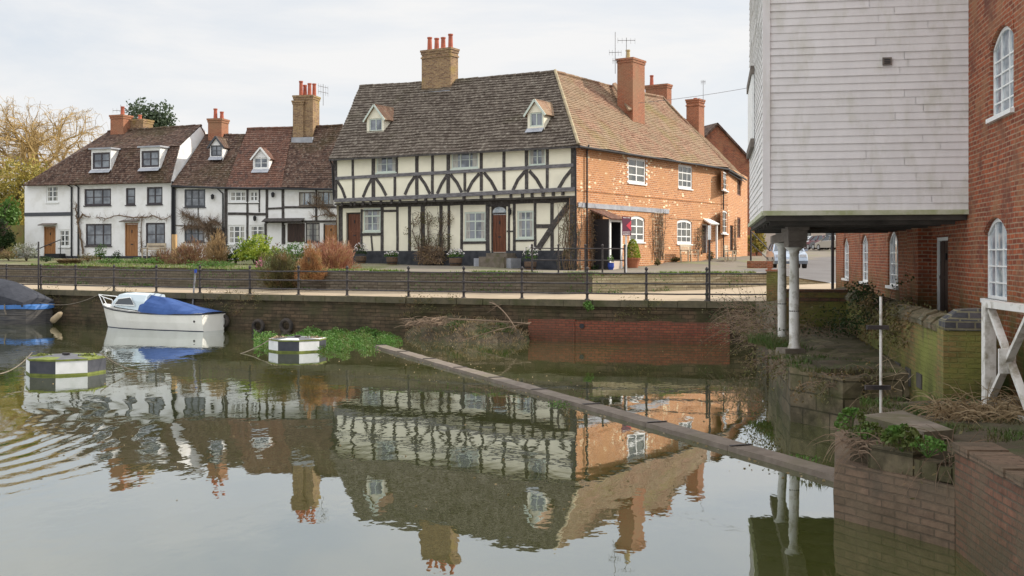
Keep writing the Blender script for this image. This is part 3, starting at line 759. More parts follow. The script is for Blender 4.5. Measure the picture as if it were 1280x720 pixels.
# retaining wall
t = thing('retaining_wall', (0,41.3,1.5), 'low rubble stone retaining wall between the tan path and the houses', 'wall')
def rw_ribbon(mb, pts):
    pf = fine(pts, .5); A = off_poly(pf, 0); B = off_poly(pf, .4); cw_ = [0]
    for i in range(len(pf)-1): cw_.append(cw_[-1]+math.dist(A[i], A[i+1]))
    for i in range(len(pf)-1):
        nz = 5
        for k in range(nz):
            q = []
            for j, f in ((i,k/nz),(i+1,k/nz),(i+1,(k+1)/nz),(i,(k+1)/nz)):
                z = pf[j][2]-.1+(pf[j][3]+.02-pf[j][2]+.1)*f
                q.append((A[j][0], A[j][1]+noise.noise(Vector((A[j][0]*1.6, z*4, 5)))*.05+.03*f, z))
            mb.face(q, 0, [(cw_[i], q[0][2]), (cw_[i+1], q[1][2]), (cw_[i+1], q[2][2]), (cw_[i], q[3][2])])
        mb.face([(*A[i],pf[i][3]+.02),(*A[i+1],pf[i+1][3]+.02),(*B[i+1],pf[i+1][3]+.025),(*B[i],pf[i][3]+.025)])
mb = MB(); rw_ribbon(mb, [p for p in RW if p[0] <= 2.9]); mb.build('wall', M['wall_stone'], t)
mb = MB(); rw_ribbon(mb, [p for p in RW if 2.9 <= p[0] <= 12.5]); mb.build('wall', M['wall_stone_lit'], t)['label'] = 'stretch of stone wall coloured paler as if sunlit'

# quayside railing
t = thing('quay_railing', (0,39,1.38), 'long three rail dark iron railing with ball finials along the quay edge', 'railing')
posts = []
for px in (-75,-32,3,46,89,137,190,245,308,369,430,506.5,576.5,649.5,731.5,807,883):
    p, u_ = seg_on(Q, px); n_ = Vector((-u_.y,u_.x,0)); p = p+n_*.22
    posts.append(p); mb = MB()
    k = .94 if px < 100 else 1
    mb.lathe((p.x,p.y,1.38), [(.09,0),(.09,.03),(.05,.05),(.044,.18),(.066,.2),(.066,.26),(.043,.28),(.04,.52),(.062,.54),(.062,.6),(.04,.62),(.037,.86),(.06,.88),(.06,.94),(.034,.97),(.028,1.0),(.056,1.03),(.056,1.08),(.022,1.13)], 8)
    mb.build('post', M['iron'], t, smooth=False)
end = Vector((8.35,36.75,0)); posts.append(end)
for z in (.23,.57,.91):
    mb = MB()
    pts = []
    for a, b_ in zip(posts, posts[1:]):
        for k in range(2):
            f = k/2; q = a+(b_-a)*f; pts.append(Vector((q.x, q.y, 1.38+z-(.012 if k else 0)+rn.uniform(-.006,.006))))
    pts.append(Vector((end.x,end.y,1.38+z)))
    mb.tube(pts, .025, 6); mb.build('rail', M['iron'], t)

# brick end pillar
t = thing('end_pillar', (8.6,36.7,1.3), 'short red brown brick pillar at the right end of the quay railing', 'pillar')
mb = MB(); mb.box((8.62,36.8,1.85), (.5,.5,1.05), -.2); mb.build('shaft', M['mossy_brick'], t)
mb = MB(); mb.box((8.62,36.8,2.4), (.56,.56,.06), -.2); mb.box((8.45,36.75,2.55), (.13,.13,.26), -.2); mb.build('cap', M['brick_red_chimney'], t)

# poles on the quay
def pole(name, px, dist_in, ztop, r, mat, label, cat, lean=(0,0), z0=1.0, cap=None):
    p, u_ = seg_on(Q, px); n_ = Vector((-u_.y,u_.x,0)); p = p+n_*dist_in
    mb = MB(); mb.tube([(p.x,p.y,z0),(p.x+lean[0],p.y+lean[1],ztop)], r, 8)
    o = mb.build(name, M[mat]); tag(o, label, cat)
    if cap:
        cb = MB(); cb.tube([(p.x+lean[0],p.y+lean[1],ztop-cap[1]),(p.x+lean[0],p.y+lean[1],ztop+.02)], r*1.5, 8); cb.build('cap', M[cap[0]], o)
    return o
pole('lamp_post', 886.8, .12, 3.86, .035, 'iron', 'tall thin black pole with a pale top beside the last railing posts', 'pole', cap=('white_paint', .45), z0=1.2)
pole('mooring_pole', 240.5, -.12, 2.32, .035, 'iron_grey', 'leaning grey mooring pole tied with blue rope behind the stern of the cruiser', 'pole', lean=(.18,.1), z0=-.3, cap=('bird_blue', .12))
pole('mooring_post', 45.8, .1, 3.5, .04, 'iron', 'tall dark mooring post on the quay in front of the left cottage door', 'pole', z0=1.2)

# ================================================================== BUILDINGS
def ribbon2(mb, F, pts, w, o0, o1):
    """flat timber following pts=(u,z) on the facade, width w, between offsets"""
    L_, R_ = [], []
    for i, p in enumerate(pts):
        a = pts[max(i-1,0)]; b_ = pts[min(i+1,len(pts)-1)]
        d = Vector((b_[0]-a[0], b_[1]-a[1])).normalized(); n = Vector((-d.y, d.x))*w/2
        L_.append((p[0]+n.x, p[1]+n.y)); R_.append((p[0]-n.x, p[1]-n.y))
    for i in range(len(pts)-1):
        q = [R_[i], R_[i+1], L_[i+1], L_[i]]
        mb.face([F.pt(*c, o1) for c in q])
        mb.face([F.pt(*R_[i],o0), F.pt(*R_[i+1],o0), F.pt(*R_[i+1],o1), F.pt(*R_[i],o1)])
        mb.face([F.pt(*L_[i],o1), F.pt(*L_[i+1],o1), F.pt(*L_[i+1],o0), F.pt(*L_[i],o0)])
    for i in (0, len(pts)-1): mb.face([F.pt(*R_[i],o0), F.pt(*R_[i],o1), F.pt(*L_[i],o1), F.pt(*L_[i],o0)])
tr = random.Random(11)
def timber(F, pts, w, parent, name='post', off=0, proud=.035, mat='timber', curve=0):
    """pts = photo pixels [(x,y),...]; w in metres"""
    q = [F.uz(x, y, off) for x, y in pts]
    if len(q) == 2:
        a, b_ = q; n = max(2, int(math.dist(a, b_)/.7)+1); qq = []
        pw = Vector((-(b_[1]-a[1]), b_[0]-a[0])).normalized() if math.dist(a,b_) > 0 else Vector((0,0))
        for k in range(n+1):
            f = k/n; wob = tr.uniform(-.012,.012) if 0 < k < n else 0
            c = curve*math.sin(PI*f)
            qq.append((a[0]+(b_[0]-a[0])*f+pw.x*(wob+c), a[1]+(b_[1]-a[1])*f+pw.y*(wob+c)))
        q = qq
    mb = MB(); ribbon2(mb, F, q, w, off-.05, off+proud)
    return mb.build(name, M[mat], parent)

def dormer(F, off, r, apex, parent, tiles, wall='white_render', fm='sage_paint', gm='glass', cols=2, rows=1, back=1.9, flatroof=False, over=.13, mull=[1], wr=None, cheek=None, side=None):
    u0, u1, z0, z1 = r
    d = bpy.data.objects.new('dormer', None); COL.objects.link(d); d.parent = parent; o = F.pt((u0+u1)/2, z0, off); ORG[d] = o; d.location = o-ORG[parent]
    wr = wr or (u0+.12, u1-.12, z0+.08, z1-.05)
    mb = MB(); wall_mesh(mb, F, u0, u1, z0, z1, [(wr, 0)], off=off, depth=.1)
    uc = (u0+u1)/2
    if not flatroof: mb.face([F.pt(u0,z1,off), F.pt(u1,z1,off), F.pt(uc,apex-.06,off)])
    zb = z0-.15
    mb.face([F.pt(u1,z0-.3,off), F.pt(u1,z0-.3,off-back), F.pt(u1,z1,off-back), F.pt(u1,z1,off)], 0); mb.face([F.pt(u0,z0-.3,off-back), F.pt(u0,z0-.3,off), F.pt(u0,z1,off), F.pt(u0,z1,off-back)])
    mb.build('dormer_wall', M[wall], d)
    rb = MB()
    if flatroof:
        F.box(rb, u0-.12, u1+.12, z1, z1+.1, off-back, off+.15); rb.build('dormer_roof', M['lead'], d)
    else:
        sl_ = (apex-z1)/((u1-u0)/2); e = over
        A0 = F.pt(u0-e, z1-e*sl_, off+.12); A1 = F.pt(uc, apex, off+.12); B1 = F.pt(uc, apex, off-back); B0 = F.pt(u0-e, z1-e*sl_, off-back); C0 = F.pt(u1+e, z1-e*sl_, off+.12); C1 = F.pt(u1+e, z1-e*sl_, off-back)
        slab(rb, [A0, A1, B1, B0], .07); slab(rb, [A1, C0, C1, B1], .07)
        rb.build('dormer_roof', M[tiles], d)
        fb = MB(); n1 = [F.uz(0,0)]
        fb.bar(F.pt(u0-e, z1-e*sl_-.05, off+.13), F.pt(uc, apex-.05, off+.13), .03, .1); fb.bar(F.pt(u1+e, z1-e*sl_-.05, off+.13), F.pt(uc, apex-.05, off+.13), .03, .1)
        fb.build('bargeboard', M[fm if fm != 'brown_frame' else 'white_paint'], d)
    window(F, wr, d, cols, rows, fm, gm, off=off, rec=.03, fw=.11 if flatroof else .065, bw=.05 if flatroof else .03, mull=mull)
    lb = MB(); lb.face([F.pt(u0-.03,z0,off+.02), F.pt(u0-.03,z0-.22,off+.26), F.pt(u1+.03,z0-.22,off+.26), F.pt(u1+.03,z0,off+.02)][::-1]); lb.face([F.pt(u0-.03,z0,off+.02), F.pt(u1+.03,z0,off+.02), F.pt(u1+.03,z0,off-.02), F.pt(u0-.03,z0,off-.02)])
    lb.build('lead_apron', M['lead'], d)
    return d
def solve_off(F, px, py, eo, ez, ro, rz):
    o = eo
    for _ in range(25):
        _, z = F.uz(px, py, o); o = eo+(z-ez)/(rz-ez)*(ro-eo)
    return o

# ------------------------------------------------------------------ timber framed house
T = Face((-9.99,63),(3.137,54.9)); K = Face((3.137,54.9),(13.65,70.8))
corner = Vector((3.137,54.9,0))
def z4(x, y): return 400+x/3.765, 170+y/3.766
def z3(x, y): return 400+x/3.765, 40+y/3.765
th = thing('timber_framed_house', T.pt(T.len/2, 2.3), 'big cream house with black timber framing, jettied upper floor and a dark stone grey roof', 'house')
GO = -.4
def tr4(r, off=0): a = z4(r[0], r[1]); b_ = z4(r[2], r[3]); return T.rect(a[0], a[1], b_[0], b_[1], off)
up_w = [tr4((265,92,360,172)), tr4((618,70,745,153)), tr4((982,55,1060,138))]
gr_w = [tr4((205,340,285,450), GO), tr4((680,357,780,490), GO), tr4((928,352,1005,482), GO)]
d_left = tr4((122,360,190,538), GO); d_main = tr4((803,330,877,548), GO)
mb = MB()
wall_mesh(mb, T, 0, T.len, 5.8, 8.45, [(r,0) for r in up_w], 0)
wall_mesh(mb, T, 0, T.len, 2.0, 6.0, [(r,0) for r in gr_w]+[(d_left,0),(d_main,.0)], GO)
DEP = 8.6
mb.face([T.pt(0,2,-DEP), T.pt(0,2,GO), T.pt(0,8.45,0), T.pt(0,8.45,-DEP)])
mb.face([T.pt(0,8.4,-DEP), T.pt(0,8.4,0), T.pt(.1,12.6,-4.8)])
mb.face([T.pt(T.len,2,GO), T.pt(T.len-.02,2,-DEP), T.pt(T.len-.02,8.45,-DEP), T.pt(T.len-.02,8.45,GO)])
mb.build('wall', M['cream'], th)
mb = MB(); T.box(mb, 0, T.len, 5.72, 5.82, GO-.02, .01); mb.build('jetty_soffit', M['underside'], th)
# plinth
mb = MB()
a = T.uz(*z4(730,540), GO)[1]
dl, dr = d_main[0]-.02, d_main[1]+.02
for u0, u1 in ((d_left[1]+.02, dl), (dr, T.len+.02)):
    T.box(mb, u0, u1, 1.9, a, GO-.05, GO+.06)
T.box(mb, -.02, d_left[0]-.02, 1.9, a, GO-.05, GO+.06); T.box(mb, dl, dr, 1.9, d_main[2], GO-.05, GO+.06); T.box(mb, d_left[0]-.02, d_left[1]+.02, 1.9, d_left[2], GO-.05, GO+.06)
mb.build('plinth', M['plinth'], th)
# framing, upper floor
for x, y0, y1, w_ in ((72,105,300,26),(155,100,195,14),(158,192,296,14),(252,95,292,22),(353,180,285,15),(362,88,178,13),(457,82,282,19),(530,76,276,15),(604,70,270,20),(682,170,262,14),(760,62,258,16),(867,55,252,15),(973,48,250,17),(1070,42,246,14),(1193,36,245,24)):
    timber(T, [z4(x,y0), z4(x,y1)], w_*.0108, th)
timber(T, [z4(75,200), z4(620,170), z4(1195,137)], .17, th, 'beam', proud=.07, mat='timber_worn')
timber(T, [z4(75,304), z4(450,288), z4(800,270), z4(1205,250)], .2, th, 'beam', proud=.16, mat='timber_worn')
timber(T, [z4(60,108), z4(1195,42)], .12, th, 'beam', proud=.05)
for a, b_, c in (((82,212),(120,292),.06),((246,198),(203,288),-.05),((262,198),(312,280),.06),((447,190),(400,276),-.05),((465,185),(518,272),.06),((600,182),(552,272),-.06),((615,182),(668,265),.06),((750,176),(693,264),-.06),((772,172),(832,262),.07),((966,165),(908,256),-.07),((986,164),(1047,250),.07),((1188,155),(1123,248),-.06)):
    timber(T, [z4(*a), z4(*b_)], .17, th, 'brace', proud=.03, curve=c)
for x in (105,147,165,205,240,288,340,378,455,500,540,590,680,760,820,900,955,1000,1052,1100,1145):
    y = 310-(x-75)*57/1130+14
    u, z = T.uz(*z4(x, y)); mb = MB(); T.box(mb, u-.07, u+.07, z-.1, z+.1, GO, .06+.02*(x%3)); mb.build('joist_end', M['timber'], th)
# ground floor framing
timber(T, [z4(105,328), z4(1190,298)], .3, th, 'beam', off=GO, proud=.05)
for x, y0, y1, w_ in ((98,330,600,26),(197,345,540,12),(293,325,540,18),(365,325,540,14),(422,325,540,17),(485,322,540,24),(570,320,540,18),(607,320,540,14),(667,318,540,15),(790,315,540,22),(890,310,540,11),(915,312,540,14),(1013,308,540,13),(1093,305,540,17),(1190,300,540,26)):
    timber(T, [z4(x,y0), z4(x,y1)], w_*.0108, th, off=GO)
for a, b_, w_ in (((190,465),(293,462),.14),((200,352),(288,350),.06),((667,502),(790,500),.14),((915,492),(1013,490),.1),((1013,424),(1093,424),.2),((293,353),(362,352),.12),((790,323),(890,321),.22),((880,448),(915,448),.07)):
    timber(T, [z4(*a), z4(*b_)], w_, th, 'beam', off=GO)
timber(T, [z4(242,470), z4(248,540)], .1, th, off=GO)
timber(T, [z4(1182,310), z4(1110,405), z4(1028,530)], .28, th, 'brace', off=GO, proud=.06)
for r, c, rw_, q in zip(up_w, (2,3,2), (3,3,3), ([1],[1,2],[1])): window(T, r, th, c, 2, 'sage_paint', 'glass', rec=.03, fw=.07, mull=q, sill='sage_paint', curtain=True)
for r in gr_w: window(T, r, th, 2, 3, 'sage_paint', 'glass', off=GO, rec=.02, fw=.08, mull=[1], transom=2, sill='sage_paint', curtain=True)
dd = (d_main[0], d_main[1], d_main[2], d_main[3]-.36)
door(T, dd, th, 'red_door', off=GO, rec=.1, label='red brown plank front door with a fanlight')
mb = MB(); uc = (dd[0]+dd[1])/2
pts = [T.pt(uc+math.cos(k*PI/10)*.42, dd[3]+.03+math.sin(k*PI/10)*.3, GO-.09) for k in range(11)]; mb.face(pts); mb.build('fanlight', M['glass_light'], th)
mb = MB(); T.box(mb, dd[0], dd[1], dd[3], d_main[3], GO-.14, GO-.1); mb.build('door_head', M['timber'], th)
door(T, d_left, th, 'red_door', off=GO, rec=.12, label='dark brown boarded side door', planks=5)
# steps and stone blocks
s0 = z4(765,572); s1 = z4(880,605)
u0, z = T.uz(*z4(765,600), .6); u1, _ = T.uz(*z4(882,600), .6)
zt = dd[2]
mb = MB(); T.box(mb, u0, u1, 1.95, zt-.22, GO+.06, .95); T.box(mb, u0+.15, u1-.1, zt-.22, zt-.04, GO+.06, .5); mb.build('doorstep', M['concrete'], th)
for x in (742, 889):
    u, _ = T.uz(*z4(x,600), .6); mb = MB(); T.box(mb, u-.17, u+.17, 2.0, zt-.3, GO+.1, .7); mb.build('stone_block', M['lead'], th)
# lantern
u, z = T.uz(*z4(895,358), GO+.1); mb = MB(); mb.lathe(T.pt(u,z-.15,GO+.15), [(.04,0),(.08,.05),(.1,.25),(.03,.33),(.02,.38)], 8); mb.bar(T.pt(u,z+.2,GO+.15), T.pt(u,z+.2,GO), .03); mb.build('wall_lantern', M['black_paint'], th)
# roof
nT, nK = T.n, K.n
Ec = corner+(nT+nK)*.32; Ec.z = CH+(HY-181.5)/F_*Ec.y
A_ = T.at(694, 89.5, -4.8); E0 = T.at(411, 198.5, .35); Rl = T.at(450, 108, -4.8)
mb = MB(); roof_patch(mb, E0, Ec, A_, Rl, row=.27, lift=.05, sag=.10, seed=4, col=.4, jag=.016)
kb = K.p0-nK*7.5
Bk = lambda p, d: Vector((p.x, p.y, 0))-T.n*d
mb.build('roof', M['roof_dark'], th)
mb = MB(); q0 = Rl-T.n*4.8; q1 = A_-T.n*4.4; slab(mb, [Rl, A_, Vector((q1.x,q1.y,8.5)), Vector((q0.x,q0.y,8.5))], .1); mb.build('roof', M['roof_dark'], th)['label'] = 'rear slope'
slab_pts = [E0-Vector((0,0,.12)), Ec-Vector((0,0,.12)), A_-Vector((0,0,.45)), Rl-Vector((0,0,.45))]
mb = MB(); mb.face([slab_pts[3], slab_pts[2], slab_pts[1], slab_pts[0]]); mb.bar(E0-Vector((0,0,.07)), Ec-Vector((0,0,.07)), .03, .1); mb.build('eaves_board', M['timber'], th)
def ridge_tiles(mb, a, b_, r=.11, seg=.45):
    a = Vector(a); b_ = Vector(b_); n = max(2, int((b_-a).length/seg))
    for k in range(n):
        p = a+(b_-a)*k/n; q = a+(b_-a)*(k+1.03)/n; j = Vector((0,0,tr.uniform(-.012,.012)))
        mb.tube([p+j, q+j+Vector((0,0,.01))], [r, r*1.08], 8)
def sagline(a, b_, n=9, s=.08):
    a = Vector(a); b_ = Vector(b_)
    return [a+(b_-a)*k/n-Vector((0,0,s*math.sin(PI*k/n))) for k in range(n+1)]
mb = MB()
sg = sagline(Rl, A_)
for a, b_ in zip(sg, sg[1:]): ridge_tiles(mb, a, b_, .09)
mb.build('ridge_tiles', M['roof_dark'], th)
mb = MB(); ridge_tiles(mb, Ec+Vector((0,0,.05)), A_+Vector((0,0,.04)), .08, .4); mb.build('hip_tiles', mottled('hip_mortar', (.40,.33,.2), (.27,.22,.15), 4, .9), th)
ez, rz_ = E0.z, A_.z
for fr_, ap, wrx in (((220,400,300,475),(258,340),(232,407,292,467)), ((977,372,1053,452),(1015,315),(988,378,1048,445))):
    a = z3(fr_[0], fr_[1]); b_ = z3(fr_[2], fr_[3]); xm = (a[0]+b_[0])/2
    o = solve_off(T, xm, b_[1], .35, ez, -4.8, rz_)+.05
    r = T.rect(a[0], a[1], b_[0], b_[1], o); az = T.uz(*z3(*ap), o)[1]
    c = z3(wrx[0], wrx[1]); d_ = z3(wrx[2], wrx[3])
    dormer(T, o, r, az, th, 'roof_tan', wall='cream', fm='sage_paint', wr=T.rect(c[0],c[1],d_[0],d_[1],o), back=2.2, over=.16)
# chimney
u, zt = T.uz(546, 62, -4.3); c = T.pt(u, 0, -4.6); rz = math.atan2(T.u.y, T.u.x)
chimney(th, (c.x,c.y), 2.05, .75, 11.6, zt, rz, 'brick_chimney', [(-.72,0,.8),(-.22,0,.7),(.24,0,.7),(.72,.05,.85)], cap_mat='brick_chimney', pr=.14)
mb = MB(); T.box(mb, u-1.1, u+1.1, 11.9, 12.3, -4.15, -4.0); o = mb.build('lead_flashing', M['lead'], th)
mb = MB(); T.box(mb, T.len-.36, T.len-.0, 2.0, 5.9, GO, -.01); mb.build('post', M['timber'], th)
# corner post & downpipe
mb = MB(); mb.tube([T.pt(T.len-.05, 8.25, .25), T.pt(T.len+.06, 8.0, .16), T.pt(T.len+.06, 2.2, .1)], .045, 6); mb.build('downpipe', M['black_paint'], th)
mb = MB(); mb.tube([T.at(412, 200, .4), T.at(415, 205, .1), T.at(417, 250, .05)], .04, 6); mb.build('downpipe', M['black_paint'], th)

# ------------------------------------------------------------------ orange brick house
kh = thing('brick_house', K.pt(K.len/2, 2.4), 'sunlit orange brick house with white windows adjoining the timber framed house', 'house')
def z5(x, y): return 680+x/2.525, 60+y/2.526
def z6(x, y): return 720+x/6.4, 250+y/6.4
def kr(F, f, r, off=0): a = f(r[0], r[1]); b_ = f(r[2], r[3]); return F.rect(a[0], a[1], b_[0], b_[1], off)
kw = [(kr(K,z5,(266,348,321,428)),0), (kr(K,z5,(424,370,468,444)),0), (kr(K,z5,(270,530,318,613)),.14), (kr(K,z5,(420,541,467,619)),.14)]
kd = kr(K,z5,(499,556,519,648))
mb = MB(); wall_mesh(mb, K, .02, K.len, 1.9, 8.5, kw+[(kd,0)], 0)
mb.face([K.pt(K.len,2,-7), K.pt(K.len,8.5,-7), K.pt(K.len,8.5,0), K.pt(K.len,2,0)][::-1])
mb.face([K.pt(-.0,2,-.38), K.pt(.02,2,0), K.pt(.02,8.5,0), K.pt(0,8.5,-.38)])
mb.build('wall', M['brick_orange'], kh)
for (r, ar), c, rw_ in zip(kw, (2,3,2,3), (3,3,3,3)):
    window(K, r, kh, c if ar else c, rw_, 'white_paint', 'glass_dark', arch=ar, rec=.04, fw=.12 if ar==0 else .13, bw=.06, mull=[1] if c == 2 else [], sill='white_paint')
door(K, kd, kh, 'dark_door', rec=.1, frame='white_paint', letter=False)
# white stucco surround strips with dentils on the first window, string course
u0,u1,z0,z1 = kw[0][0]
mb = MB(); 
for k in range(11):
    z = z0+(z1-z0)*k/11
    if k % 2 == 0: K.box(mb, u0-.16, u0-.01, z, z+.1, -.02, .025); K.box(mb, u1+.01, u1+.16, z, z+.1, -.02, .025)
mb.build('quoin_trim', M['white_paint'], kh)
zs_ = (K.uz(*z5(140,432))[1]+K.uz(*z5(470,492))[1])/2-.1
mb = MB(); K.box(mb, .1, K.len, zs_, zs_+.07, -.02, .03); K.box(mb, K.uz(*z5(395,505))[0], K.len, 5.0, 5.06, -.02, .03); mb.build('string_course', M['brick_orange'], kh)
u0, z = K.uz(*z5(118,497)); u1, z2 = K.uz(*z5(393,515)); mb = MB(); K.box(mb, .15, u1, (z+z2)/2-.12, (z+z2)/2+.12, -.01, .05); mb.build('lead_band', M['lead'], kh)
# roof
ko = (A_-K.p0).dot(K.n)
E1 = K.at(911, 210, .3); R1 = K.at(828, 122, ko)
E1.z += .0
mb = MB(); roof_patch(mb, Ec+Vector((0,0,0)), E1, R1, A_, row=.19, lift=.03, sag=.11, seed=9, col=.5, jag=.01); mb.build('roof', M['roof_tan'], kh)
b0 = A_+K.n*ko*1.0; b1 = R1+K.n*ko; 
mb = MB(); slab(mb, [A_, R1, Vector((b1.x,b1.y,8.6)), Vector((b0.x,b0.y,8.6))], .1); mb.build('roof', M['roof_brown'], kh)['label'] = 'rear slope'
mb = MB(); mb.face([p-Vector((0,0,z_)) for p, z_ in ((A_,.45), (R1,.45), (E1,.14), (Ec,.14))]); mb.bar(Ec-Vector((0,0,.08)), E1-Vector((0,0,.08)), .04, .1); mb.tube([Ec+K.n*.05-Vector((0,0,.06)), E1+K.n*.05-Vector((0,0,.1))], .05, 6); mb.build('gutter', M['black_paint'], kh)
mb = MB(); sg = sagline(A_, R1)
for a, b_ in zip(sg, sg[1:]): ridge_tiles(mb, a, b_, .09)
ridge_tiles(mb, E1+Vector((0,0,.05)), R1+Vector((0,0,.05)), .07); mb.build('ridge_tiles', M['roof_tan'], kh)
# chimneys
rzk = math.atan2(K.u.y, K.u.x)
c0 = K.at(791, 138, ko*.43); u, _ = K.uz(791, 138, ko*.43)
zt = CH+(HY-72)/F_*c0.y
cc = K.pt(u+.75, 0, ko*.43-.5)
chimney(kh, (cc.x,cc.y), 1.5, 1.0, 9.9, zt, rzk, 'brick_red_chimney', [(-.2,.1,.55,'pot_buff')], band=False)
sp_ = MB(); slab(sp_, [K.at(770,105,ko*.95)+Vector((0,0,.1)), K.at(790,139,ko*.43)+Vector((0,0,.12)), K.at(786,139,ko*.43)+Vector((0,0,.1)), K.at(766,106,ko*.95)+Vector((0,0,.1))], .1); sp_.build('lead_valley', M['roof_tan'], kh)
c0 = K.at(823, 118, ko-1.6); chimney(kh, (c0.x,c0.y), .7, 1.6, 11, CH+(HY-107)/F_*c0.y, rzk, 'brick_red_chimney', [(0,.5,.7)], band=False)
# aerials
def aerial(px, py0, py1, Y, parent, arms):
    a = P(px, py1, Y); b_ = P(px, py0, Y); mb = MB(); mb.tube([a, b_], .018, 5)
    for f, wd, dx in arms:
        c = a+(b_-a)*f; mb.tube([c-Vector((wd,dx,0)), c+Vector((wd,dx,.05))], .016, 4)
        for k in range(5):
            q = c+Vector((wd,dx,0))*(-1+k/2); mb.tube([q-Vector((0,.18,.0)), q+Vector((0,.18,.05))], .009, 3); mb.tube([q-Vector((0,0,.16)), q+Vector((0,0,.16))], .009, 3)
    mb.build('aerial', M['iron_grey'], parent)
aerial(769, 40, 92, 64, kh, [(.5,.35,.1),(.3,.15,.1)])
aerial(783, 47, 74, 64, kh, [(.85,.5,.1)])
# downpipes
for px0, py0, py1 in ((731.6,186,334),(902.4,214,318)):
    u, z0 = K.uz(px0, py0); _, z1 = K.uz(px0, py1); mb = MB(); mb.tube([K.pt(u-.25 if px0<800 else u, z0+.15, .35), K.pt(u, z0-.1, .1), K.pt(u, 2.1 if px0<800 else 2.6, .1)], .045, 6); mb.build('downpipe', M['black_paint'], kh)
# porch
po = 1.0
u0, _ = K.uz(752, 300); uA, _ = K.uz(761.5, 300, po); uB, _ = K.uz(776.5, 300, po)
zb = K.uz(768, 336, po)[1]; zt = K.uz(768, 274, po)[1]; zr = K.uz(760, 262, 0)[1]
p = bpy.data.objects.new('porch', None); COL.objects.link(p); p.parent = kh; ORG[p] = K.pt((uA+uB)/2, zb, po); p.location = ORG[p]-ORG[kh]
mb = MB(); K.box(mb, uA, uA+.06, zb, zt, .0, po); K.box(mb, uB-.06, uB, zb, zt, 0, po); K.box(mb, uA+.06, uB-.06, zb, zt, 0, .02); mb.build('porch_side', M['black_paint'], p)
mb = MB(); K.box(mb, uA-.02, uA+.1, zb+.3, zt, po, po+.06); K.box(mb, uB-.1, uB+.02, zb, zt, po, po+.06); K.box(mb, uA+.1, uB-.1, zt-.14, zt, po, po+.06); mb.build('porch_frame', M['white_paint'], p)
mb = MB(); K.box(mb, uA+.1, uB-.1, zb-.1, zb+.42, po-.03, po+.04); mb.build('porch_step', M['pink_render'], p)
mb = MB(); slab(mb, [K.pt(uA-.2, zt+.02, po+.25), K.pt(uB+.2, zt+.02, po+.25), K.pt(uB+.2, zt+.5, .0), K.pt(uA-.2, zt+.5, .0)], .07); mb.build('porch_roof', M['roof_red'], p)
# small canopy over the right door
u, z = K.uz(*z5(514,552)); mb = MB(); slab(mb, [K.pt(u-.65,z-.05,.55), K.pt(u+.65,z-.05,.55), K.pt(u+.5,z+.25,.0), K.pt(u-.5,z+.25,.0)], .08); K.box(mb, u+.5, u+.6, z-2.6, z-.05, .35, .45); mb.build('door_canopy', M['white_paint'], kh)
# trellises
for (x0,y0,x1,y1) in ((128,95,205,470),(618,105,690,440)):
    r = kr(K, z6, (x0,y0,x1,y1)); mb = MB(); n = 5
    for k in range(n): u = r[0]+(r[1]-r[0])*k/(n-1); K.box(mb, u-.015, u+.015, r[2], r[3], .03, .05)
    for k in range(13): z = r[2]+(r[3]-r[2])*k/12; K.box(mb, r[0], r[1], z-.012, z+.012, .052, .07)
    mb.build('trellis', M['bench_wood'], kh)

# ------------------------------------------------------------------ further brick cottage with red windows
Lf = Face((13.65,70.8),(16.9,80.4))
lh = thing('brick_cottage', Lf.pt(Lf.len/2, 2.8), 'narrow far brick cottage beyond the downpipe with red brown window frames', 'house')
lw = [(kr(Lf,z5,(566,392,581,450)),0),(kr(Lf,z5,(564,513,580,586)),.1),(kr(Lf,z5,(610,415,621,466)),0),(kr(Lf,z5,(610,535,620,600)),0)]
ldr = kr(Lf,z5,(587,560,597,640))
mb = MB(); wall_mesh(mb, Lf, .03, Lf.len, 2.2, 8.5, lw+[(ldr,0)], 0)
mb.face([Lf.pt(Lf.len,2.2,0), Lf.pt(Lf.len,2.2,-8), Lf.pt(Lf.len,8.5,-8), Lf.pt(Lf.len,8.5,0)]); mb.build('wall', M['brick_orange'], lh)
for i, (r, ar) in enumerate(lw): window(Lf, r, lh, 2, 3, 'white_paint' if i < 2 else 'red_frame', 'glass_dark', arch=ar, rec=.04, fw=.08, sill='white_paint' if i < 2 else None)
door(Lf, ldr, lh, 'dark_door', rec=.08, letter=False)
e0 = Lf.pt(0,0,.3); e0.z = E1.z; e1 = Lf.at(933, 223.5, .3); r0 = R1+Vector((.25,.2,-.25)); r1 = Lf.at(858, 150, (R1-Lf.p0).dot(Lf.n))
mb = MB(); roof_patch(mb, E1-Vector((0,0,.05)), e1, r1, r0, row=.2, sag=.06, seed=21); mb.build('roof', M['roof_tan'], lh)
mb = MB(); mb.face([p-Vector((0,0,.3)) for p in (r0, r1, e1, E1)]); mb.tube([E1-Vector((0,0,.12)), e1-Vector((0,0,.08))], .06, 6); mb.build('gutter', M['black_paint'], lh)
c0 = P(866.5, 165, 79); chimney(lh, (c0.x+.2,c0.y+.3), .95, .95, 9.5, CH+(HY-124.5)/F_*79, rzk, 'brick_red_chimney', [(0,0,.12)], band=True)
aerial(879, 100, 128, 79, lh, [(.9,.15,.05)])
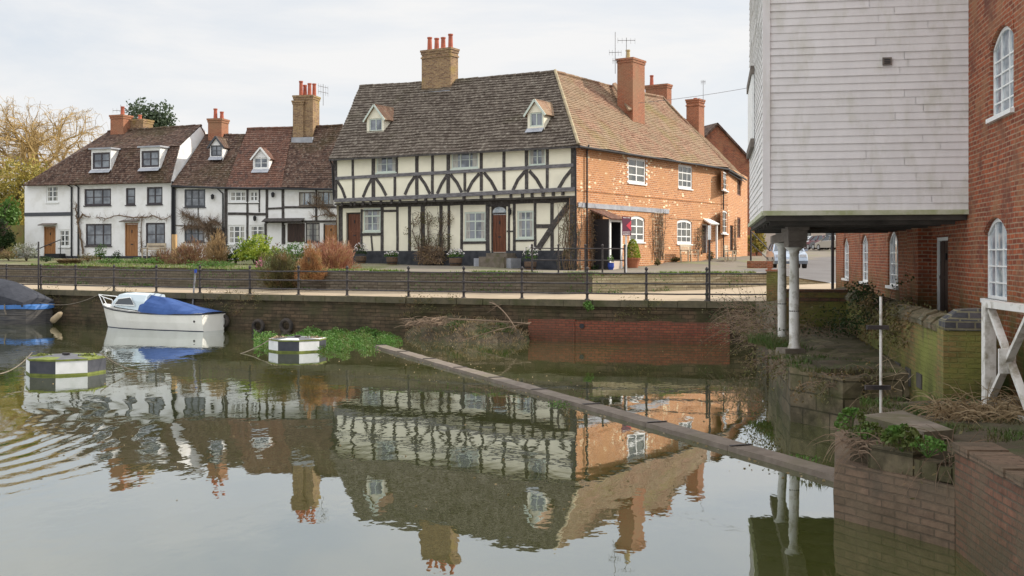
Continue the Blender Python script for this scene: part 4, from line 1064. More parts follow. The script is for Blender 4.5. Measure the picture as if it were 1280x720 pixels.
# ------------------------------------------------------------------ gabled brick house behind
G = Face((13.2,88.5),(20.2,90.5))
gh = thing('gabled_house', G.pt(3.5, 2.9), 'red brick gable end rising behind the far brick cottage', 'house')
ua, za = G.uz(896, 155)
mb = MB(); hw = ua-0.0
mb.face([G.pt(0,2.5), G.pt(7.3,2.5), G.pt(7.3, za-(7.3-ua)*.95), G.pt(ua,za), G.pt(0, za-ua*.95)]); mb.face([G.pt(7.3,2.5), G.pt(7.3,2.5,-9), G.pt(7.3,za-(7.3-ua)*.95,-9), G.pt(7.3,za-(7.3-ua)*.95)])
gw = mb.build('wall', M['brick_mill'], gh)
mb = MB(); slab(mb, [G.pt(7.6,za-(7.6-ua)*.95+.1,.2), G.pt(ua,za+.1,.2), G.pt(ua,za+.1,-9), G.pt(7.6,za-(7.6-ua)*.95+.1,-9)], .15); slab(mb, [G.pt(-.2,za-(ua+.2)*.95+.1,.2), G.pt(ua,za+.1,.2), G.pt(ua,za+.1,-9), G.pt(-.2,za-(ua+.2)*.95+.1,-9)], .15); mb.build('roof', M['roof_brown'], gh)

# ------------------------------------------------------------------ white cottages at left
def z1(x, y): return x/3.0625, 110+y/3.0638
def z2(x, y): return 200+x/2.88, 90+y/2.88
W = Face((-32.2,74),(-21.1,69.8))
wh = thing('white_cottage', W.pt(W.len/2, 2.7), 'white rendered cottage at far left with flat topped attic dormers and oak doors', 'house')
WR = lambda r: kr(W, z1, r)
ww = [((177,374,224,438),2,3,'white_paint',[1]),((323,386,425,450),3,2,'brown_frame',[1,2]),((482,383,518,448),1,2,'brown_frame',[]),((562,379,622,446),2,2,'brown_frame',[1]),((225,542,268,609),2,3,'white_paint',[1]),((328,520,427,605),3,2,'brown_frame',[1,2]),((558,516,632,604),2,2,'brown_frame',[1])]
ops = [(WR(r),0) for r,*_ in ww]; d1 = WR((168,530,213,648)); d2 = WR((478,517,528,652))
mb = MB(); wall_mesh(mb, W, 0, W.len, 2.2, 7.7, ops+[(d1,0),(d2,0)], 0)
zr_ = W.at(251.4,157,-3.4).z; zbn = W.at(225.3,182.5,-1.0).z
for uu, s in ((W.len, 1), (0, -1)):
    if s == 1:
        ub_ = W.uz(225.3,182.5,-1.0)[0]-.02; ur_ = W.uz(251.4,157,-3.4)[0]-.02
        pts = [W.pt(uu,2,0), W.pt(ur_,2,-6.8), W.pt(ur_,7.55,-6.8), W.pt(ur_,zbn,-5.8), W.pt(ur_,zr_-.02,-3.4), W.pt(ub_,zbn+.0,-1.0), W.pt(uu,7.6,.25)]
    else: pts = [W.pt(uu,2,0), W.pt(uu,7.6,0), W.pt(uu,7.6,-6.8), W.pt(uu,2,-6.8)]
    mb.face(pts)
mb.build('wall', M['white_render'], wh)
for (r, c, rw_, fm_, mu), (op, _) in zip(ww, ops): window(W, op, wh, c, rw_, fm_, 'glass' if fm_ == 'brown_frame' else 'glass_dark', rec=.03, fw=.1, bw=.05, mull=mu, sill=fm_, curtain=(fm_ == 'white_paint'))
door(W, d1, wh, 'oak_door', frame='oak_door', rec=.05, label='left oak stable door by the steps'); door(W, d2, wh, 'oak_door', frame='oak_door', rec=.05, label='right oak stable door under the climber')
for d_ in (d1, d2):
    mb = MB(); slab(mb, [W.pt(d_[0]-.15,d_[3]+.1,.4), W.pt(d_[1]+.15,d_[3]+.1,.4), W.pt(d_[1]+.12,d_[3]+.22,0), W.pt(d_[0]-.12,d_[3]+.22,0)], .05); mb.build('door_canopy', M['beam'], wh)
u0,z0 = W.uz(*z1(96,486)); u1,z_ = W.uz(*z1(278,478)); mb = MB(); W.box(mb, 0, u1, z0-.1, z0+.14, -.02, .03); mb.build('band_course', M['dark_frame'], wh)
for x in (277, 303):
    u,_ = W.uz(*z1(x,480)); mb = MB(); mb.tube([W.pt(u-.3,7.55,.3), W.pt(u,7.3,.08), W.pt(u,2.6,.08)], .055, 6); mb.build('downpipe', M['black_paint'], wh)
u,_ = W.uz(*z1(664,480)); mb = MB(); mb.tube([W.pt(u,7.5,.12), W.pt(u,2.6,.12)], .07, 6); mb.build('downpipe', M['black_paint'], wh)
mb = MB(); W.box(mb, .3, W.len, 2.3, 2.85, -.02, .04); 
mb.build('plinth', M['plinth'], wh)
# gambrel roof
e0 = W.at(29.5,230.5,.28); e1 = W.at(214,226.5,.28); b1 = W.at(225.3,182.5,-1.0); b0 = W.at(103,187.5,-1.0); rl = W.at(135,164.5,-3.4); rr = W.at(251.4,157,-3.4)
mb = MB(); roof_patch(mb, e0, e1, b1, b0, row=.2, seed=31, sag=.05); mb.build('roof', M['roof_brown'], wh)['label'] = 'steep lower slope'
mb = MB(); roof_patch(mb, b0+W.n*.06, b1+W.n*.06, rr, rl, row=.2, seed=32, sag=.05); mb.build('roof', M['roof_brown'], wh)['label'] = 'shallow upper slope'
bk = lambda p, o, z: Vector((p.x, p.y, 0))-W.n*o+Vector((0,0,z))
mb = MB(); slab(mb, [rl, rr, bk(rr,3.6,7.5), bk(rl,3.6,7.5)], .1); slab(mb, [e0, b0, rl, bk(e0,7.2,7.5)], .1); mb.build('roof', M['roof_brown'], wh)['label'] = 'rear and hipped slope'
mb = MB(); ridge_tiles(mb, rl, rr, .09); mb.tube([e0-Vector((0,0,.06))+W.n*.04, e1-Vector((0,0,.06))+W.n*.04], .06, 6); mb.build('ridge_tiles', M['roof_brown'], wh)
for fr_, wr_ in (((350,235,425,312),(354,247,421,310)), ((537,228,613,305),(541,240,609,303))):
    o = solve_off(W, *z1((fr_[0]+fr_[2])/2, fr_[3]), .28, e0.z, -1.0, b0.z)+.05
    r = kr(W, z1, fr_, o); wr2 = kr(W, z1, wr_, o)
    dormer(W, o, r, 0, wh, 'roof_brown', fm='brown_frame', flatroof=True, cols=2, rows=2, wr=wr2, back=1.6)
rzw = math.atan2(W.u.y, W.u.x)
def chim_px(parent, F, x0, x1, y0, y1, off, dep, mat, pots, **kw_):
    ua, _ = F.uz(x0, y1, off); ub, _ = F.uz(x1, y1, off); c = F.pt((ua+ub)/2, 0, off-dep/2); zt = F.uz((x0+x1)/2, y0, off)[1]; zb = F.uz((x0+x1)/2, y1, off)[1]-.8
    return chimney(parent, (c.x, c.y), ub-ua, dep, zb, zt, math.atan2(F.u.y, F.u.x), mat, pots, **kw_)
chim_px(wh, W, 138, 154, 144, 165, -2.9, .9, 'brick_red_chimney', [(.1,0,.6)], band=False)
chim_px(wh, W, 161.6, 179, 149.5, 161, -3.6, 1.0, 'brick_chimney', [(-.1,0,.35)], band=False)
aerial(151, 131, 146, 76, wh, [(.5,.5,.1)])

# ------------------------------------------------------------------ the three terraced cottages
C = Face((-21.1,69.8),(-10.4,67.62))
uB = C.uz(282.4,300)[0]; uC = C.uz(353,300)[0]
EO, RO = .25, -3.6
def terrace(name, u0, u1, label, wins, roofpx, tiles, seed):
    t = thing(name, C.pt((u0+u1)/2, 2.65), label, 'house')
    wt = min(C.at(*roofpx[0], EO).z, C.at(*roofpx[1], EO).z)-.02
    mb = MB(); wall_mesh(mb, C, u0+.003, u1-.003, 2.1, wt, [(w_[0],0) for w_ in wins], 0)
    mb.face([C.pt(u0+.003,2.1,-7.2), C.pt(u0+.003,2.1,0), C.pt(u0+.003,wt,0), C.pt(u0+.003,roofpx_z(roofpx[3]),RO+.0), C.pt(u0+.003,wt,-7.2)]); mb.face([C.pt(u1-.003,2.1,0), C.pt(u1-.003,2.1,-7.2), C.pt(u1-.003,wt,-7.2), C.pt(u1-.003,roofpx_z(roofpx[2]),RO), C.pt(u1-.003,wt,0)])
    mb.build('wall', M['white_render'], t)
    e0 = C.at(*roofpx[0], EO); e1 = C.at(*roofpx[1], EO); r1 = C.at(*roofpx[2], RO); r0 = C.at(*roofpx[3], RO)
    mb = MB(); roof_patch(mb, e0, e1, r1, r0, row=.19, seed=seed, sag=.07); mb.build('roof', M[tiles], t)
    mb = MB(); bb = lambda p: Vector((p.x, p.y, 7.2))-Vector((C.n.x*3.7, C.n.y*3.7, 0)); slab(mb, [r0, r1, bb(r1), bb(r0)], .1); mb.build('roof', M[tiles], t)['label'] = 'rear slope'
    mb = MB(); ridge_tiles(mb, r0, r1, .09); mb.build('ridge_tiles', M[tiles], t)
    mb = MB(); mb.tube([e0-Vector((0,0,.07))+C.n*.04, e1-Vector((0,0,.07))+C.n*.04], .06, 6); mb.face([p-Vector((0,0,z_)) for p, z_ in ((r0,.35), (r1,.35), (e1,.12), (e0,.12))]); mb.build('gutter', M['black_paint'], t)
    return t
def roofpx_z(p): return C.at(p[0], p[1], RO).z-.15
c2 = lambda r: kr(C, z2, r)
bw_ = [(c2((88,422,163,486)),3,2,'dark_frame',[1,2]), (c2((88,552,160,612)),3,2,'dark_frame',[1,2])]
b_op = bw_+[(c2((183,560,232,640)),)]
bt = terrace('terraced_cottage', .0, uB, 'white terraced cottage with dark window frames next to the far left cottage gable', b_op, ((214.5,231.5),(282,233.8),(306,169),(256,169)), 'roof_brown', 41)
for r, c, rw_, f_, mu in bw_: window(C, r, bt, c, rw_, f_, 'glass', rec=.03, fw=.09, bw=.045, mull=mu, sill=f_)
door(C, b_op[2][0], bt, 'dark_door', rec=.1)
cw_ = [(c2((250,428,312,468)),3,2,'white_paint',[1,2]), (c2((321,428,355,468)),2,2,'white_paint',[1]), (c2((245,551,308,620)),3,3,'white_paint',[1,2]), (c2((323,551,378,610)),2,3,'white_paint',[1])]
ct = terrace('terraced_cottage', uB, uC, 'middle terraced cottage with a red tiled roof and white window frames', cw_, ((282,233.8),(352,234.3),(366,160),(309,161)), 'roof_red', 42)
for r, c, rw_, f_, mu in cw_: window(C, r, ct, c, rw_, f_, 'glass_dark', rec=.03, fw=.1, bw=.05, mull=mu, sill=f_, curtain=True)
dw_ = [(c2((500,432,558,482)),3,1,'beam',[1,2]), (c2((568,430,625,480)),3,1,'beam',[1,2]), (c2((524,543,575,612)),2,3,'brown_frame',[1])]
dd_ = [(c2((392,550,436,640)),), (c2((458,543,522,614)),), (c2((588,545,640,640)),)]
dt = terrace('terraced_cottage', uC, C.len+.1, 'right hand terraced cottage under the tall buff chimney with brown doors and shutters', dw_+dd_, ((352,234.3),(419,235.5),(428,156.8),(366,160)), 'roof_brown', 43)
for r, c, rw_, f_, mu in dw_: window(C, r, dt, c, rw_, f_, 'glass_light' if c == 3 else 'glass_dark', rec=.03, fw=.07, mull=mu, sill=f_, curtain=True)
door(C, dd_[0][0], dt, 'oak_door', rec=.06, label='left plank door with pale upper panel'); door(C, dd_[2][0], dt, 'oak_door', rec=.06, label='right brown door beside the timber framed house')
r = dd_[1][0]; mb = MB()
for k in range(7): C.box(mb, r[0]+.02+(r[1]-r[0]-.04)*k/7, r[0]+.02+(r[1]-r[0]-.04)*(k+.93)/7, r[2]+.02, r[3]-.02, -.1, -.04)
mb.build('shutter', M['dark_door'], dt)
# framing
def tm(t, a, b_, w_, name='post', **k): timber(C, [z2(*a), z2(*b_)], w_, t, name, **k)
for x, y0, y1, w_ in ((238,418,640,.2),(315,418,640,.14),(358,420,505,.09)): tm(ct, (x,y0), (x,y1), w_)
for a, b_, w_ in (((245,510),(385,512),.16),((318,473),(358,473),.07),((245,473),(312,473),.07),((238,420),(440,421),.14)): tm(ct, a, b_, w_, 'beam')
for x, y0, y1, w_ in ((385,420,545,.16),(443,420,620,.17),(563,420,535,.13),(380,545,640,.15),(448,550,620,.1)): tm(dt, (x,y0), (x,y1), w_)
for a, b_, w_ in (((390,492),(443,490),.12),((447,487),(640,487),.13),((378,539),(640,538),.14)): tm(dt, a, b_, w_, 'beam')
for a, b_, w_ in (((50,412),(232,412),.12),((55,552),(90,552),.05)): tm(bt, a, b_, w_, 'beam')
tm(bt, (138,490), (138,530), .05)
mb = MB(); u,z = C.uz(*z2(383,537)); u2,_ = C.uz(*z2(520,537)); slab(mb, [C.pt(u-.1,z-.02,.5), C.pt(u2,z-.02,.5), C.pt(u2,z+.18,0), C.pt(u-.1,z+.18,0)], .05); mb.build('door_canopy', M['timber'], dt)
for t_, x, y in ((ct,345,528),(dt,410,443),(bt,193,450)):
    u,z = C.uz(*z2(x,y)); mb = MB(); mb.lathe(C.pt(u,z-.15,.16), [(.04,0),(.09,.05),(.11,.25),(.03,.33)], 8); mb.bar(C.pt(u,z+.1,.16), C.pt(u,z+.1,0), .03); mb.build('wall_lantern', M['black_paint'], t_)
u,_ = C.uz(*z2(47,480)); mb = MB(); mb.tube([C.pt(.12,7.2,.3), C.pt(.12,7.0,.1), C.pt(.12,2.5,.1)], .07, 6); mb.build('downpipe', M['black_paint'], bt)
u,_ = C.uz(*z2(229,480)); mb = MB(); mb.tube([C.pt(u-.4,7.1,.25), C.pt(u,6.7,.1), C.pt(u,2.5,.1)], .05, 6); mb.build('downpipe', M['black_paint'], bt)
# dormers
ezc = C.at(300,234,EO).z; rzc = C.at(337,160.5,RO).z
for t_, fr_, ap, wr_, fm_, tl in ((bt,(180,262,225,305),(203,230),(183,264,222,303),'dark_frame','roof_brown'), (ct,(335,305,392,350),(360,270),(338,308,388,347),'white_paint','roof_red')):
    a = z2(fr_[0], fr_[1]); b_ = z2(fr_[2], fr_[3]); o = solve_off(C, (a[0]+b_[0])/2, b_[1], EO, ezc, RO, rzc)+.06
    r = C.rect(a[0],a[1],b_[0],b_[1],o); az = C.uz(*z2(*ap), o)[1]; c = z2(wr_[0],wr_[1]); d_ = z2(wr_[2],wr_[3])
    dormer(C, o, r, az, t_, tl, fm=fm_, wr=C.rect(c[0],c[1],d_[0],d_[1],o), rows=2, back=2.0)
chim_px(bt, C, 260, 277, 148.5, 170, -3.2, 1.0, 'brick_red_chimney', [(-.2,0,.7),(.2,.1,.5)], band=False)
chd = chim_px(dt, C, 367, 391, 119.5, 172, -3.0, 1.15, 'brick_chimney', [(-.15,.1,.75),(.28,-.2,.8),(.4,.3,.85)], band=False)
chim_px(dt, C, 366, 379, 126, 172, -2.85, .8, 'brick_chimney', [(.0,.1,1.3)], band=False)
u0,z0 = C.uz(365,176,-2.7); u1,_ = C.uz(391,176,-2.7); mb = MB(); C.box(mb, u0, u1, z0-.25, z0+.2, -2.95, -2.6); mb.build('lead_flashing', M['lead'], dt)
aerial(404, 105, 132, 71, dt, [(.85,.2,.6),(.6,.2,.6)])

# ================================================================== THE MILL
V_ = Vector((.178,.984,0)); V_.normalize()
BX = Vector((4.40,19.5,0))                                  # near left corner of the boarded bay
far = Vector((7.70,18.9,0))+V_*21; near = Vector((7.70,18.9,0))-V_*16
MW = Face((far.x,far.y),(near.x,near.y))
mh = thing('brick_mill', (8.5,18,1.7), 'tall red brick mill with a white weatherboarded bay on columns over the water', 'mill')
def z8(x, y): return 920+x/3.13, 250+y/3.13
mwins = [(kr(MW,z8,(420,147,441,307)),2,4), (kr(MW,z8,(490,135,516,320)),2,4), (kr(MW,z8,(594,120,634,337)),3,4), (MW.rect(1231,272,1258.7,375),3,4), (MW.rect(1238,33,1267,142),3,5)]
door_r = MW.rect(1166,300,1185,398)
door_r = (door_r[0], door_r[1], 1.7, MW.uz(1176,296)[1])
reced = (MW.uz(1150,340)[0], MW.uz(1163,340)[0], 1.5, 3.62)
NEAR = MW.uz(1148,340)[0]
mb = MB()
ops = [((r[0],r[1],r[2],r[3]), (r[1]-r[0])*.17) for r,*_ in mwins]
wall_mesh(mb, MW, 0, NEAR, -.6, 4.7, ops[:3], 0, depth=.12)  # far wing, unseen above the windows, kept low so sun reaches the path
wall_mesh(mb, MW, NEAR, MW.len, -.6, 12, ops[3:]+[(door_r,0),(reced,0)], 0, depth=.12)
for a in (1,): 
    mb.face([MW.pt(reced[0],reced[2],-.12), MW.pt(reced[1],reced[2],-.12), MW.pt(reced[1],reced[3],-.12), MW.pt(reced[0],reced[3],-.12)])
BK = -11
mb.face([MW.pt(0,-.6,BK), MW.pt(0,-.6,0), MW.pt(0,4.7,0), MW.pt(0,6.2,BK/2), MW.pt(0,4.7,BK)])
mb.face([MW.pt(NEAR,4.6,0), MW.pt(NEAR,4.6,BK), MW.pt(NEAR,12,BK), MW.pt(NEAR,14.5,BK/2), MW.pt(NEAR,12,0)])
mb.face([MW.pt(MW.len,-.6,0), MW.pt(MW.len,-.6,BK), MW.pt(MW.len,12,BK), MW.pt(MW.len,14.5,BK/2), MW.pt(MW.len,12,0)])
mb.face([MW.pt(0,-.6,BK), MW.pt(0,12,BK), MW.pt(MW.len,12,BK), MW.pt(MW.len,-.6,BK)])
mb.build('wall', M['brick_mill'], mh)
mb = MB()
roof_patch(mb, MW.pt(NEAR-.2,12,.3), MW.pt(MW.len+.2,12,.3), MW.pt(MW.len+.2,14.7,BK/2), MW.pt(NEAR-.2,14.7,BK/2), row=.3, seed=61)
slab(mb, [MW.pt(NEAR-.2,14.7,BK/2), MW.pt(MW.len+.2,14.7,BK/2), MW.pt(MW.len+.2,12,BK-.3), MW.pt(NEAR-.2,12,BK-.3)], .1)
mb.build('roof', M['roof_brown'], mh)
mb = MB(); slab(mb, [MW.pt(-.2,4.7,.3), MW.pt(NEAR,4.7,.3), MW.pt(NEAR,6.3,BK/2), MW.pt(-.2,6.3,BK/2)], .12); slab(mb, [MW.pt(-.2,6.3,BK/2), MW.pt(NEAR,6.3,BK/2), MW.pt(NEAR,4.7,BK-.3), MW.pt(-.2,4.7,BK-.3)], .12)
mb.build('roof', M['roof_brown'], mh)['label'] = 'unseen low wing roof, kept low to let the sun past'
for (r, c, rw_), (_, ar) in zip(mwins, ops):
    window(MW, r, mh, c, rw_, 'white_paint', 'glass_light', arch=ar, rec=.045, fw=.045, bw=.022, sill='white_paint')
# arch rings of headers above the openings
for (r, c, rw_), (_, ar) in zip(mwins, ops):
    mb = MB(); k = 14
    for q in range(k):
        a0 = r[0]-.04+(r[1]-r[0]+.08)*q/k; a1 = r[0]-.04+(r[1]-r[0]+.08)*(q+.9)/k; rr = (r[0]-.04, r[1]+.04, r[2], r[3]+.005)
        y0, y1 = arch_z(rr, ar, a0+.001)+.004, arch_z(rr, ar, a1)+.004
        mb.hexa([MW.pt(a0,y0,.012), MW.pt(a1,y1,.012), MW.pt(a1,y1,-.02), MW.pt(a0,y0,-.02), MW.pt(a0,y0+.17,.012), MW.pt(a1,y1+.17,.012), MW.pt(a1,y1+.17,-.02), MW.pt(a0,y0+.17,-.02)])
    mb.build('window_arch', M['brick_mill'], mh)
d = door(MW, door_r, mh, 'dark_door', rec=.1, frame='white_paint', letter=False, label='dark brown side door', planks=3)
mb = MB(); MW.box(mb, reced[0]-.05, reced[1]+.1, 1.6, 3.6, .0, .25); mb.build('buttress', M['brick_mill'], mh)
mb = MB(); mb.tube([MW.pt(.12,4.6,.12), MW.pt(.12,1.4,.12)], .055, 6); mb.build('downpipe', M['black_paint'], mh)
# weatherboarded bay
bay = bpy.data.objects.new('weatherboarded_bay', None); COL.objects.link(bay); bay.parent = mh; ORG[bay] = BX+Vector((1.5,3,3.6)); bay.location = ORG[bay]-ORG[mh]
BL = 8.3; BF = Face((BX.x,BX.y),(BX.x+3.36*V_.y,BX.y-3.36*V_.x)); pB = BX+V_*BL; BS = Face((pB.x,pB.y),(BX.x,BX.y))
def boards(mb, F, u0, u1, z0, z1, ex=.129, seed=0):
    rn = random.Random(seed); z = z0
    while z < z1:
        # boards butt together here and there
        cuts = [u0]; u = u0+rn.uniform(1.2,3.5)
        while u < u1-.4: cuts.append(u); u += rn.uniform(1.8,3.6)
        cuts.append(u1)
        for a, b_ in zip(cuts, cuts[1:]):
            t = .018+rn.uniform(-.004,.006); dz = rn.uniform(-.004,.004)
            n = 4
            for k in range(n):
                x0 = a+(b_-a-.006)*k/n; x1 = a+(b_-a-.006)*(k+1)/n; w0 = noise.noise(Vector((x0*1.3,z*9,seed)))*.006; w1 = noise.noise(Vector((x1*1.3,z*9,seed)))*.006
                mb.face([F.pt(x0,z+dz+w0,t), F.pt(x1,z+dz+w1,t), F.pt(x1,z+ex+.01,.004), F.pt(x0,z+ex+.01,.004)])
                mb.face([F.pt(x0,z+dz+w0+.0,-.01), F.pt(x1,z+dz+w1,-.01), F.pt(x1,z+dz+w1,t), F.pt(x0,z+dz+w0,t)])
        z += ex
ZB, ZT = 3.66, 10.6
mb = MB(); boards(mb, BF, .07, BF.len-.0, ZB, ZT, seed=1); mb.build('weatherboarding', M['boards'], bay)
mb = MB(); boards(mb, BS, 0, BS.len-.07, ZB, ZT, seed=2); mb.build('weatherboarding', M['boards'], bay)
# inner body, closing the bay
c_ = [BX, BX+Vector((V_.y,-V_.x,0))*BF.len, BX+Vector((V_.y,-V_.x,0))*BF.len+V_*BL, pB]
mb = MB(); inn = [p+((c_[0]+c_[2])/2-p)*.012 for p in c_]; mb.prism([(p.x,p.y) for p in inn], 3.6, ZT); mb.build('bay_body', M['boards'], bay)
mb = MB(); BF.box(mb, -.035, .09, ZB-.02, ZT, -.1, .04); mb.build('corner_board', M['boards'], bay)
mb = MB(); BF.box(mb, -.03, BF.len, ZB-.07, ZB+.01, -.05, .05); BS.box(mb, 0, BS.len-.03, ZB-.07, ZB+.01, -.05, .05); mb.build('bottom_trim', M['boards_moss'], bay)
mb = MB(); top = [p+(p-(c_[0]+c_[2])/2)*.06 for p in c_]; 
rg0 = (top[0]+top[1])/2+Vector((0,0,12.3)); rg1 = (top[2]+top[3])/2+Vector((0,0,12.3)); e_ = [p+Vector((0,0,ZT-.05)) for p in top]
slab(mb, [e_[0], rg0, rg1, e_[3]], .1); slab(mb, [e_[1], rg0, rg1, e_[2]], .1); mb.build('roof', M['roof_brown'], bay)
mb = MB(); mb.face([p+((c_[0]+c_[2])/2-p)*.01+Vector((0,0,ZT-.02)) for p in c_[:2]]+[rg0-Vector((0,0,.12))]); mb.build('gable', M['boards'], bay)
# vent
u, z = BF.uz(1108.5, 77); mb = MB(); BF.box(mb, u-.075, u+.075, z-.065, z+.065, 0, .05); v_ = mb.build('vent', M['beam'], bay)
mb = MB(); 
for k in range(3): BF.box(mb, u-.05, u+.05, z-.04+k*.03, z-.025+k*.03, .05, .056)
mb.build('vent_slat', M['black_paint'], v_)
# shutter with hinges on the side face
r_ = BS.rect(939.5,103,943.5,185)
r_ = (BS.uz(938.5,145)[0], BS.uz(944,145)[0], BS.uz(941,184)[1], BS.uz(941,104)[1])
mb = MB(); BS.box(mb, min(r_[0],r_[1]), max(r_[0],r_[1]), r_[2], r_[3], .02, .07); s_ = mb.build('hatch', M['white_paint'], bay)
for z in (r_[2]-.05, r_[3]+.05): mb = MB(); BS.box(mb, min(r_[0],r_[1])-.05, max(r_[0],r_[1])+.05, z-.09, z+.09, .02, .1); mb.build('hatch_rail', M['beam'], s_)
# underside
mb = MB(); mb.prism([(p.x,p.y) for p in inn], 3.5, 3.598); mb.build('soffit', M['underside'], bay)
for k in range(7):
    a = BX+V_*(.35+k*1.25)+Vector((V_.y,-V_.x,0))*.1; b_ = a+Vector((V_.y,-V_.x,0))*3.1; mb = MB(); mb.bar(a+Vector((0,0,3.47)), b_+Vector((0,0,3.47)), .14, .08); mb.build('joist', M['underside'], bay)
# main beam and columns
cx = P(994,300,22.2); cx.z = 0
b0 = cx-V_*.75; b1 = cx+V_*6.3
mb = MB(); mb.bar(b0+Vector((0,0,3.28)), b1+Vector((0,0,3.28)), .36, .2); mb.build('main_beam', M['beam'], bay)
mb = MB(); mb.bar(b0+V_*.1+Vector((0,0,3.12)), b0+V_*1.5+Vector((0,0,3.12)), .34, .12); mb.bar(b0-V_*.15+Vector((0,0,3.43)), b0+V_*2+Vector((0,0,3.43)), .4, .1); mb.build('bolster', M['beam'], bay)
for px, Y, zb in ((991.5,22.3,1.02),(976.5,25.6,.95)):
    p = P(px, 300, Y); zt = 3.06 if Y < 24 else 3.18
    mb = MB(); mb.lathe((p.x+.02,p.y,zb), [(.13,0),(.13,.05),(.105,.08),(.105,.12),(.098,.15),(.1,(zt-zb)*.5),(.09,zt-zb-.14),(.105,zt-zb-.12),(.1,zt-zb-.08),(.15,zt-zb-.04),(.18,zt-zb-.02),(.18,zt-zb)], 16)
    cl_ = mb.build('column', M['old_white'], mh)
    for pol in cl_.data.polygons: pol.use_smooth = True
    mb = MB(); mb.tube([(p.x+.02,p.y,1.78),(p.x+.02,p.y,1.8)], .101, 14); mb.build('iron_band', M['iron'], cl_)

# ------------------------------------------------------------------ mill bank, piers, parapet
def rough_prism(mb, poly, z0, z1, seed=0, amp=.05, step=.35, top=True, ztop=None):
    """stone block with an uneven face; poly counter-clockwise"""
    pts = []
    n = len(poly)
    for i in range(n):
        a, b_ = Vector((*poly[i],0)), Vector((*poly[(i+1)%n],0)); k = max(1, int((b_-a).length/step))
        for q in range(k): pts.append(a+(b_-a)*q/k)
    nz = max(2, int((z1-z0)/.25)); cen = sum(pts, Vector((0,0,0)))/len(pts)
    def dis(p, z):
        s = noise.noise(Vector((p.x*1.5+seed, p.y*1.5, z*2.5)))*amp+noise.noise(Vector((p.x*5+seed, p.y*5, z*7)))*amp*.4
        return p+(p-cen).normalized()*s
    zt = lambda p: (ztop(p.x,p.y) if ztop else z1)+noise.noise(Vector((p.x*2,p.y*2,seed)))*amp*.6
    m_ = len(pts); cum = [0]
    for i in range(m_): cum.append(cum[-1]+(pts[(i+1)%m_]-pts[i]).length)
    for i in range(m_):
        j = (i+1) % m_
        for k in range(nz):
            f0, f1 = k/nz, (k+1)/nz; q = []
            for p, f in ((pts[i],f0),(pts[j],f0),(pts[j],f1),(pts[i],f1)):
                z = z0+(zt(p)-z0)*f; d_ = dis(p, z); q.append((d_.x, d_.y, z))
            mb.face(q, 0, [(cum[i], q[0][2]), (cum[i+1], q[1][2]), (cum[i+1], q[2][2]), (cum[i], q[3][2])])
    if top:
        rings = 5; prev = [Vector((*dis(p, zt(p)).xy, zt(p))) for p in pts]
        for r in range(1, rings+1):
            f = 1-r/rings; cur = []
            for p in pts:
                x = cen+(dis(p, z1)-cen)*f; cur.append(Vector((x.x, x.y, zt(Vector((x.x,x.y,0))))))
            for i in range(m_):
                j = (i+1) % m_
                if r < rings: mb.face([prev[i], prev[j], cur[j], cur[i]])
                else: mb.face([prev[i], prev[j], cur[i]])
            prev = cur
# pier below the columns
t = thing('column_pier', (5.8,22,0), 'big weathered stone pier under the two white columns', 'stone pier')
pl = [(4.86,19.55),(5.42,18.35),(7.6,18.6),(9.0,27.3),(6.25,27.3),(5.35,22.6)]
mb = MB(); rough_prism(mb, pl, -.6, .98, 3, .09, .3, ztop=lambda x,y: .92+.05*math.sin(x*2)+.02*(y-18)); mb.build('pier_body', M['pier_stone'], t)
mb = MB(); rough_prism(mb, [(5.3,18.9),(6.2,18.7),(6.5,20.5),(5.5,21.2)], .7, 1.0, 9, .08, .2); mb.build('ledge_stone', M['earth'], t)
mb = MB(); mb.box((5.55,22.32,1.0), (.42,.42,.1), .2); mb.build('pad_stone', M['concrete'], t)
# river bank between the pier and the quay
mb = MB(); rough_prism(mb, [(6.2,27.2),(9.3,27.2),(11.2,36.8),(9.5,36.6),(8.3,36.3),(7.9,36.2),(7.0,31)], -.6, 1.35, 12, .2, .5, ztop=lambda x,y: .9+.3*math.sin((y-27)/9.5*PI/2)+(x-7)*.16)
tag(mb.build('river_bank', M['earth'], smooth=True), kind='structure')

# mossy parapet wall
t = thing('parapet_wall', (7.2,21,1.2), 'mossy green brick parapet wall with rounded coping running beside the mill', 'wall')
PA = Face((8.06,27.0),(6.03,15.5))
zp = lambda u: 2.02+.05*math.sin(u*1.3)
mb = MB()
nu = 30
slots = []
for px in (1082.5,1098.5,1112,1127,1138,1150):
    pass
slt = [PA.rect(x0,y0,x1,y1) for x0,y0,x1,y1 in ((1109,450,1114,477),(1120,453,1126,484),(1133,460,1139,489),(1147,467,1153,493))]
pq = [PA.pt(0,0,0), PA.pt(PA.len,0,0), PA.pt(PA.len,0,-.42), PA.pt(0,0,-.42)]
rough_prism(mb, [(p.x,p.y) for p in pq], -.5, 1.84, 55, .045, .3)
pwl = mb.build('wall', M['mossy_brick'], t)
for s_ in slt:
    mb = MB(); PA.box(mb, s_[0], s_[1], s_[2]+.1, s_[3], -.1, .022); mb.build('weep_slot', M['underside'], pwl)  # solid dark block standing proud, the slot's inner shade put into its colour
rn = random.Random(5)
n = 36
mb = MB()
cop_m = brickm('mossy_coping_brick', (.17,.13,.085), (.12,.105,.06), (.09,.085,.05), bw=.3, rh=.1, stain=(.13,.13,.06), dark=(.25,.24,.2), bmp=1)
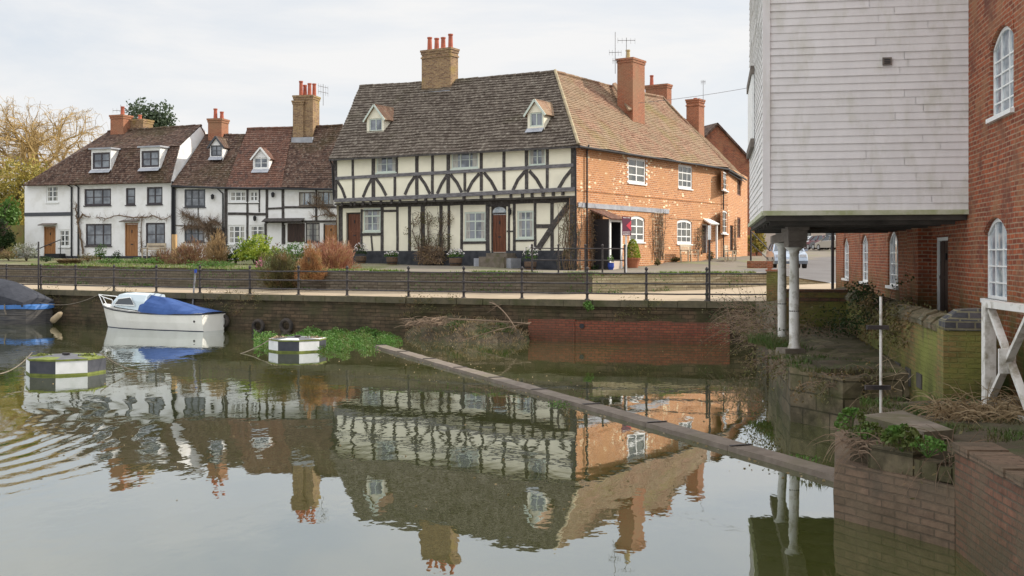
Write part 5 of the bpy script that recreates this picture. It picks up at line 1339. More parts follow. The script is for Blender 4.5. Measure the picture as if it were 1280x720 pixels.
for k in range(n):
    a = PA.len*k/n; b_ = PA.len*(k+.93)/n; j = rn.uniform(-.02,.02); h = .2+rn.uniform(-.02,.02)
    prof = [(.04,0),(.05,.08),(-.04,h-.03),(-.2,h+.02),(-.36,h-.03),(-.46,.08),(-.45,0)]
    A = [PA.pt(a, 1.82+z+j, o+j*.5) for o, z in prof]; B = [PA.pt(b_, 1.82+z+j, o+j*.5) for o, z in prof]
    for i in range(len(prof)-1): mb.face([A[i], B[i], B[i+1], A[i+1]])
    mb.face(list(reversed(B))); mb.face(A)
mb.build('coping', cop_m, t)
# frontal return wall at the back
RF = Face((6.55,27.3),(8.12,27.02))
mb = MB(); wall_mesh(mb, RF, 0, RF.len, .4, 2.0, [], 0); mb.face([RF.pt(0,2,0), RF.pt(RF.len,2,0), RF.pt(RF.len,2,-.35), RF.pt(0,2,-.35)]); mb.face([RF.pt(0,.4,-.35), RF.pt(0,.4,0), RF.pt(0,2,0), RF.pt(0,2,-.35)]); mb.build('return_wall', M['mossy_brick'], t)
mb = MB(); 
for k in range(7): RF.box(mb, RF.len*k/7, RF.len*(k+.94)/7, 1.78, 1.87, -.1, .015); 
RF.box(mb, -.02, RF.len, 2.0, 2.07, -.38, .04); mb.build('brick_course', M['near_brick'], t)
# near end block with blue capping bricks
EF = Face((6.0,15.55),(6.52,15.45))
mb = MB(); EF.box(mb, -.02, .5, .6, 1.86, -.4, .05); mb.build('end_block', M['mossy_brick'], t)
blk = brickm('blue_capping_brick', (.06,.065,.075), (.10,.095,.10), (.2,.19,.13), bw=.24, rh=.1, mo=.014)
mb = MB(); EF.box(mb, 0.0, .56, 1.86, 1.99, -.42, .07)
mb.hexa([EF.pt(.0,1.99,.05), EF.pt(.55,1.99,.05), EF.pt(.55,1.99,-.4), EF.pt(.0,1.99,-.4), EF.pt(.2,2.14,-.02), EF.pt(.5,2.16,-.02), EF.pt(.5,2.16,-.36), EF.pt(.2,2.14,-.36)])
mb.build('capping', blk, t)

# near pier
t = thing('near_pier', (4.3,12.6,0), 'nearest low brick pier topped with stone blocks and rough turf', 'stone pier')
A = (3.57,12.4); B = (4.36,11.03)
pl = [A, B, (6.6,11.4), (7.1,15.4), (5.0,15.3), (4.15,14.4)]
mb = MB(); rough_prism(mb, pl, -.6, .62, 22, .035, .3); mb.build('brick_base', M['pier_brick'], t)
mb = MB()
a_, b_ = Vector((*A,0)), Vector((*B,0)); u_ = (b_-a_).normalized(); n_ = Vector((u_.y,-u_.x,0))
x = .42
for wd, z0, z1 in ((.62,.61,.86),(.3,.61,.8),(.17,.63,.78),(.42,.6,.84)):
    p = a_+u_*x-n_*.06; q = a_+u_*min(x+wd-.02, 1.6)-n_*.06; mb.bar(p-n_*.15+Vector((0,0,(z0+z1)/2)), q-n_*.15+Vector((0,0,(z0+z1)/2)), .3, z1-z0); x += wd
mb.build('stone_block', M['pier_stone'], t)
mb = MB(); pl2 = [(3.78,12.45),(4.5,11.3),(6.5,11.7),(6.95,15.4),(5.2,15.2),(4.3,14.1)]
rough_prism(mb, pl2, .5, .93, 31, .07, .25, ztop=lambda x,y: .9+.05*noise.noise(Vector((x*2,y*2,1)))+.02*(x-4)); mb.build('turf', M['earth'], t)
mb = MB(); sl = [P(1077,518,13.1), P(1155,539,11.85), P(1192,531,12.0), P(1128,512,13.5)]
mb.prism([(p.x,p.y) for p in sl][::1], .93, 1.03); o = mb.build('concrete_slab', M['concrete'], t)
# near brick wall, bottom right
t = thing('near_wall', (4.6,8,0), 'red brick river wall in the bottom right corner', 'wall')
NF = Face((4.36,11.03),(3.75,2.0))
mb = MB(); wall_mesh(mb, NF, 0, NF.len, -.6, .98, [], 0); mb.face([NF.pt(0,-.6,-.35), NF.pt(0,-.6,0), NF.pt(0,.98,0), NF.pt(0,.98,-.35)]); mb.face([NF.pt(0,.98,0), NF.pt(NF.len,.98,0), NF.pt(NF.len,.98,-.35), NF.pt(0,.98,-.35)])
mb.build('wall', M['near_brick'], t)
mb = MB()
for k in range(40):
    a = NF.len*k/40; j = rn.uniform(-.012,.012); NF.box(mb, a, a+NF.len/40-.012, .98, 1.05+j, -.36, .015+j)
mb.build('brick_coping', M['pier_brick'], t)
mb = MB(); rough_prism(mb, [(4.42,11.0),(4.0,2.0),(7,2),(6.9,12)], .3, .98, 41, .04, .6); tag(mb.build('near_ground', M['earth']), kind='structure')

# white timber fence
t = thing('white_fence', (6.1,14.4,.95), 'white painted timber fence with crossed braces at the right edge', 'fence')
p0 = P(1236, 440, 14.5); p0.z = 0; dn = Vector((6.0,12.2,0))-p0; dn.normalize()
def fp(d_, z): return p0+dn*d_+Vector((0,0,z))
mb = MB(); mb.bar(fp(0,.95), fp(0,2.24), .14, .14, up=dn); mb.build('post', M['old_white'], t)
mb = MB(); mb.bar(fp(-.08,2.27), fp(3.6,2.27), .13, .09); mb.build('top_rail', M['old_white'], t)
mb = MB(); mb.bar(fp(1.15,.93), fp(3.6,.90), .12, .12); mb.build('bottom_rail', M['old_white'], t)
sdv = Vector((dn.y,-dn.x,0))
mb = MB(); mb.bar(fp(.1,2.2), fp(1.45,.98), .05, .09, up=sdv); mb.build('brace', M['old_white'], t)
mb = MB(); mb.bar(fp(1.45,2.2)+sdv*.03, fp(.1,1.0)+sdv*.03, .05, .09, up=sdv); mb.build('brace', M['old_white'], t)
mb = MB(); mb.bar(fp(.77,1.45)+sdv*.045, fp(.77,1.75)+sdv*.045, .04, .2, up=sdv); mb.build('joint_plate', M['old_white'], t)
for d_ in (1.75, 3.5): mb = MB(); mb.bar(fp(d_,.95), fp(d_,2.24), .14, .14, up=dn); mb.build('post', M['old_white'], t)

# depth gauge pole
t = thing('gauge_pole', (4.48,13.6,.95), 'thin white pole with two dark crossbars standing on the near pier', 'pole')
p = P(1101, 440, 13.5)
mb = MB(); mb.tube([(p.x,p.y,.95),(p.x,p.y,2.4)], .017, 8); mb.build('pole', M['old_white'], t)
for py, w_ in ((409,.13),(484,.15)):
    q = P(1096, py, 13.5); mb = MB(); mb.box((q.x,q.y-.03,q.z), (w_*2,.05,.05)); mb.build('crossbar', M['iron'], t)

# sill beam across the water
t = thing('weir_beam', (0,24,0), 'long narrow concrete sill beam crossing the water diagonally', 'beam')
pa, pb = Vector((-4.15,35.2,0)), Vector((4.3,14.35,0)); u_ = (pb-pa).normalized(); n_ = Vector((u_.y,-u_.x,0)); BN = n_; rn = random.Random(77)
n = 9
for k in range(n):
    a = pa+(pb-pa)*k/n; b_ = pa+(pb-pa)*(k+.9955)/n; mb = MB(); w_ = .18; j = 0; m_ = 6
    for q in range(m_):
        s = a+(b_-a)*q/m_; e = a+(b_-a)*(q+1)/m_; w0 = w_+noise.noise(s*2)*.02; w1 = w_+noise.noise(e*2)*.02; h0 = .075+j+noise.noise(s*1.3)*.012; h1 = .075+j+noise.noise(e*1.3)*.012
        mb.hexa([s-n_*w0+Vector((0,0,-.3)), s+n_*w0+Vector((0,0,-.3)), e+n_*w1+Vector((0,0,-.3)), e-n_*w1+Vector((0,0,-.3)), s-n_*w0+Vector((0,0,h0)), s+n_*w0+Vector((0,0,h0)), e+n_*w1+Vector((0,0,h1)), e-n_*w1+Vector((0,0,h1))])
    bs_ = mb.build('beam_segment', M['beam_concrete'], t)
    mb = MB(); q = a+(b_-a)*.03; mb.bar(q-n_*.185+Vector((0,0,.09)), q+n_*.185+Vector((0,0,.09)), .05, .012); mb.build('iron_strap', M['iron'], bs_)

# ================================================================== BOATS, BUOYS
def loft(mb, secs, mi=0, closed=False, matf=None):
    for i in range(len(secs)-1):
        a, b_ = secs[i], secs[i+1]; n = len(a)
        for k in range(n-(0 if closed else 1)):
            j = (k+1) % n; q = [a[k], a[j], b_[j], b_[k]]
            mb.face(q, matf(sum((Vector(x) for x in q), Vector((0,0,0)))/4) if matf else mi)
def frame(o, fwd):
    f = Vector((fwd[0], fwd[1], 0)).normalized(); l = Vector((-f.y, f.x, 0)); o = Vector(o)
    return lambda s, t, z: o+f*s+l*t+Vector((0,0,z))
# small cruiser; s runs from the stern to the bow, t<0 is the far side
Sx = frame((-11.45,43.0,0), (-16.3+11.0, 45.35-42.75))
LB = 5.75
t = thing('cruiser_boat', Sx(LB/2,0,0), 'small white cabin cruiser with a bright blue canvas cover moored at the quay', 'boat')
st = [(0,.66,.70,.60),(.25,.71,.69,.64),(1.2,.77,.67,.66),(2.4,.80,.67,.66),(3.6,.78,.71,.6),(4.6,.60,.77,.42),(5.3,.30,.83,.18),(5.72,.04,.87,.02)]
secs = []
for s, b_, h, wl in st:
    k = max(0, (s-4)/1.72); prof = [(0,-.25+.18*k),(wl*.75,-.12+.1*k),(wl*.97,.02),(wl+(b_-wl)*.55,h*.45),(b_,h-.08),(b_,h)]
    bx = s-.18*k if False else s
    secs.append([Sx(s-(.25*k*(1-p[1]/h) if k else 0)-(0), -p[0], p[1]) for p in reversed(prof)]+[Sx(s-(.25*k*(1-p[1]/h) if k else 0), p[0], p[1]) for p in prof[1:]])
mb = MB(); loft(mb, secs, matf=lambda c: 1 if c.z < .1 else 0); mb.face(list(reversed(secs[0])), 0)
hl = mb.build('hull', [M['hull_white'], M['hull_blue']], t)
for p in hl.data.polygons: p.use_smooth = len(p.vertices) == 4
mb = MB()
for sgn in (-1, 1):
    mb.tube([Sx(s, sgn*(b_+.01), h-.04) for s, b_, h, wl in st], .03, 6)
mb.tube([Sx(-.01,-.66,.67), Sx(-.01,.66,.67)], .03, 6); mb.build('rubbing_strake', M['black_paint'], t)
mb = MB(); dk = [(s,b_*.97,h+.01) for s,b_,h,wl in st]
loft(mb, [[Sx(s,-b_,h), Sx(s,-b_*.5,h+.05*(s>3)), Sx(s,0,h+.07*(s>3)), Sx(s,b_*.5,h+.05*(s>3)), Sx(s,b_,h)] for s,b_,h in dk]); mb.build('deck', M['hull_white'], t)
cab = [(5.05,.34,.86,.03),(4.85,.42,.9,.2),(4.5,.50,.84,.52),(4.0,.57,.8,.58),(2.95,.66,.72,.64)]
secs = [[Sx(s,-b_,h0), Sx(s,-b_*.93,h0+hh*.55), Sx(s,-b_*.75,h0+hh*.95), Sx(s,0,h0+hh*1.06), Sx(s,b_*.75,h0+hh*.95), Sx(s,b_*.93,h0+hh*.55), Sx(s,b_,h0)] for s,b_,h0,hh in cab]
mb = MB(); loft(mb, secs); mb.face(secs[-1]); cb = mb.build('cabin', M['cabin_white'], t, smooth=False)
for sgn in (-1, 1):
    mb = MB(); pts = [Sx(4.72,sgn*.475,.93), Sx(4.58,sgn*.495,1.2), Sx(3.95,sgn*.55,1.26), Sx(3.75,sgn*.585,.92)]; pts2 = [Sx(4.62,sgn*.525,.93), Sx(4.38,sgn*.525,1.17), Sx(3.7,sgn*.58,1.24), Sx(3.4,sgn*.665,.93)]
    mb.face(pts2); w_ = mb.build('cabin_window', M['car_glass'], cb)
    mb = MB(); mb.tube(pts2+[pts2[0]], .018, 5); mb.build('window_trim', M['white_paint'], w_)
cov = [(3.2,.68,.74,.60),(2.95,.79,.68,.66),(2.4,.81,.67,.58),(1.8,.81,.67,.44),(1.2,.78,.68,.30),(.5,.74,.70,.16),(-.03,.68,.71,.05)]
secs = []
for i,(s,b_,h0,hh) in enumerate(cov):
    secs.append([Sx(s, math.sin(a)*b_*(1+.0*i), h0-.03+hh*(math.cos(a)**1.15)*(1+.16*noise.noise(Vector((s*2.2,a*2.5,0))))) if abs(a) < 1.5 else Sx(s, math.copysign(b_+.025,a), h0-.05) for a in [-PI/2+PI*k/12 for k in range(13)]])
mb = MB(); loft(mb, secs); mb.face(list(reversed(secs[0]))); cvr = mb.build('cover', M['cover_blue'], t, smooth=True)
mb = MB(); R1_ = [Sx(4.7,.5,.82), Sx(4.75,.5,1.12), Sx(5.4,.36,1.22), Sx(6.0,.0,1.30), Sx(5.4,-.36,1.22), Sx(4.75,-.5,1.12), Sx(4.7,-.5,.82)]
mb.tube(R1_, .018, 6); mb.tube([Sx(5.75,0,.86), Sx(6.0,0,1.3)], .018, 6); mb.tube([Sx(5.2,.3,.82), Sx(5.4,.36,1.22)], .018, 6); mb.tube([Sx(5.2,-.3,.82), Sx(5.4,-.36,1.22)], .018, 6); mb.build('bow_rail', M['white_paint'], t)
mb = MB(); mb.tube([Sx(.35,.675,.38), Sx(.35,.705,.38)], .045, 10); mb.build('exhaust', M['iron'], t)

# dark barge at the left edge
Bx = frame((-19.9,47.3,0), (-25.5+19.9, 50.6-47.3))
t = thing('covered_barge', Bx(3,0,0), 'dark barge with a black canvas cover and bright blue gunwale cut by the left edge', 'boat')
st = [(0,.25,.02),(.12,.62,.05),(.4,.9,.06),(1,1.0,.03),(3,1.05,0),(6,1.05,0),(6.5,.8,0)]
mb = MB(); secs = []
for s, b_, dz in st:
    prof = [(b_,.62+dz),(b_*1.01,.45),(b_*1.03,.4),(b_,.36),(b_*1.02,.2),(b_*.98,.02),(b_*.9,-.3)]
    secs.append([Bx(s,p[0],p[1]) for p in prof]+[Bx(s,-p[0],p[1]) for p in reversed(prof)])
loft(mb, secs); mb.face(list(reversed(secs[0]))); mb.build('hull', M['barge_black'], t)
mb = MB(); secs = [[Bx(s-.03,b_+.05,.6+dz), Bx(s-.03,b_+.06,.76+dz), Bx(s,b_-.08,.78+dz), Bx(s,-b_+.08,.78+dz), Bx(s-.03,-b_-.06,.76+dz), Bx(s-.03,-b_-.05,.6+dz)] for s,b_,dz in st]
loft(mb, secs); mb.face(list(reversed(secs[0]))); mb.build('gunwale', M['barge_blue'], t)
mb = MB(); secs = []
for s,b_,h in ((.15,.75,.36),(.35,.9,.5),(1.0,.97,.76),(1.7,1.0,1.02),(2.6,1.02,1.13),(4,1.02,1.1),(6,1.0,1.0)):
    secs.append([Bx(s, b_*x, .74+h*z*(1+.04*noise.noise(Vector((s*2,x*3,z))))) for x, z in ((1,0),(1.01,.28),(.98,.5),(.66,.74),(.33,.9),(0,1),(-.33,.9),(-.66,.74),(-.98,.5),(-1,0))])
loft(mb, secs); mb.face(list(reversed(secs[0]))); mb.build('cover', M['cover_black'], t, smooth=False)
for s in (.9, 1.5):
    mb = MB(); mb.tube([Bx(s,1.07,.85), Bx(s-.05,1.1,.6), Bx(s-.15,1.1,.42)], .03, 6); mb.build('strap', M['rope'], t)
# fender log
a = P(64.5,402,46.4); b_ = P(77.5,390.5,46.4); mb = MB(); mb.tube([a+(a-b_)*.0, a+(b_-a)*.15, a+(b_-a)*.8, b_], [.1,.14,.12,.05], 8); tag(mb.build('fender_log', M['twig_pale'], smooth=True), 'pale log fender floating off the end of the black barge', 'log')
# tyres
for i, (px, py, r_) in enumerate(((283,401,.27),(326,407.5,.29),(361,407,.30))):
    p, u_ = seg_on(Q, px); n_ = Vector((-u_.y,u_.x,0)); Y = p.y; c = p-n_*.16; c.z = CH+(HY-py)/F_*Y
    mb = MB(); n = 20; m_ = 8; base = []
    for k in range(n):
        a = k*2*PI/n; rad = u_*math.cos(a)+Vector((0,0,1))*math.sin(a)
        base.append([c+rad*(r_*.75+.25*r_*math.cos(q*2*PI/m_))+n_*(.085*math.sin(q*2*PI/m_)) for q in range(m_)])
    base.append(base[0]); loft(mb, base, closed=True)
    tag(mb.build('tyre', M['rubber'], smooth=True), ('half hidden old tyre hanging on the quay wall just right of the cruiser','dull thin old tyre on the quay wall, middle one of the three','thick old tyre on the quay wall above the small mooring float')[i], 'tyre', 'tyres hung on the quay wall as fenders')

# mooring floats
def float_(px, Y, r_, h, ang, label, first_white, extra):
    c = Vector(((px-640)/F_*Y, Y, 0)); t = thing('mooring_float', c, label, 'mooring float', 'black and white mooring floats')
    def V8(k, rr, z): a = ang+k*PI/4; return c+Vector((rr*math.cos(a), rr*math.sin(a), z))
    mb = MB()
    for k in range(8):
        w_ = (k % 2 == 0) == first_white
        for q in range(3):
            f0, f1 = q/3, (q+1)/3; A0 = V8(k,r_,0)*(1-f0)+V8(k+1,r_,0)*f0; A1 = V8(k,r_,0)*(1-f1)+V8(k+1,r_,0)*f1
            mb.face([A0+Vector((0,0,-.3)), A1+Vector((0,0,-.3)), A1+Vector((0,0,.05)), A0+Vector((0,0,.05))], 2)
            mb.face([A0+Vector((0,0,.05)), A1+Vector((0,0,.05)), A1+Vector((0,0,h)), A0+Vector((0,0,h))], 1 if w_ else 0)
    mb.build('drum', [M['buoy_black'], M['buoy_white'], M['buoy_moss']], t)
    mb = MB()
    for k in range(8):
        w_ = (k % 2 == 0) == first_white
        mb.face([V8(k,r_*1.015,h+.015), V8(k+1,r_*1.015,h+.015), V8(k+1,r_*.52,h+.04), V8(k,r_*.52,h+.04)], (0 if w_ else (2 if extra else 1)))
        mb.face([V8(k,r_*1.015,h-.03), V8(k+1,r_*1.015,h-.03), V8(k+1,r_*1.015,h+.015), V8(k,r_*1.015,h+.015)], 2)
    mb.face([V8(k,r_*.52,h+.04) for k in range(8)], 0); mb.build('deck', [M['buoy_top'], M['buoy_white'], M['buoy_moss']], t)
    rn = random.Random(int(px))
    for s in (-1, 1):
        mb = MB(); cc = c+Vector((s*r_*.62,-.05,h+.03)); clump(mb, cc, (.26,.2,.05), 90, .09, rn, hollow=.1); mb.build('algae', M['buoy_moss'] if extra else M['twig_pale'], t)
    mb = MB(); mb.tube([c+Vector((0,0,h)), c+Vector((0,0,h+.09))], .05, 8); mb.tube([c+Vector((-.09,0,h+.08)), c+Vector((.09,0,h+.08))], .03, 6); mb.build('mooring_ring', M['iron'], t)
    return c
c1 = float_(82.7, 27.75, .95, .38, -PI/2+PI/8-PI/4+.52, 'larger nearer octagonal mooring float, black and white with green algae on top', True, True)
c2_ = float_(372, 34.1, .86, .36, -PI/2+PI/8-.15+PI/4, 'smaller farther mooring float painted black and white beside the green water weed', False, False)
def rope(a, b_, sag, label, name='mooring_rope', r=.014, mat='rope'):
    a = Vector(a); b_ = Vector(b_); n = 14; mb = MB()
    mb.tube([a+(b_-a)*k/n-Vector((0,0,sag*4*(k/n)*(1-k/n))) for k in range(n+1)], r, 5); tag(mb.build(name, M[mat], smooth=True), label, 'rope')
rope((c1.x-.8,c1.y-.1,.5), P(-12,468,24), .15, 'rope running from the larger float out of the picture at left')
rope((c1.x+.85,c1.y,.48), (c1.x+2.1,c1.y-.2,.02), .12, 'slack rope dipping into the water right of the larger float')
rope((c2_.x-.7,c2_.y-.4,.4), P(298,443,33), .05, 'rope from the smaller float into the water at its left')
p, u_ = seg_on(Q, 137); rope((p.x,p.y+.15,1.55), Bx(.1,0,.9), .35, 'long slack rope from the barge up to the quay railing')
p, u_ = seg_on(Q, 190); 

# ================================================================== CARS AND CAR PARK
def car(x, y, rz, paint, label, kind='hatch', L_=4.1, H_=1.46, wd=1.74, grp=None):
    z0 = gz(x, y)+.01; f = Vector((math.cos(rz), math.sin(rz), 0)); o = Vector((x,y,z0))
    S = frame(o-f*L_/2, f); t = thing('parked_car', o, label, 'car', grp)
    # side profile: (s, z) lower body then the glasshouse
    low = [(0.02,.38),(0,.62),(.05,.92),(.35,1.0),(1.1,.98),(2.6,.95),(3.1,.92),(3.75,.80),(4.02,.62),(4.1,.42),(4.0,.25),(.12,.25)]
    k = L_/4.1; kh = H_/1.46; hw = wd/2
    mb = MB(); secs = []
    for tt, sc in ((-1,0),(-.96,1),(0,1),(.96,1),(1,0)):
        secs.append([S(s*k*(1 if sc else .985)+(.03 if not sc else 0), tt*hw, z*kh-(0 if sc else .03)*(z>.6)) for s, z in low])
    loft(mb, secs, closed=True); mb.face(secs[0]); mb.face(list(reversed(secs[-1]))); mb.build('body', M[paint], t, smooth=False)
    gl = [(.28,.97),(.62,1.40),(.95,1.46),(2.0,1.45),(2.35,1.38),(3.05,.92)] if kind == 'hatch' else [(.12,.97),(.3,1.38),(.7,1.46),(2.2,1.45),(2.5,1.38),(3.15,.92)]
    mb = MB(); secs = []
    for tt in (-1, 1): secs.append([S(s*k, tt*hw*(.93 if z < 1 else .74), z*kh) for s, z in gl])
    loft(mb, secs); mb.face(secs[0]); mb.face(list(reversed(secs[1]))); mb.build('glasshouse', M['car_glass'], t)
    mb = MB(); rf = [(s,z) for s,z in gl if z > 1.3]; secs = [[S(s*k, tt*hw*.75, z*kh+.012) for s,z in rf] for tt in (-1,1)]; loft(mb, secs)
    for tt in (-1,1):
        for a, b_ in ((gl[0],gl[1]),(gl[-1],gl[-2]),((1.55,.96),(1.5,1.44))):
            mb.bar(S(a[0]*k, tt*hw*.93, a[1]*kh), S(b_[0]*k, tt*hw*.75, b_[1]*kh), .07, .05)
    mb.build('roof', M[paint], t)
    for s in (.78, 3.32):
        for tt in (-1, 1):
            mb = MB(); c = S(s*k, tt*(hw-.09), .31); l = S(0,1,0)-S(0,0,0)
            mb.tube([c-l*.1, c+l*.1], .31, 16); wh_ = mb.build('wheel', M['rubber'], t)
            mb = MB(); mb.tube([c+l*tt*.09, c+l*tt*.11], .2, 12); mb.build('rim', M['alloy'], wh_)
    for tt in (-1, 1):
        mb = MB(); mb.box(S(3.93*k, tt*hw*.72, .68*kh), (.22,.34,.14), rz); mb.build('headlight', M['lamp_clear'], t)
        mb = MB(); mb.box(S(.05*k, tt*hw*.8, .82*kh), (.12,.2,.26), rz); mb.build('tail_light', M['lamp_red'], t)
        mb = MB(); mb.box(S(2.75*k, tt*(hw+.08), .98*kh), (.12,.16,.12), rz); mb.build('door_mirror', M[paint], t)
    mb = MB(); mb.box(S(4.09*k, 0, .45*kh), (.03,.5,.11), rz); mb.build('number_plate', M['white_paint'], t)
    return t
X = lambda px, Y: (px-640)/F_*Y
car(X(983,61), 61, -PI/2-.12, 'car_silver', 'silver hatchback parked behind the two white columns', grp='parked cars')
car(X(1014,121), 121, PI+.25, 'car_white', 'white car parked leftmost in the far row', kind='estate', grp='parked cars')
car(X(1027,117), 117, PI/2+.25, 'car_red', 'dark red car in the far row right of the white car', grp='parked cars')
car(X(1034,116), 116, PI/2+.3, 'car_grey', 'dark grey car squeezed in the middle of the far row', grp='parked cars')
car(X(1041,114), 114, PI/2+.3, 'car_beige', 'beige car at the right of the far row, cut by the mill corner', grp='parked cars')
car(X(1017,134), 134, PI+.1, 'car_blue', 'teal car just showing behind the white car', grp='parked cars')
PF = Face((32,143),(62,138))
t = thing('pink_building', PF.pt(10,3.5), 'pale pink rendered building behind the far parked cars', 'building')
mb = MB(); ops = []
for k in range(9): ops.append(((1.6+k*3.1, 2.9+k*3.1, 4.6, 7.0 if k % 3 else 7.0), 0))
wall_mesh(mb, PF, 0, PF.len, 2.5, 10.5, ops, 0); mb.face([PF.pt(0,2.5,-8), PF.pt(0,2.5,0), PF.pt(0,10.5,0), PF.pt(0,13,-4), PF.pt(0,10.5,-8)]); mb.build('wall', M['pink_render'], t)
for r, _ in ops: window(PF, r, t, 2, 3, 'brown_frame', 'glass_dark', sill=None)
mb = MB(); slab(mb, [PF.pt(-.3,10.4,.3), PF.pt(PF.len+.3,10.4,.3), PF.pt(PF.len+.3,13.1,-4), PF.pt(-.3,13.1,-4)], .15); slab(mb, [PF.pt(-.3,13.1,-4), PF.pt(PF.len+.3,13.1,-4), PF.pt(PF.len+.3,10.4,-8.3), PF.pt(-.3,10.4,-8.3)], .15); mb.build('roof', M['roof_brown'], t)

# ================================================================== STREET FURNITURE
# upper railing in front of the house corner
t = thing('street_railing', (2,41.2,2.2), 'two rail dark iron railing on top of the retaining wall by the house corner', 'railing')
pp = []
for px in (665,698,731.6,753,781):
    k = (px-640)/F_; y = 41.0
    for _ in range(12): y = interp(RW, k*y, 1)+.28
    x = k*y; z = interp(RW, x, 3); pp.append(Vector((x,y,z))); mb = MB(); mb.tube([(x,y,z-.05),(x,y,z+1.02)], .032, 8); mb.lathe((x,y,z+1.0), [(.03,0),(.045,.03),(.045,.06),(.015,.1)], 8); mb.build('post', M['iron'], t)
for h_ in (.5,.93): mb = MB(); mb.tube([p+Vector((0,0,h_)) for p in pp], .02, 6); mb.build('rail', M['iron'], t)
# stair handrail near the mill
t = thing('step_handrail', P(945,325,58), 'black sloping handrail beside the steps left of the white columns', 'handrail')
mb = MB(); a = P(938.5,326,58); a1 = P(938.5,287,58); b_ = P(960,308,55.5); b1 = P(960,322,55.5)
mb.tube([a, a1], .05, 6); mb.build('post', M['iron'], t)
mb = MB(); mb.tube([P(938.5,289,58), P(962,313,55.5)], .03, 6); mb.build('rail', M['iron'], t)
mb = MB(); mb.tube([P(938.5,304,58), P(960,324,55.5)], .025, 6); mb.build('rail', M['iron'], t)
mb = MB(); c = P(950,330,57); mb.box((c.x,c.y,2.35), (1.2,.5,.5), .2); mb.build('low_wall', M['brick_mill'], t)
# agent's board
t = thing('estate_sign', P(783.5,340,47), 'maroon estate agent board with a red arrow on a white post by the porch', 'sign')
bp_ = P(783.5,340,47); bp_.z = gz(bp_.x,bp_.y)
SF = Face((bp_.x-.28,bp_.y-.30),(bp_.x+.22,bp_.y+.14)); r_ = (SF.uz(778,283)[0], SF.uz(789,283)[0], SF.uz(783,294.5)[1], SF.uz(783,270.5)[1])
mb = MB(); q = SF.pt((r_[0]+r_[1])/2+.02,0,-.06); mb.bar((q.x,q.y,2.1),(q.x,q.y,r_[3]-.1), .07, .07); mb.build('post', M['white_paint'], t)
mb = MB(); SF.box(mb, r_[0], r_[1], r_[2], r_[3], -.02, .0); bd = mb.build('board', M['sign_maroon'], t)
w_ = r_[1]-r_[0]; h_ = r_[3]-r_[2]; zc = r_[2]+h_*.5
mb = MB(); zc = r_[2]+h_*.52
L1 = [(r_[1]-.003,zc+h_*.28),(r_[0]+w_*.42,zc),(r_[1]-.003,zc-h_*.28),(r_[1]-.003,zc-h_*.08),(r_[1]-w_*.12,zc),(r_[1]-.003,zc+h_*.08)]
mb.face([SF.pt(*L1[0],.004), SF.pt(*L1[1],.004), SF.pt(*L1[4],.004), SF.pt(*L1[5],.004)]); mb.face([SF.pt(*L1[1],.004), SF.pt(*L1[2],.004), SF.pt(*L1[3],.004), SF.pt(*L1[4],.004)]); mb.build('arrow', M['sign_red'], bd)
mb = MB(); rn = random.Random(2)
for z, n, hh in ((.93,6,.035),(.13,8,.03),(.06,5,.03)):
    u = r_[0]+w_*.08
    for k in range(n):
        ww_ = w_*.8/n; SF.box(mb, u, u+ww_*rn.uniform(.45,.75), r_[2]+h_*z-hh*.5*h_, r_[2]+h_*z+hh*.5*h_, .0, .004); u += ww_
SF.box(mb, r_[0]+w_*.08, r_[1]-w_*.08, r_[2]+h_*.185, r_[2]+h_*.2, 0, .004)
mb.build('lettering', M['white_paint'], bd)
# benches
def bench(F, px, py, off, label, rot=0):
    u, z = F.uz(px, py, off); c = F.pt(u, 0, off); c.z = gz(c.x, c.y)
    t = thing('garden_bench', c, label, 'bench', 'wooden benches along the brick houses')
    def V(a, o, z): return c+F.u*a+F.n*o+Vector((0,0,z))
    for a in (-.68,.68):
        mb = MB(); mb.bar(V(a,.22,0), V(a,.22,.62), .07); mb.build('leg', M['bench_wood'], t)
        mb = MB(); mb.bar(V(a,-.22,0), V(a,-.28,.95), .07); mb.build('leg', M['bench_wood'], t)
        mb = MB(); mb.bar(V(a,.28,.64), V(a,-.25,.64), .07, .05); mb.build('armrest', M['bench_wood'], t)
    mb = MB(); 
    for k in range(4): mb.bar(V(-.72,.2-.13*k,.43), V(.72,.2-.13*k,.43), .1, .03)
    mb.build('seat', M['bench_wood'], t)
    mb = MB()
    for z_ in (.6,.72,.85,.93): mb.bar(V(-.72,-.26-.06*(z_-.6),z_), V(.72,-.26-.06*(z_-.6),z_), .03, .08)
    mb.build('backrest', M['bench_wood'], t)
bench(K, 862, 324, .85, 'pale wooden bench under the right ground floor window of the orange house')
bench(Lf, 913, 320, .7, 'weathered wooden bench outside the narrow far cottage')
bench(W, 192, 320, .7, 'low pale bench under the right window of the far left cottage')

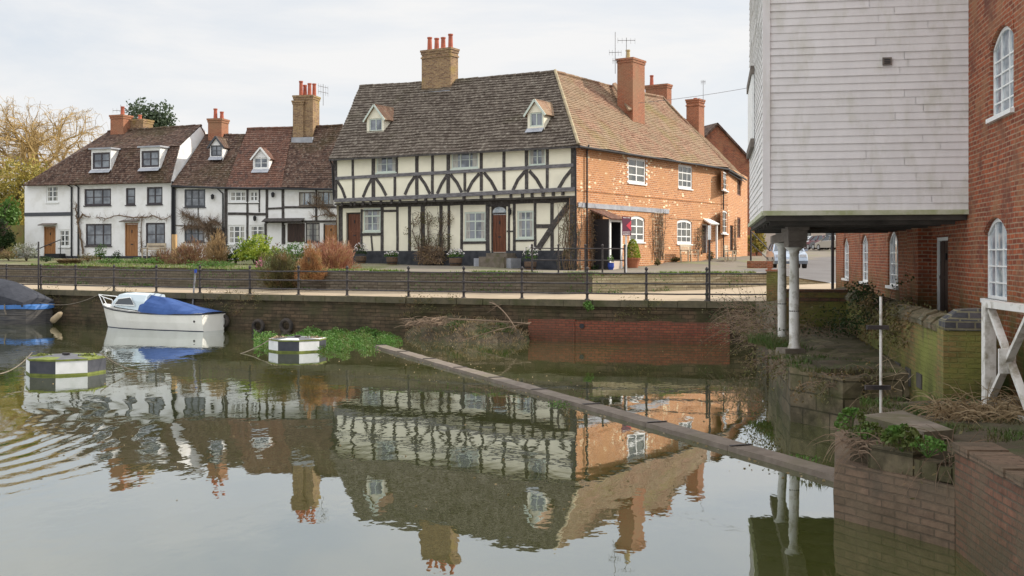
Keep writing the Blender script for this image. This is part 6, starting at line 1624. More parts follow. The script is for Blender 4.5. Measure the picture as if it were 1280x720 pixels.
# ================================================================== PLANTS
def place(px, Y): x = X(px, Y); return Vector((x, Y, gz(x, Y)))
def bush(name, px, Y, wpx, ytop, kind, mat, label, cat='shrub', n=900, size=.1, seed=0, group=None, dy=1.0, zoff=0, depth=None, ybase=None, asp=.6):
    c = place(px, Y); 
    if ybase: c.z = CH+(HY-ybase)/F_*Y
    w_ = wpx/F_*Y/2; top = CH+(HY-ytop)/F_*Y; h_ = top-c.z; rn = random.Random(seed+int(px)); t = thing(name, c, label, cat, group); d_ = depth or w_*dy
    mb = MB()
    if kind == 'leaf':
        clump(mb, c+Vector((0,0,h_*.45)), (w_*.95,d_*.95,h_*.55), n, size, rn, asp)
        clump(mb, c+Vector((0,0,h_*.25)), (w_*.9,d_*.9,h_*.3), n//3, size, rn, asp)
    elif kind == 'grass':
        blades(mb, c, (w_*.7,d_*.7), n, h_*1.1, size, rn, lean=w_/h_*.9, droop=.45, segs=4)
        blades(mb, c+Vector((0,0,h_*.35)), (w_*.6,d_*.6), n//2, h_*.6, size, rn, lean=w_/h_*1.3, droop=.9, segs=4)
    elif kind == 'twig':
        of = Vector((rn.random()*40, 0, 0))
        for _ in range(int(n*1.5)):
            d_2 = rand_dir(rn); d_2.z = abs(d_2.z); k_ = (1+.5*noise.noise(d_2*2.3+of))*(.25+.75*rn.random()**.5)
            p_ = c+Vector((d_2.x*w_*k_, d_2.y*d_*k_, .03+d_2.z*h_*k_))
            dd_2 = (d_2*.7+Vector((0,0,.5))+rand_dir(rn)*.6).normalized(); leaf(mb, p_, size*3.2*rn.uniform(.6,1.4), rn, dd_2, .09)
    mb.build('foliage', M[mat], t)
    mb = MB()
    for k in range(6 if kind == 'leaf' else 22):
        a = rn.uniform(0,2*PI); mb.tube([c+Vector((0,0,-.05)), c+Vector((math.cos(a)*w_*.25,math.sin(a)*d_*.25,h_*.4)), c+Vector((math.cos(a)*w_*.5,math.sin(a)*d_*.5,h_*.7))], [.03,.02,.01], 4)
    mb.build('stem', M['bark'], t)
    return t
bush('grey_shrub', 33, 61, 30, 304, 'leaf', 'leaf_grey', 'round grey green shrub in front of the left corner of the far left cottage', n=900)
bush('ornamental_grass', 87, 58, 34, 320, 'grass', 'straw', 'low mound of pale straw coloured grass below the first oak door', 'grass clump', n=900, size=.03)
bush('small_conifer', 125, 62, 16, 305, 'leaf', 'leaf_green', 'small upright green conifer in front of the large ground floor window', n=500, size=.08)
bush('small_shrub', 146, 62, 13, 313, 'leaf', 'leaf_dark', 'small dark rounded plant between the big window and the right oak door', n=260, size=.08)
bush('low_shrub', 110, 60, 26, 317, 'leaf', 'leaf_olive', 'low olive plant at the foot of the small conifer', n=420, size=.08)
bush('low_shrub', 138, 57, 34, 322, 'leaf', 'leaf_green', 'low spreading green plant below the small conifer', n=500, size=.08)
bush('low_shrub', 180, 56, 50, 322, 'leaf', 'weed', 'long low bright green plant under the right oak door', n=900, size=.08)
bush('low_shrub', 203, 57, 34, 312, 'twig', 'rust_shrub', 'dark reddish low shrub just left of the pale wooden post', n=700, size=.08)
bush('twiggy_shrub', 238, 55, 52, 302, 'twig', 'rust_shrub', 'reddish brown twiggy shrub just right of the pale wooden post', n=2000, size=.08)
bush('twiggy_shrub', 272, 54, 32, 294, 'twig', 'buff_shrub', 'upright buff coloured twiggy shrub left of the dark bush', n=1800, size=.08)
bush('low_shrub', 295, 54, 28, 306, 'leaf', 'leaf_dark', 'dark green low bush beside the bright yellow green bush', n=800, size=.09)
bush('round_bush', 319, 53.5, 50, 295, 'leaf', 'leaf_yellow', 'round bright yellow green bush in front of the middle cottage', n=2600, size=.13)
bush('low_shrub', 350, 51, 34, 310, 'leaf', 'leaf_green', 'small green bush right of the yellow green bush', n=800, size=.09)
bush('red_shrub', 345, 56, 18, 304, 'leaf', 'rust_shrub', 'little red flowering shrub behind the green bushes', n=300, size=.08)
bush('low_shrub', 372, 54, 44, 302, 'leaf', 'leaf_green', 'green shrub in front of the dark shutter', n=1000, size=.1)
bush('low_shrub', 262, 50, 60, 325, 'leaf', 'leaf_green', 'low green edging plants along the wall under the buff shrub', n=800, size=.08)
bush('trailing_shrub', 352, 45.1, 56, 314, 'twig', 'leaf_olive', 'large olive trailing shrub hanging over the retaining wall', n=2800, size=.07, dy=.4, ybase=359)
bush('orange_grass', 389, 44.2, 34, 309, 'twig', 'orange_grass', 'orange feathery clump spilling down over the retaining wall', 'grass clump', n=2400, size=.07, dy=.5, ybase=350)
bush('orange_shrub', 412, 48, 70, 302, 'twig', 'pink_grass', 'big rusty pink feathery shrub in front of the brown door', n=4200, size=.075)
bush('pink_flowers', 325, 47.5, 12, 322, 'leaf', 'flower_pink', 'small pink flowering plant on the wall below the yellow green bush', 'flowers', n=90, size=.07)
bush('small_shrub', 58, 60, 18, 320, 'leaf', 'leaf_dark', 'dark low plant beside the steps of the far left cottage', n=260, size=.08)
bush('low_shrub', 12, 62, 40, 312, 'leaf', 'leaf_olive', 'low brownish plants in the left edge garden corner', n=900, size=.1)
bush('yellow_shrub', 946, 88, 24, 285, 'leaf', 'leaf_gold', 'yellow leafed shrub glimpsed between the far cottage and the boarded bay', n=1500, size=.2)
bush('low_shrub', 845, 64, 14, 321, 'leaf', 'leaf_olive', 'low plant at the left end of the bench against the orange wall', n=260, size=.1)
bush('low_shrub', 888, 67, 9, 313, 'leaf', 'leaf_olive', 'small plant right of the bench beside the canopy door', n=200, size=.1)
bush('low_shrub', 745, 56.2, 16, 331, 'leaf', 'leaf_dark', 'low dark plant at the foot of the left trellis', n=300, size=.09)
bush('low_shrub', 822, 61, 9, 324, 'leaf', 'leaf_olive', 'small plant at the foot of the right trellis', n=160, size=.09)
# pale wooden post in the cottage garden
c = place(218, 57); mb = MB(); mb.bar(c-Vector((0,0,.1)), (c.x,c.y,CH+(HY-293)/F_*57), .28, .2); tag(mb.build('gate_post', M['wood_pale']), 'thick pale wooden post in front of the join between the two white cottages', 'post')
# steps with handrail at the first cottage door
u, z = W.uz(190/3.0625, 320, .8); c = W.pt(u, 0, .6); t = thing('entrance_steps', c, 'dark steps with a sloping handrail at the first oak door', 'steps')
mb = MB(); W.box(mb, u-.6, u+.6, 2.4, 3.0, .05, .6); W.box(mb, u-.6, u+.6, 2.4, 2.75, .6, 1.1); mb.build('step', M['black_paint'], t)
mb = MB(); mb.tube([W.pt(u-.7,2.6,1.4), W.pt(u-.7,3.2,1.4), W.pt(u+.6,3.9,.5), W.pt(u+.6,2.7,.5)], .04, 6); mb.build('handrail', M['black_paint'], t)
# tubs of flowers
def tub(px, py, off, label, fl, leafy='leaf_green', hh=.5, r_=.3, matb='barrel', n=260, nm='flower_tub', F=T, grp='flower tubs along the timber framed house'):
    u, _ = F.uz(px, py, off); c = F.pt(u, 0, off); c.z = max(gz(c.x,c.y), 1.5); t = thing(nm, c, label, 'plant pot', grp); rn = random.Random(int(px))
    mb = MB(); mb.lathe(c, [(r_*.8,0),(r_,.18),(r_*1.02,.38),(r_*.92,.4),(r_*.85,.34)], 14); mb.build('tub', M[matb], t)
    mb = MB(); mb.lathe(c, [(r_*.97,.1),(r_*1.0,.1),(r_*1.02,.14),(r_*.97,.14)], 14); mb.build('hoop', M['iron'], t)
    mb = MB(); clump(mb, c+Vector((0,0,.38+hh*.35)), (r_*1.15,r_*1.15,hh*.6), n, .09, rn); mb.build('leaves', M[leafy], t)
    if fl:
        mb = MB()
        for _ in range(90):
            d_ = rand_dir(rn); d_.z = abs(d_.z); leaf(mb, c+Vector((d_.x*r_*1.3,d_.y*r_*1.3,.42+hh*.35+d_.z*hh*.6)), .085, rn, None, .9)
        mb.build('flowers', M[fl], t)
tub(451, 328, .5, 'barrel tub with dark glossy leaves beside the brown side door', 'flower_white', 'leaf_dark', hh=.75)
tub(490, 329, .5, 'low barrel tub with sparse pale flowers left of the climbing plant', 'flower_white', hh=.35)
tub(569.5, 332, .6, 'barrel tub full of white flowers left of the front steps', 'flower_white', hh=.5, r_=.34)
tub(663, 336, .5, 'barrel tub with white flowers and tall leaves right of the front steps', 'flower_white', hh=.8)
# topiary and blue pot
u, _ = K.uz(791, 334, 1.3); c = K.pt(u, 0, 1.3); c.z = gz(c.x,c.y); t = thing('topiary_pot', c, 'bright green clipped cone bush in a large terracotta pot', 'plant pot'); rn = random.Random(5)
mb = MB(); mb.lathe(c, [(.26,0),(.36,.4),(.4,.42),(.4,.52),(.34,.52),(.3,.45)], 14); mb.build('pot', M['pot'], t)
mb = MB()
for _ in range(2200):
    z = rn.random()**1.3; rr = .38*math.sqrt(max(0,1-z))*(.75+.25*rn.random())+.04; a = rn.uniform(0,2*PI); leaf(mb, c+Vector((rr*math.cos(a),rr*math.sin(a),.5+z*.95)), .085, rn)
mb.build('foliage', M['leaf_yellow'], t)
u, _ = K.uz(757, 337, .9); c = K.pt(u, 0, 1.2); c.z = gz(c.x,c.y); t = thing('blue_pot', c, 'small blue glazed pot with a leafy plant left of the porch', 'plant pot')
mb = MB(); mb.lathe(c, [(.1,0),(.16,.15),(.15,.33),(.17,.36),(.12,.34)], 12); mb.build('pot', M['bird_blue'], t)
mb = MB(); clump(mb, c+Vector((0,0,.5)), (.18,.18,.2), 120, .08, rn); mb.build('leaves', M['leaf_green'], t)

# climbers
def climber(F, px0, px1, yt, yb, off, label, mats, n_leaf, stems, seed=0, size=.1, dens=None, nm='climbing_plant'):
    rn = random.Random(seed); u0, _ = F.uz(px0, (yt+yb)/2, off); u1, _ = F.uz(px1, (yt+yb)/2, off); xm = (px0+px1)/2; zt = F.uz(xm, yt, off)[1]; zb = F.uz(xm, yb, off)[1]
    t = thing(nm, F.pt((u0+u1)/2, zb, off), label, 'climbing plant', 'climbing plants on the house fronts'); mb = MB()
    for k in range(stems):
        a = u0+(u1-u0)*rn.random(); pts = []; m_ = 9; uu = (u0+u1)/2*.4+a*.6
        for q in range(m_+1):
            f = q/m_; uu += rn.uniform(-.12,.12)+(a-uu)*.1; pts.append(F.pt(max(u0,min(u1,uu)), zb+(zt-zb)*f*rn.uniform(.9,1), off+rn.uniform(-.03,.05)))
        mb.tube(pts, [.03*(1-.7*i/m_) for i in range(m_+1)], 4, cap=False)
        for q in range(2, m_+1):
            for s in range(2): d_ = rand_dir(rn); mb.tube([pts[q], pts[q]+Vector((d_.x*.4,d_.y*.15,d_.z*.4))], [.012,.004], 3, cap=False)
    mb.build('stem', M[mats[1]], t)
    if n_leaf:
        mb = MB(); cnt = 0
        while cnt < n_leaf:
            a, b_ = rn.random(), rn.random(); e = abs(a-.5)*2
            if noise.noise(Vector((a*4, b_*4, seed))) < -.15+.35*e**2 : continue
            leaf(mb, F.pt(u0+(u1-u0)*a, zb+(zt-zb)*b_, off+rn.uniform(-.05,.2)), size*rn.uniform(.6,1.3), rn); cnt += 1
        mb.build('leaves', M[mats[0]], t)
climber(T, 505, 568, 265, 326, GO+.12, 'wide leafy climber over the black posts left of the front door', ('leaf_olive','bark'), 1500, 12, 1, .085)
climber(T, 518, 556, 308, 330, GO+.3, 'bare tangled shrub at the foot of the wide leafy climber', ('buff_shrub','twig'), 350, 22, 2, .09)
climber(T, 698, 727, 256, 337, GO+.35, 'tall brownish climber on the corner where timber meets orange brick', ('leaf_olive','twig'), 750, 16, 3, .09)
climber(K, 737, 750, 264, 333, .1, 'bare climber on the left trellis of the orange house', ('buff_shrub','twig'), 220, 12, 4)
climber(K, 815, 832, 264, 325, .12, 'bare climber on the right trellis of the orange house', ('leaf_olive','twig'), 90, 9, 5)
climber(K, 870, 880, 285, 318, .12, 'small climber beside the white door canopy', ('leaf_olive','twig'), 120, 5, 6)
climber(Lf, 916.5, 922, 275, 318, .12, 'thin climber between the white and the red framed windows', ('leaf_olive','twig'), 40, 4, 7)
def vine(F, pts, label, r_=.05, seed=0, twig=30, tl=.35, mat='twig'):
    rn = random.Random(seed); q = [F.at(x, y, .12) for x, y in pts[0]]; t = thing('bare_climber', q[0], label, 'climbing plant', 'bare climbers on the white cottages')
    for line in pts:
        q = [F.at(x, y, .12) for x, y in line]; mb = MB(); f_ = []
        for a, b_ in zip(q, q[1:]):
            for k in range(4): f_.append(a+(b_-a)*k/4+Vector((rn.uniform(-.05,.05),0,rn.uniform(-.06,.06))))
        f_.append(q[-1]); mb.tube(f_, [r_*(1-.6*i/len(f_)) for i in range(len(f_))], 5, cap=False)
        for k in range(int(twig*len(f_)/12)):
            p = f_[rn.randrange(len(f_))]; d_ = rand_dir(rn); d_.y = -abs(d_.y)*.4; mb.tube([p, p+d_*tl*.5, p+d_*tl*rn.uniform(.6,1.2)+Vector((0,0,rn.uniform(-.1,.15)))], [.016,.01,.005], 3, cap=False)
        mb.build('stem', M[mat], t)
vine(W, [[(104,318),(101,296),(97,278),(95,262),(96,255)],[(97,278),(103,268),(113,271)]], 'gnarled bare climber between the two drainpipes of the far left cottage', .07, 1)
vine(W, [[(177,318),(176,296),(177,272)],[(177,272),(165,271),(150,269),(135,273),(120,271)],[(177,272),(190,270),(203,274),(213,271)]], 'bare climber spreading sideways above the right oak door', .05, 2, 40)
vine(C, [[(261,312),(261,290),(259,283)],[(259,284),(248,276),(236,272),(228,266)],[(259,284),(266,276),(275,281)],[(259,284),(244,283),(230,284)]], 'rusty tangled bare climber arching beside the first terraced cottage window', .07, 3, 240, .5)
vine(C, [[(424,290),(419,270),(408,262),(396,258),(385,254)],[(408,262),(400,250),(392,246)],[(419,270),(404,268),(390,272)]], 'thin bare climber across the windows of the right hand cottage', .035, 4, 70, .5)

# trees behind the houses
def tree_bare(px, Y, ytop, ybase_z, label, seed, spread, name='willow_tree'):
    rn = random.Random(seed); x = X(px, Y); z0 = gz(x, Y); t = thing(name, (x,Y,z0), label, 'tree'); zt = CH+(HY-ytop)/F_*Y; H = zt-z0
    mb = MB(); fk = Vector((x+.3,Y,z0+H*.55)); mb.tube([(x,Y,z0-.2),(x-.1,Y,z0+H*.3),fk], [.55,.42,.34], 8); mb.build('trunk', M['willow_bark'], t)
    mb = MB()
    for k in range(13):
        a = k*2*PI/13+rn.uniform(-.3,.3); el = rn.uniform(.0,1.2); d_ = Vector((math.cos(a)*math.cos(el), math.sin(a)*math.cos(el), math.sin(el)))
        twigs(mb, fk, d_, H*.24*spread*(1.15-.3*el), .2, 4, rn, .8, .05, .02, 3, 0, 4, .78, .3)
    mb.build('crown', M['willow_bark'], t)
    tips = [v.copy() for v in mb.v[::9] if v.z > z0+H*.5]
    mb = MB()
    for p in tips:
        if rn.random() < .15: continue
        for q in range(2):
            d_ = (p-fk).normalized()*.8+rand_dir(rn)*.9; l_ = rn.uniform(.7,1.6); e = p+Vector((d_.x,d_.y,d_.z*.4))*l_*.5; f_ = e+Vector((d_.x*.3,d_.y*.3,-.7))*l_*.7
            mb.tube([p, e, f_], [.018,.012,.006], 3, cap=False)
    mb.build('hanging_twigs', M['willow_bark'], t)
tree_bare(42, 104, 142, 0, 'bare golden willow rising behind the far left cottage', 12, 1.0)
def tree_leafy(px, Y, wpx, ytop, label, mat, seed, name, n=5000, size=.3, blobs=9, zb=.3, cat='tree'):
    rn = random.Random(seed); x = X(px, Y); z0 = gz(x, Y); t = thing(name, (x,Y,z0), label, cat); zt = CH+(HY-ytop)/F_*Y; H = zt-z0; w_ = wpx/F_*Y/2
    mb = MB(); mb.tube([(x,Y,z0-.2),(x,Y,z0+H*.45),(x+.2,Y,z0+H*.8)], [.3,.2,.08], 7)
    for k in range(7): a = rn.uniform(0,2*PI); h_ = rn.uniform(.35,.75); mb.tube([(x,Y,z0+H*h_), (x+math.cos(a)*w_*.6,Y+math.sin(a)*w_*.6,z0+H*min(.95,h_+.2))], [.1,.03], 5)
    mb.build('trunk', M['bark'], t); mb = MB()
    for k in range(blobs):
        a = rn.uniform(0,2*PI); rr = rn.random()**.5*w_*.62; zz = z0+H*(zb+(1-zb)*rn.uniform(.15,.82)); s = rn.uniform(.3,.5)
        clump(mb, (x+math.cos(a)*rr, Y+math.sin(a)*rr, zz), (w_*s*1.1,w_*s*1.1,H*(1-zb)*s*.5), n//blobs, size, rn, flat_base=False, hollow=.35)
    mb.build('crown', M[mat], t)
tree_leafy(22, 96, 95, 196, 'golden green bushy tree below the willow', 'leaf_gold', 3, 'bushy_tree', 11000, .26, 16, .0)
tree_leafy(96, 112, 60, 172, 'golden conifer peeping over the roof of the far left cottage', 'leaf_gold', 8, 'conifer_tree', 4000, .3, 10, .1)
tree_leafy(4, 84, 46, 245, 'mid green bush at the left edge beside the cottage', 'leaf_green', 4, 'garden_bush', 3000, .25, 8, .0)
tree_leafy(0, 72, 44, 268, 'dark green hedge bush at the left edge in front of the brick garden wall', 'leaf_dark', 5, 'hedge_bush', 4000, .16, 9, .0)
tree_leafy(192, 122, 74, 124, 'dark green pine behind the chimneys of the far left cottage', 'leaf_pine', 6, 'pine_tree', 9000, .36, 18, .5)
for k, (px, Y, w_, yt) in enumerate(((-60,95,110,215),(-140,110,140,190),(-240,120,160,210))):
    tree_leafy(px, Y, w_, yt, ('green tree','tall green tree','broad dark tree')[k]+' further left along the river', ('leaf_olive','leaf_green','leaf_dark')[k], 30+k, 'riverside_tree', 4000, .4, 10, .0)
# brick garden wall at left
GW = Face((-36,76.5),(-32.4,74.3)); t = None
mb = MB(); GW.box(mb, 0, GW.len, 2.3, CH+2.0, -.3, 0); tag(mb.build('garden_wall', M['mossy_brick']), 'old red brick garden wall joining the left corner of the far left cottage', 'wall')
mb = MB(); GX = Face((-60,84),(-36,76.4)); GX.box(mb, 0, GX.len, 2.3, CH+1.2, -.3, 0); tag(mb.build('garden_wall', M['mossy_brick']), 'mossy garden wall running off behind the dark hedge at the left edge', 'wall')

# grass and weeds
rn = random.Random(99)
mb = MB()
for k in range(9000):
    x = rn.uniform(-24, 9.4); yr = interp(RW, x, 1); y = yr+rn.random()**2*(7 if x < -6 else .5)+.02
    if noise.noise(Vector((x*.7,y*.7,3))) < (-.25 if x < -6 else .0): continue
    z = gz(x, y); blades(mb, (x,y,z), (.05,.05), 1, .14 if y-yr > .3 else .17, .018, rn, .7, segs=2)
tag(mb.build('verge_grass', M['grass']), 'short green grass along the top of the retaining wall', 'grass', kind='stuff')
mb = MB()
for k in range(2600):
    x = rn.uniform(-23, 9); yr = interp(RW, x, 1)
    if noise.noise(Vector((x*.5,1,7))) < .0: continue
    y = yr-.03; z = interp(RW, x, 3)-rn.random()**2*.5 if rn.random() < .5 else 1.53+rn.random()**2*.12
    leaf(mb, Vector((x, y-.04-rn.random()*.06, z)), .09, rn)
tag(mb.build('wall_weeds', M['leaf_green']), 'small green weeds growing on the retaining wall', 'weeds', kind='stuff')
mb = MB()
for k in range(420):
    px = rn.uniform(0, 955); 
    if noise.noise(Vector((px*.012,4,7))) < .08: continue
    p, u_ = seg_on(Q, px); n_ = Vector((-u_.y,u_.x,0)); hang = rn.random() < .75
    z = 1.38-(rn.random()*.75 if hang else -.0); clump(mb, p-n_*(.1 if hang else -.15)+Vector((0,0,z)), (.22,.08,.2), 22, .08, rn, .3)
tag(mb.build('quay_weeds', M['leaf_olive']), 'brownish weeds sprouting from the face of the quay wall', 'weeds', kind='stuff')
mb = MB()
for k in range(2300):
    a = rn.random(); px = 345+155*a; f = rn.random(); yy = (409+12*abs(a-.5))*(1-f)+(431+ (5 if a < .8 else 0))*f
    if ((a-.5)*2)**2+((f-.5)*2)**2 > 1.05 or noise.noise(Vector((a*7,f*3,1))) < -.28: continue
    Y = 2.8*F_/(yy-HY); Y = min(Y, 40.0+0*a); z = .03+rn.random()*.26*(1-((a-.5)*2)**2)*(.6+.8*noise.noise(Vector((a*9,f*4,6))))
    c = Vector((X(px,Y), Y, z)); 
    for _ in range(7): leaf(mb, c+rand_dir(rn)*.1, .085, rn, None, .5)
for k in range(120):
    px = rn.uniform(318,346); Y = 2.88*F_/(rn.uniform(421,434)-HY)
    for _ in range(4): leaf(mb, Vector((X(px,Y),Y,.03+rn.random()*.2))+rand_dir(rn)*.07, .11, rn)
tag(mb.build('water_weed', M['weed']), 'bright green mat of leafy water weed behind the smaller float', 'water weed', kind='stuff')

# mud bank with dead reeds by the quay
mb = MB(); nx, ny = 46, 14; gridp = []
xa, xb = X(498,38.6), X(665,37.6)
for i in range(nx+1):
    row = []
    for j in range(ny+1):
        a = i/nx; f = j/ny; x = xa+(xb-xa)*a; y = q_y(x)+.15-f*2.35*(math.sin(PI*min(1,max(0,a)))**.45+.05)
        e = max(0, 1-f**2.2)*math.sin(PI*a)**.4; z = -.12+.78*e+.28*noise.noise(Vector((x*1.4,y*1.4,2)))*e+.1*noise.noise(Vector((x*4,y*4,2)))
        row.append((x,y,z))
    gridp.append(row)
for i in range(nx):
    for j in range(ny): mb.face([gridp[i][j], gridp[i][j+1], gridp[i+1][j+1], gridp[i+1][j]])
tag(mb.build('mud_bank', M['earth'], smooth=True), kind='structure')
mb = MB()
for k in range(520):
    g_ = gridp[rn.randrange(2,nx-1)][rn.randrange(0,ny)]; blades(mb, g_, (.1,.1), 3, .22, .014, rn, 1.6, droop=.5)
tag(mb.build('dead_reeds', M['straw']), 'flattened straw coloured reeds on the mud bank', 'reeds', kind='stuff')
mb = MB()
for k in range(700):
    i_ = rn.randrange(10,nx-6); g_ = gridp[i_][rn.randrange(3,10)]
    if noise.noise(Vector((g_[0]*1.1,g_[1],9))) < 0: continue
    blades(mb, g_, (.1,.1), 3, .14, .014, rn, .9)
tag(mb.build('bank_grass', M['grass_dark']), 'green grass patches on the mud bank', 'grass', kind='stuff')
mb = MB(); c = P(533,402,38.2); c.z = .62
for k in range(130):
    d_ = rand_dir(rn); d_.z *= .3; q = c+Vector((rn.uniform(-.6,.6),rn.uniform(-.3,.3),rn.uniform(-.12,.14))); mb.tube([q, q+d_*.3, q+d_*.55+Vector((0,0,-.05))], [.012,.01,.005], 3, cap=False)
tag(mb.build('nest', M['twig']), 'heap of dead twigs on top of the mud bank, like a nest', 'nest')
for k, (a, b_, lab) in enumerate(((P(560,399,38),P(662,405,37.0),'long pale fallen stalk lying along the mud bank'), (P(612,378,38.2),P(645,412,36.6),'arched dead stem drooping from the quay to the mud bank'), (P(572,428,36.6),P(664,403,37.2),'thin dead stick leaning at the right end of the mud bank'))):
    a.z = max(a.z,.05); b_.z = max(b_.z,.05); mid = (a+b_)/2+Vector((0,0,(.05,.35,.1)[k])); mb = MB(); pts = [a*(1-f)**2+mid*2*f*(1-f)+b_*f*f for f in [q/10 for q in range(11)]]
    mb.tube(pts, [.025,.02,.015][k], 5); 
    for q in range(8):
        p = pts[rn.randrange(2,10)]; d_ = rand_dir(rn); mb.tube([p, p+d_*rn.uniform(.2,.5)], [.008,.003], 3, cap=False)
    tag(mb.build('dead_branch', M['twig'], smooth=True), lab, 'branch')

# brambles and grass by the columns
def bramble(name, c, rad, n, ln, label, mat='twig', r_=.008, droopz=-.6, leaves=0, lm='leaf_dark', seed=0, cat='brambles'):
    rn = random.Random(seed); t = thing(name, c, label, cat); mb = MB(); c = Vector(c); tips = []
    for _ in range(n):
        p = c+Vector((rn.uniform(-1,1)*rad[0], rn.uniform(-1,1)*rad[1], rn.uniform(-1,1)*rad[2])); d_ = rand_dir(rn); d_.z = abs(d_.z)*.8+.2; d_.x -= .25; pts = [p]
        for q in range(6): d_ = (d_+rand_dir(rn)*.2+Vector((0,0,droopz*.33))).normalized(); p = p+d_*ln*rn.uniform(.6,1.2)/6; pts.append(p)
        mb.tube(pts, [r_*(1-.13*i) for i in range(7)], 3, cap=False); tips += pts[2:]
    mb.build('stem', M[mat], t)
    if leaves:
        mb = MB()
        for _ in range(leaves): leaf(mb, rn.choice(tips)+rand_dir(rn)*.08, .07, rn)
        mb.build('leaves', M[lm], t)
c = Vector((X(958,29),29,.9)); bramble('bramble', (c.x,c.y,.85), (.45,3.0,.3), 210, 1.3, 'dense dead brambles hanging over the bank left of the columns', leaves=900, lm='leaf_olive', seed=1)
bramble('bramble', (X(950,33.5),33.5,1.1), (.9,1.2,.2), 90, 1.3, 'dead brambles drooping from the quay wall below the end pillar', leaves=350, seed=2)
bramble('bramble', (6.9,25.6,1.1), (.7,1.2,.1), 70, .7, 'brown brambles on the pier top in front of the mossy return wall', leaves=300, seed=3)
bramble('bramble', (5.5,18.6,.8), (.6,.25,.12), 55, .5, 'brown roots and stems hanging over the front edge of the stone pier', mat='twig', seed=21, leaves=420, lm='leaf_olive', droopz=-1.2)
bramble('bramble', (5.0,21,.85), (.12,1.4,.12), 55, .5, 'brown stems hanging down the water side of the stone pier', mat='twig', seed=22, leaves=300, lm='leaf_olive', droopz=-1.2)
bramble('bramble', (6.35,18.6,.75), (.3,.35,.25), 26, 1.1, 'bare stems drooping over the right end of the stone pier', seed=4, mat='twig_pale', r_=.007)
bramble('ivy', (6.75,19.6,1.75), (.08,1.6,.3), 60, .5, 'ivy patches trailing down the near half of the parapet', mat='twig', leaves=1700, lm='leaf_olive', seed=15, cat='ivy', droopz=-1)
bramble('ivy', (7.1,21.8,1.95), (.1,.8,.25), 60, .7, 'dark ivy straggling over the parapet coping', mat='twig', leaves=1600, lm='leaf_dark', seed=5, cat='ivy', droopz=-1)
bramble('ivy', (7.7,25.2,1.2), (.15,.8,.3), 40, .7, 'leafy growth at the foot of the mossy parapet', leaves=900, lm='leaf_dark', seed=6, cat='ivy', droopz=-.8)
bramble('straw_heap', (5.75,13.6,.98), (.62,.4,.07), 420, .5, 'tangled heap of dead straw and twigs at the foot of the white fence', mat='straw', r_=.008, seed=7, cat='debris', droopz=-.9)
bramble('bramble', (4.6,11.6,.8), (.25,.35,.1), 130, .6, 'dead roots and stems hanging where the near pier meets the brick river wall', mat='twig', seed=8, leaves=120, lm='leaf_olive', droopz=-1.1)
bramble('bramble', (3.95,12.2,.8), (.35,.3,.08), 90, .5, 'brown stems trailing under the green plants on the near pier edge', mat='twig', seed=9, droopz=-1.1)
mb = MB()
for k in range(4200):
    x = rn.uniform(3.9, 6.6); y = rn.uniform(11.4, 15.4)
    if noise.noise(Vector((x*1.6,y*1.6,5))) < .02 or (x < 4.4 and y > 13.8): continue
    if (x-3.9) < (y-12.4)*.3: continue
    blades(mb, (x,y,.9), (.05,.05), 2, .13, .008, rn, .9)
for k in range(900):
    x = rn.uniform(4.9,6.4); y = rn.uniform(18.5,21.5)
    if noise.noise(Vector((x*1.3,y*1.3,8))) < .1: continue
    blades(mb, (x,y,.93), (.05,.05), 2, .16, .01, rn, .9)
for k in range(500):
    x = X(978,24)+rn.uniform(-.35,.25); y = rn.uniform(22.5,26); blades(mb, (x,y,.9), (.05,.05), 2, .35, .012, rn, .9)
tag(mb.build('pier_grass', M['grass_dark']), 'tufts of dark green grass on the stone piers', 'grass', kind='stuff')
def leafy_plant(px, py, Y, n, size, label, seed, rx=.2, rz_=.12):
    rn = random.Random(seed); c = P(px,py,Y); t = thing('leafy_weed', c, label, 'weed', 'leafy weeds on the near pier'); mb = MB()
    for _ in range(n):
        a = rand_dir(rn); a.z = abs(a.z); p = c+Vector((a.x*rx,a.y*rx,a.z*rz_*2)); 
        for q in range(3): leaf(mb, p+rand_dir(rn)*size*.5, size, rn, None, .75)
    mb.build('leaves', M['weed'], t); mb = MB()
    for _ in range(14): a = rand_dir(rn); a.z = abs(a.z); mb.tube([c-Vector((0,0,.1)), c+Vector((a.x*rx,a.y*rx,a.z*rz_*2))], .004, 3, cap=False)
    mb.build('stem', M['leaf_green'], t)
leafy_plant(1064, 538, 12.7, 110, .045, 'bushy bright green weed at the left corner of the concrete slab', 1, .17, .12)
leafy_plant(1088, 545, 12.3, 80, .045, 'smaller weed in front of the concrete slab', 2, .13, .07)
leafy_plant(1128, 553, 11.6, 120, .06, 'broad leaved green weed in the middle of the near pier edge', 3, .18, .08)
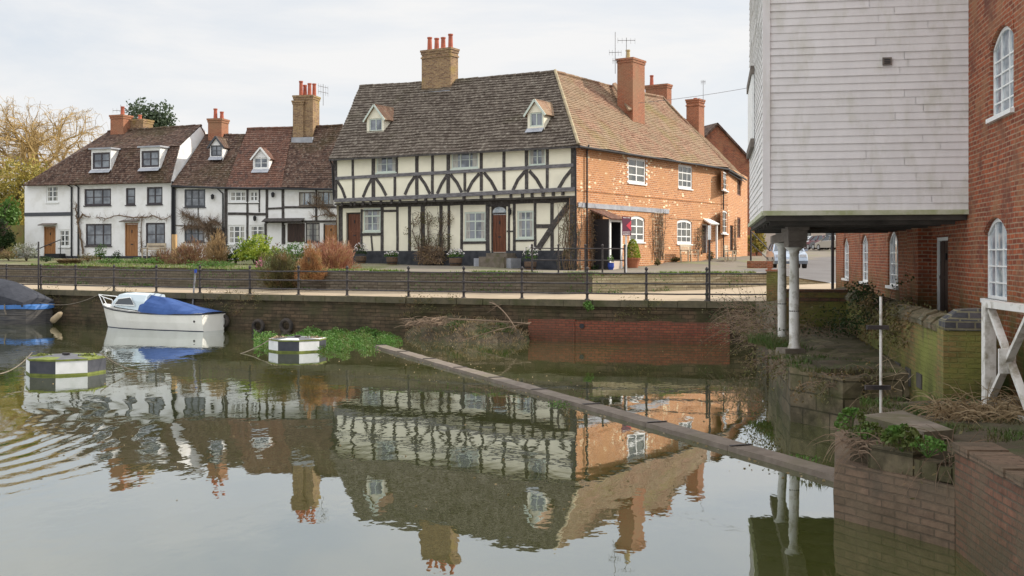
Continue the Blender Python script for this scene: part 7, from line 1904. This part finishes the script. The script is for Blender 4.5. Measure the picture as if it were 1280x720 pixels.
leafy_plant(1160, 560, 11.2, 60, .04, 'low weed at the right end of the near pier edge', 4, .16, .05)
leafy_plant(735, 386, 37.4, 40, .09, 'single small weed tuft on top of the quay wall above the red brick', 5, .15, .12)
# reed stems standing in the water
t = thing('water_reeds', P(625,505,22), 'few dark dead reed stems poking out of the still water', 'reeds')
for k in range(16):
    c = Vector((X(622+rn.uniform(-22,22),22.5), rn.uniform(21.6,23.4), -.05)); mb = MB(); mb.tube([c, c+Vector((rn.uniform(-.1,.1),0,.2)), c+Vector((rn.uniform(-.3,.3),0,rn.uniform(.12,.35)))], .006, 3); mb.build('stem', M['twig'], t)
# overhead wire
mb = MB(); a = Vector((7.2,64,11.6)); b_ = Vector((16.5,52,11.9)); mb.tube([a+(b_-a)*k/10-Vector((0,0,.25*4*(k/10)*(1-k/10))) for k in range(11)], .012, 4); tag(mb.build('overhead_wire', M['iron_grey']), 'thin overhead wire from the brick chimney towards the mill', 'wire')

# litter on the water
mb = MB()
for k in range(260):
    f = rn.random(); p = pa+(pb-pa)*f; side = rn.choice((-1,1)); q = p+BN*side*(.24+rn.random()**3*1.2); leaf(mb, Vector((q.x,q.y,.006)), .05, rn, Vector((math.cos(k),math.sin(k),0)), .5)
for k in range(260):
    px = rn.uniform(20, 940); Y = 2.9*F_/(rn.uniform(428, 640)-HY); 
    if noise.noise(Vector((px*.02,Y*.3,2))) < .05: continue
    leaf(mb, Vector((X(px,Y),Y,.006)), .05, rn, Vector((math.cos(k),math.sin(k),0)), .5)
tag(mb.build('floating_leaves', M['straw']), 'scattered dead leaves and scum floating on the water', 'leaves', kind='stuff')
mb = MB()
for (px, py, w_, k_) in ((993,576,.35,90),(703,506,.3,60),(470,426,.5,80)):
    Y = 2.9*F_/(py-HY); c = Vector((X(px,Y),Y,.01))
    for _ in range(k_): leaf(mb, c+Vector((rn.uniform(-w_,w_),rn.uniform(-.2,.2),rn.random()*.05)), .06, rn, None, .4)
tag(mb.build('drifting_weed', M['weed']), 'little rafts of green weed caught against the sill beam', 'water weed', kind='stuff')
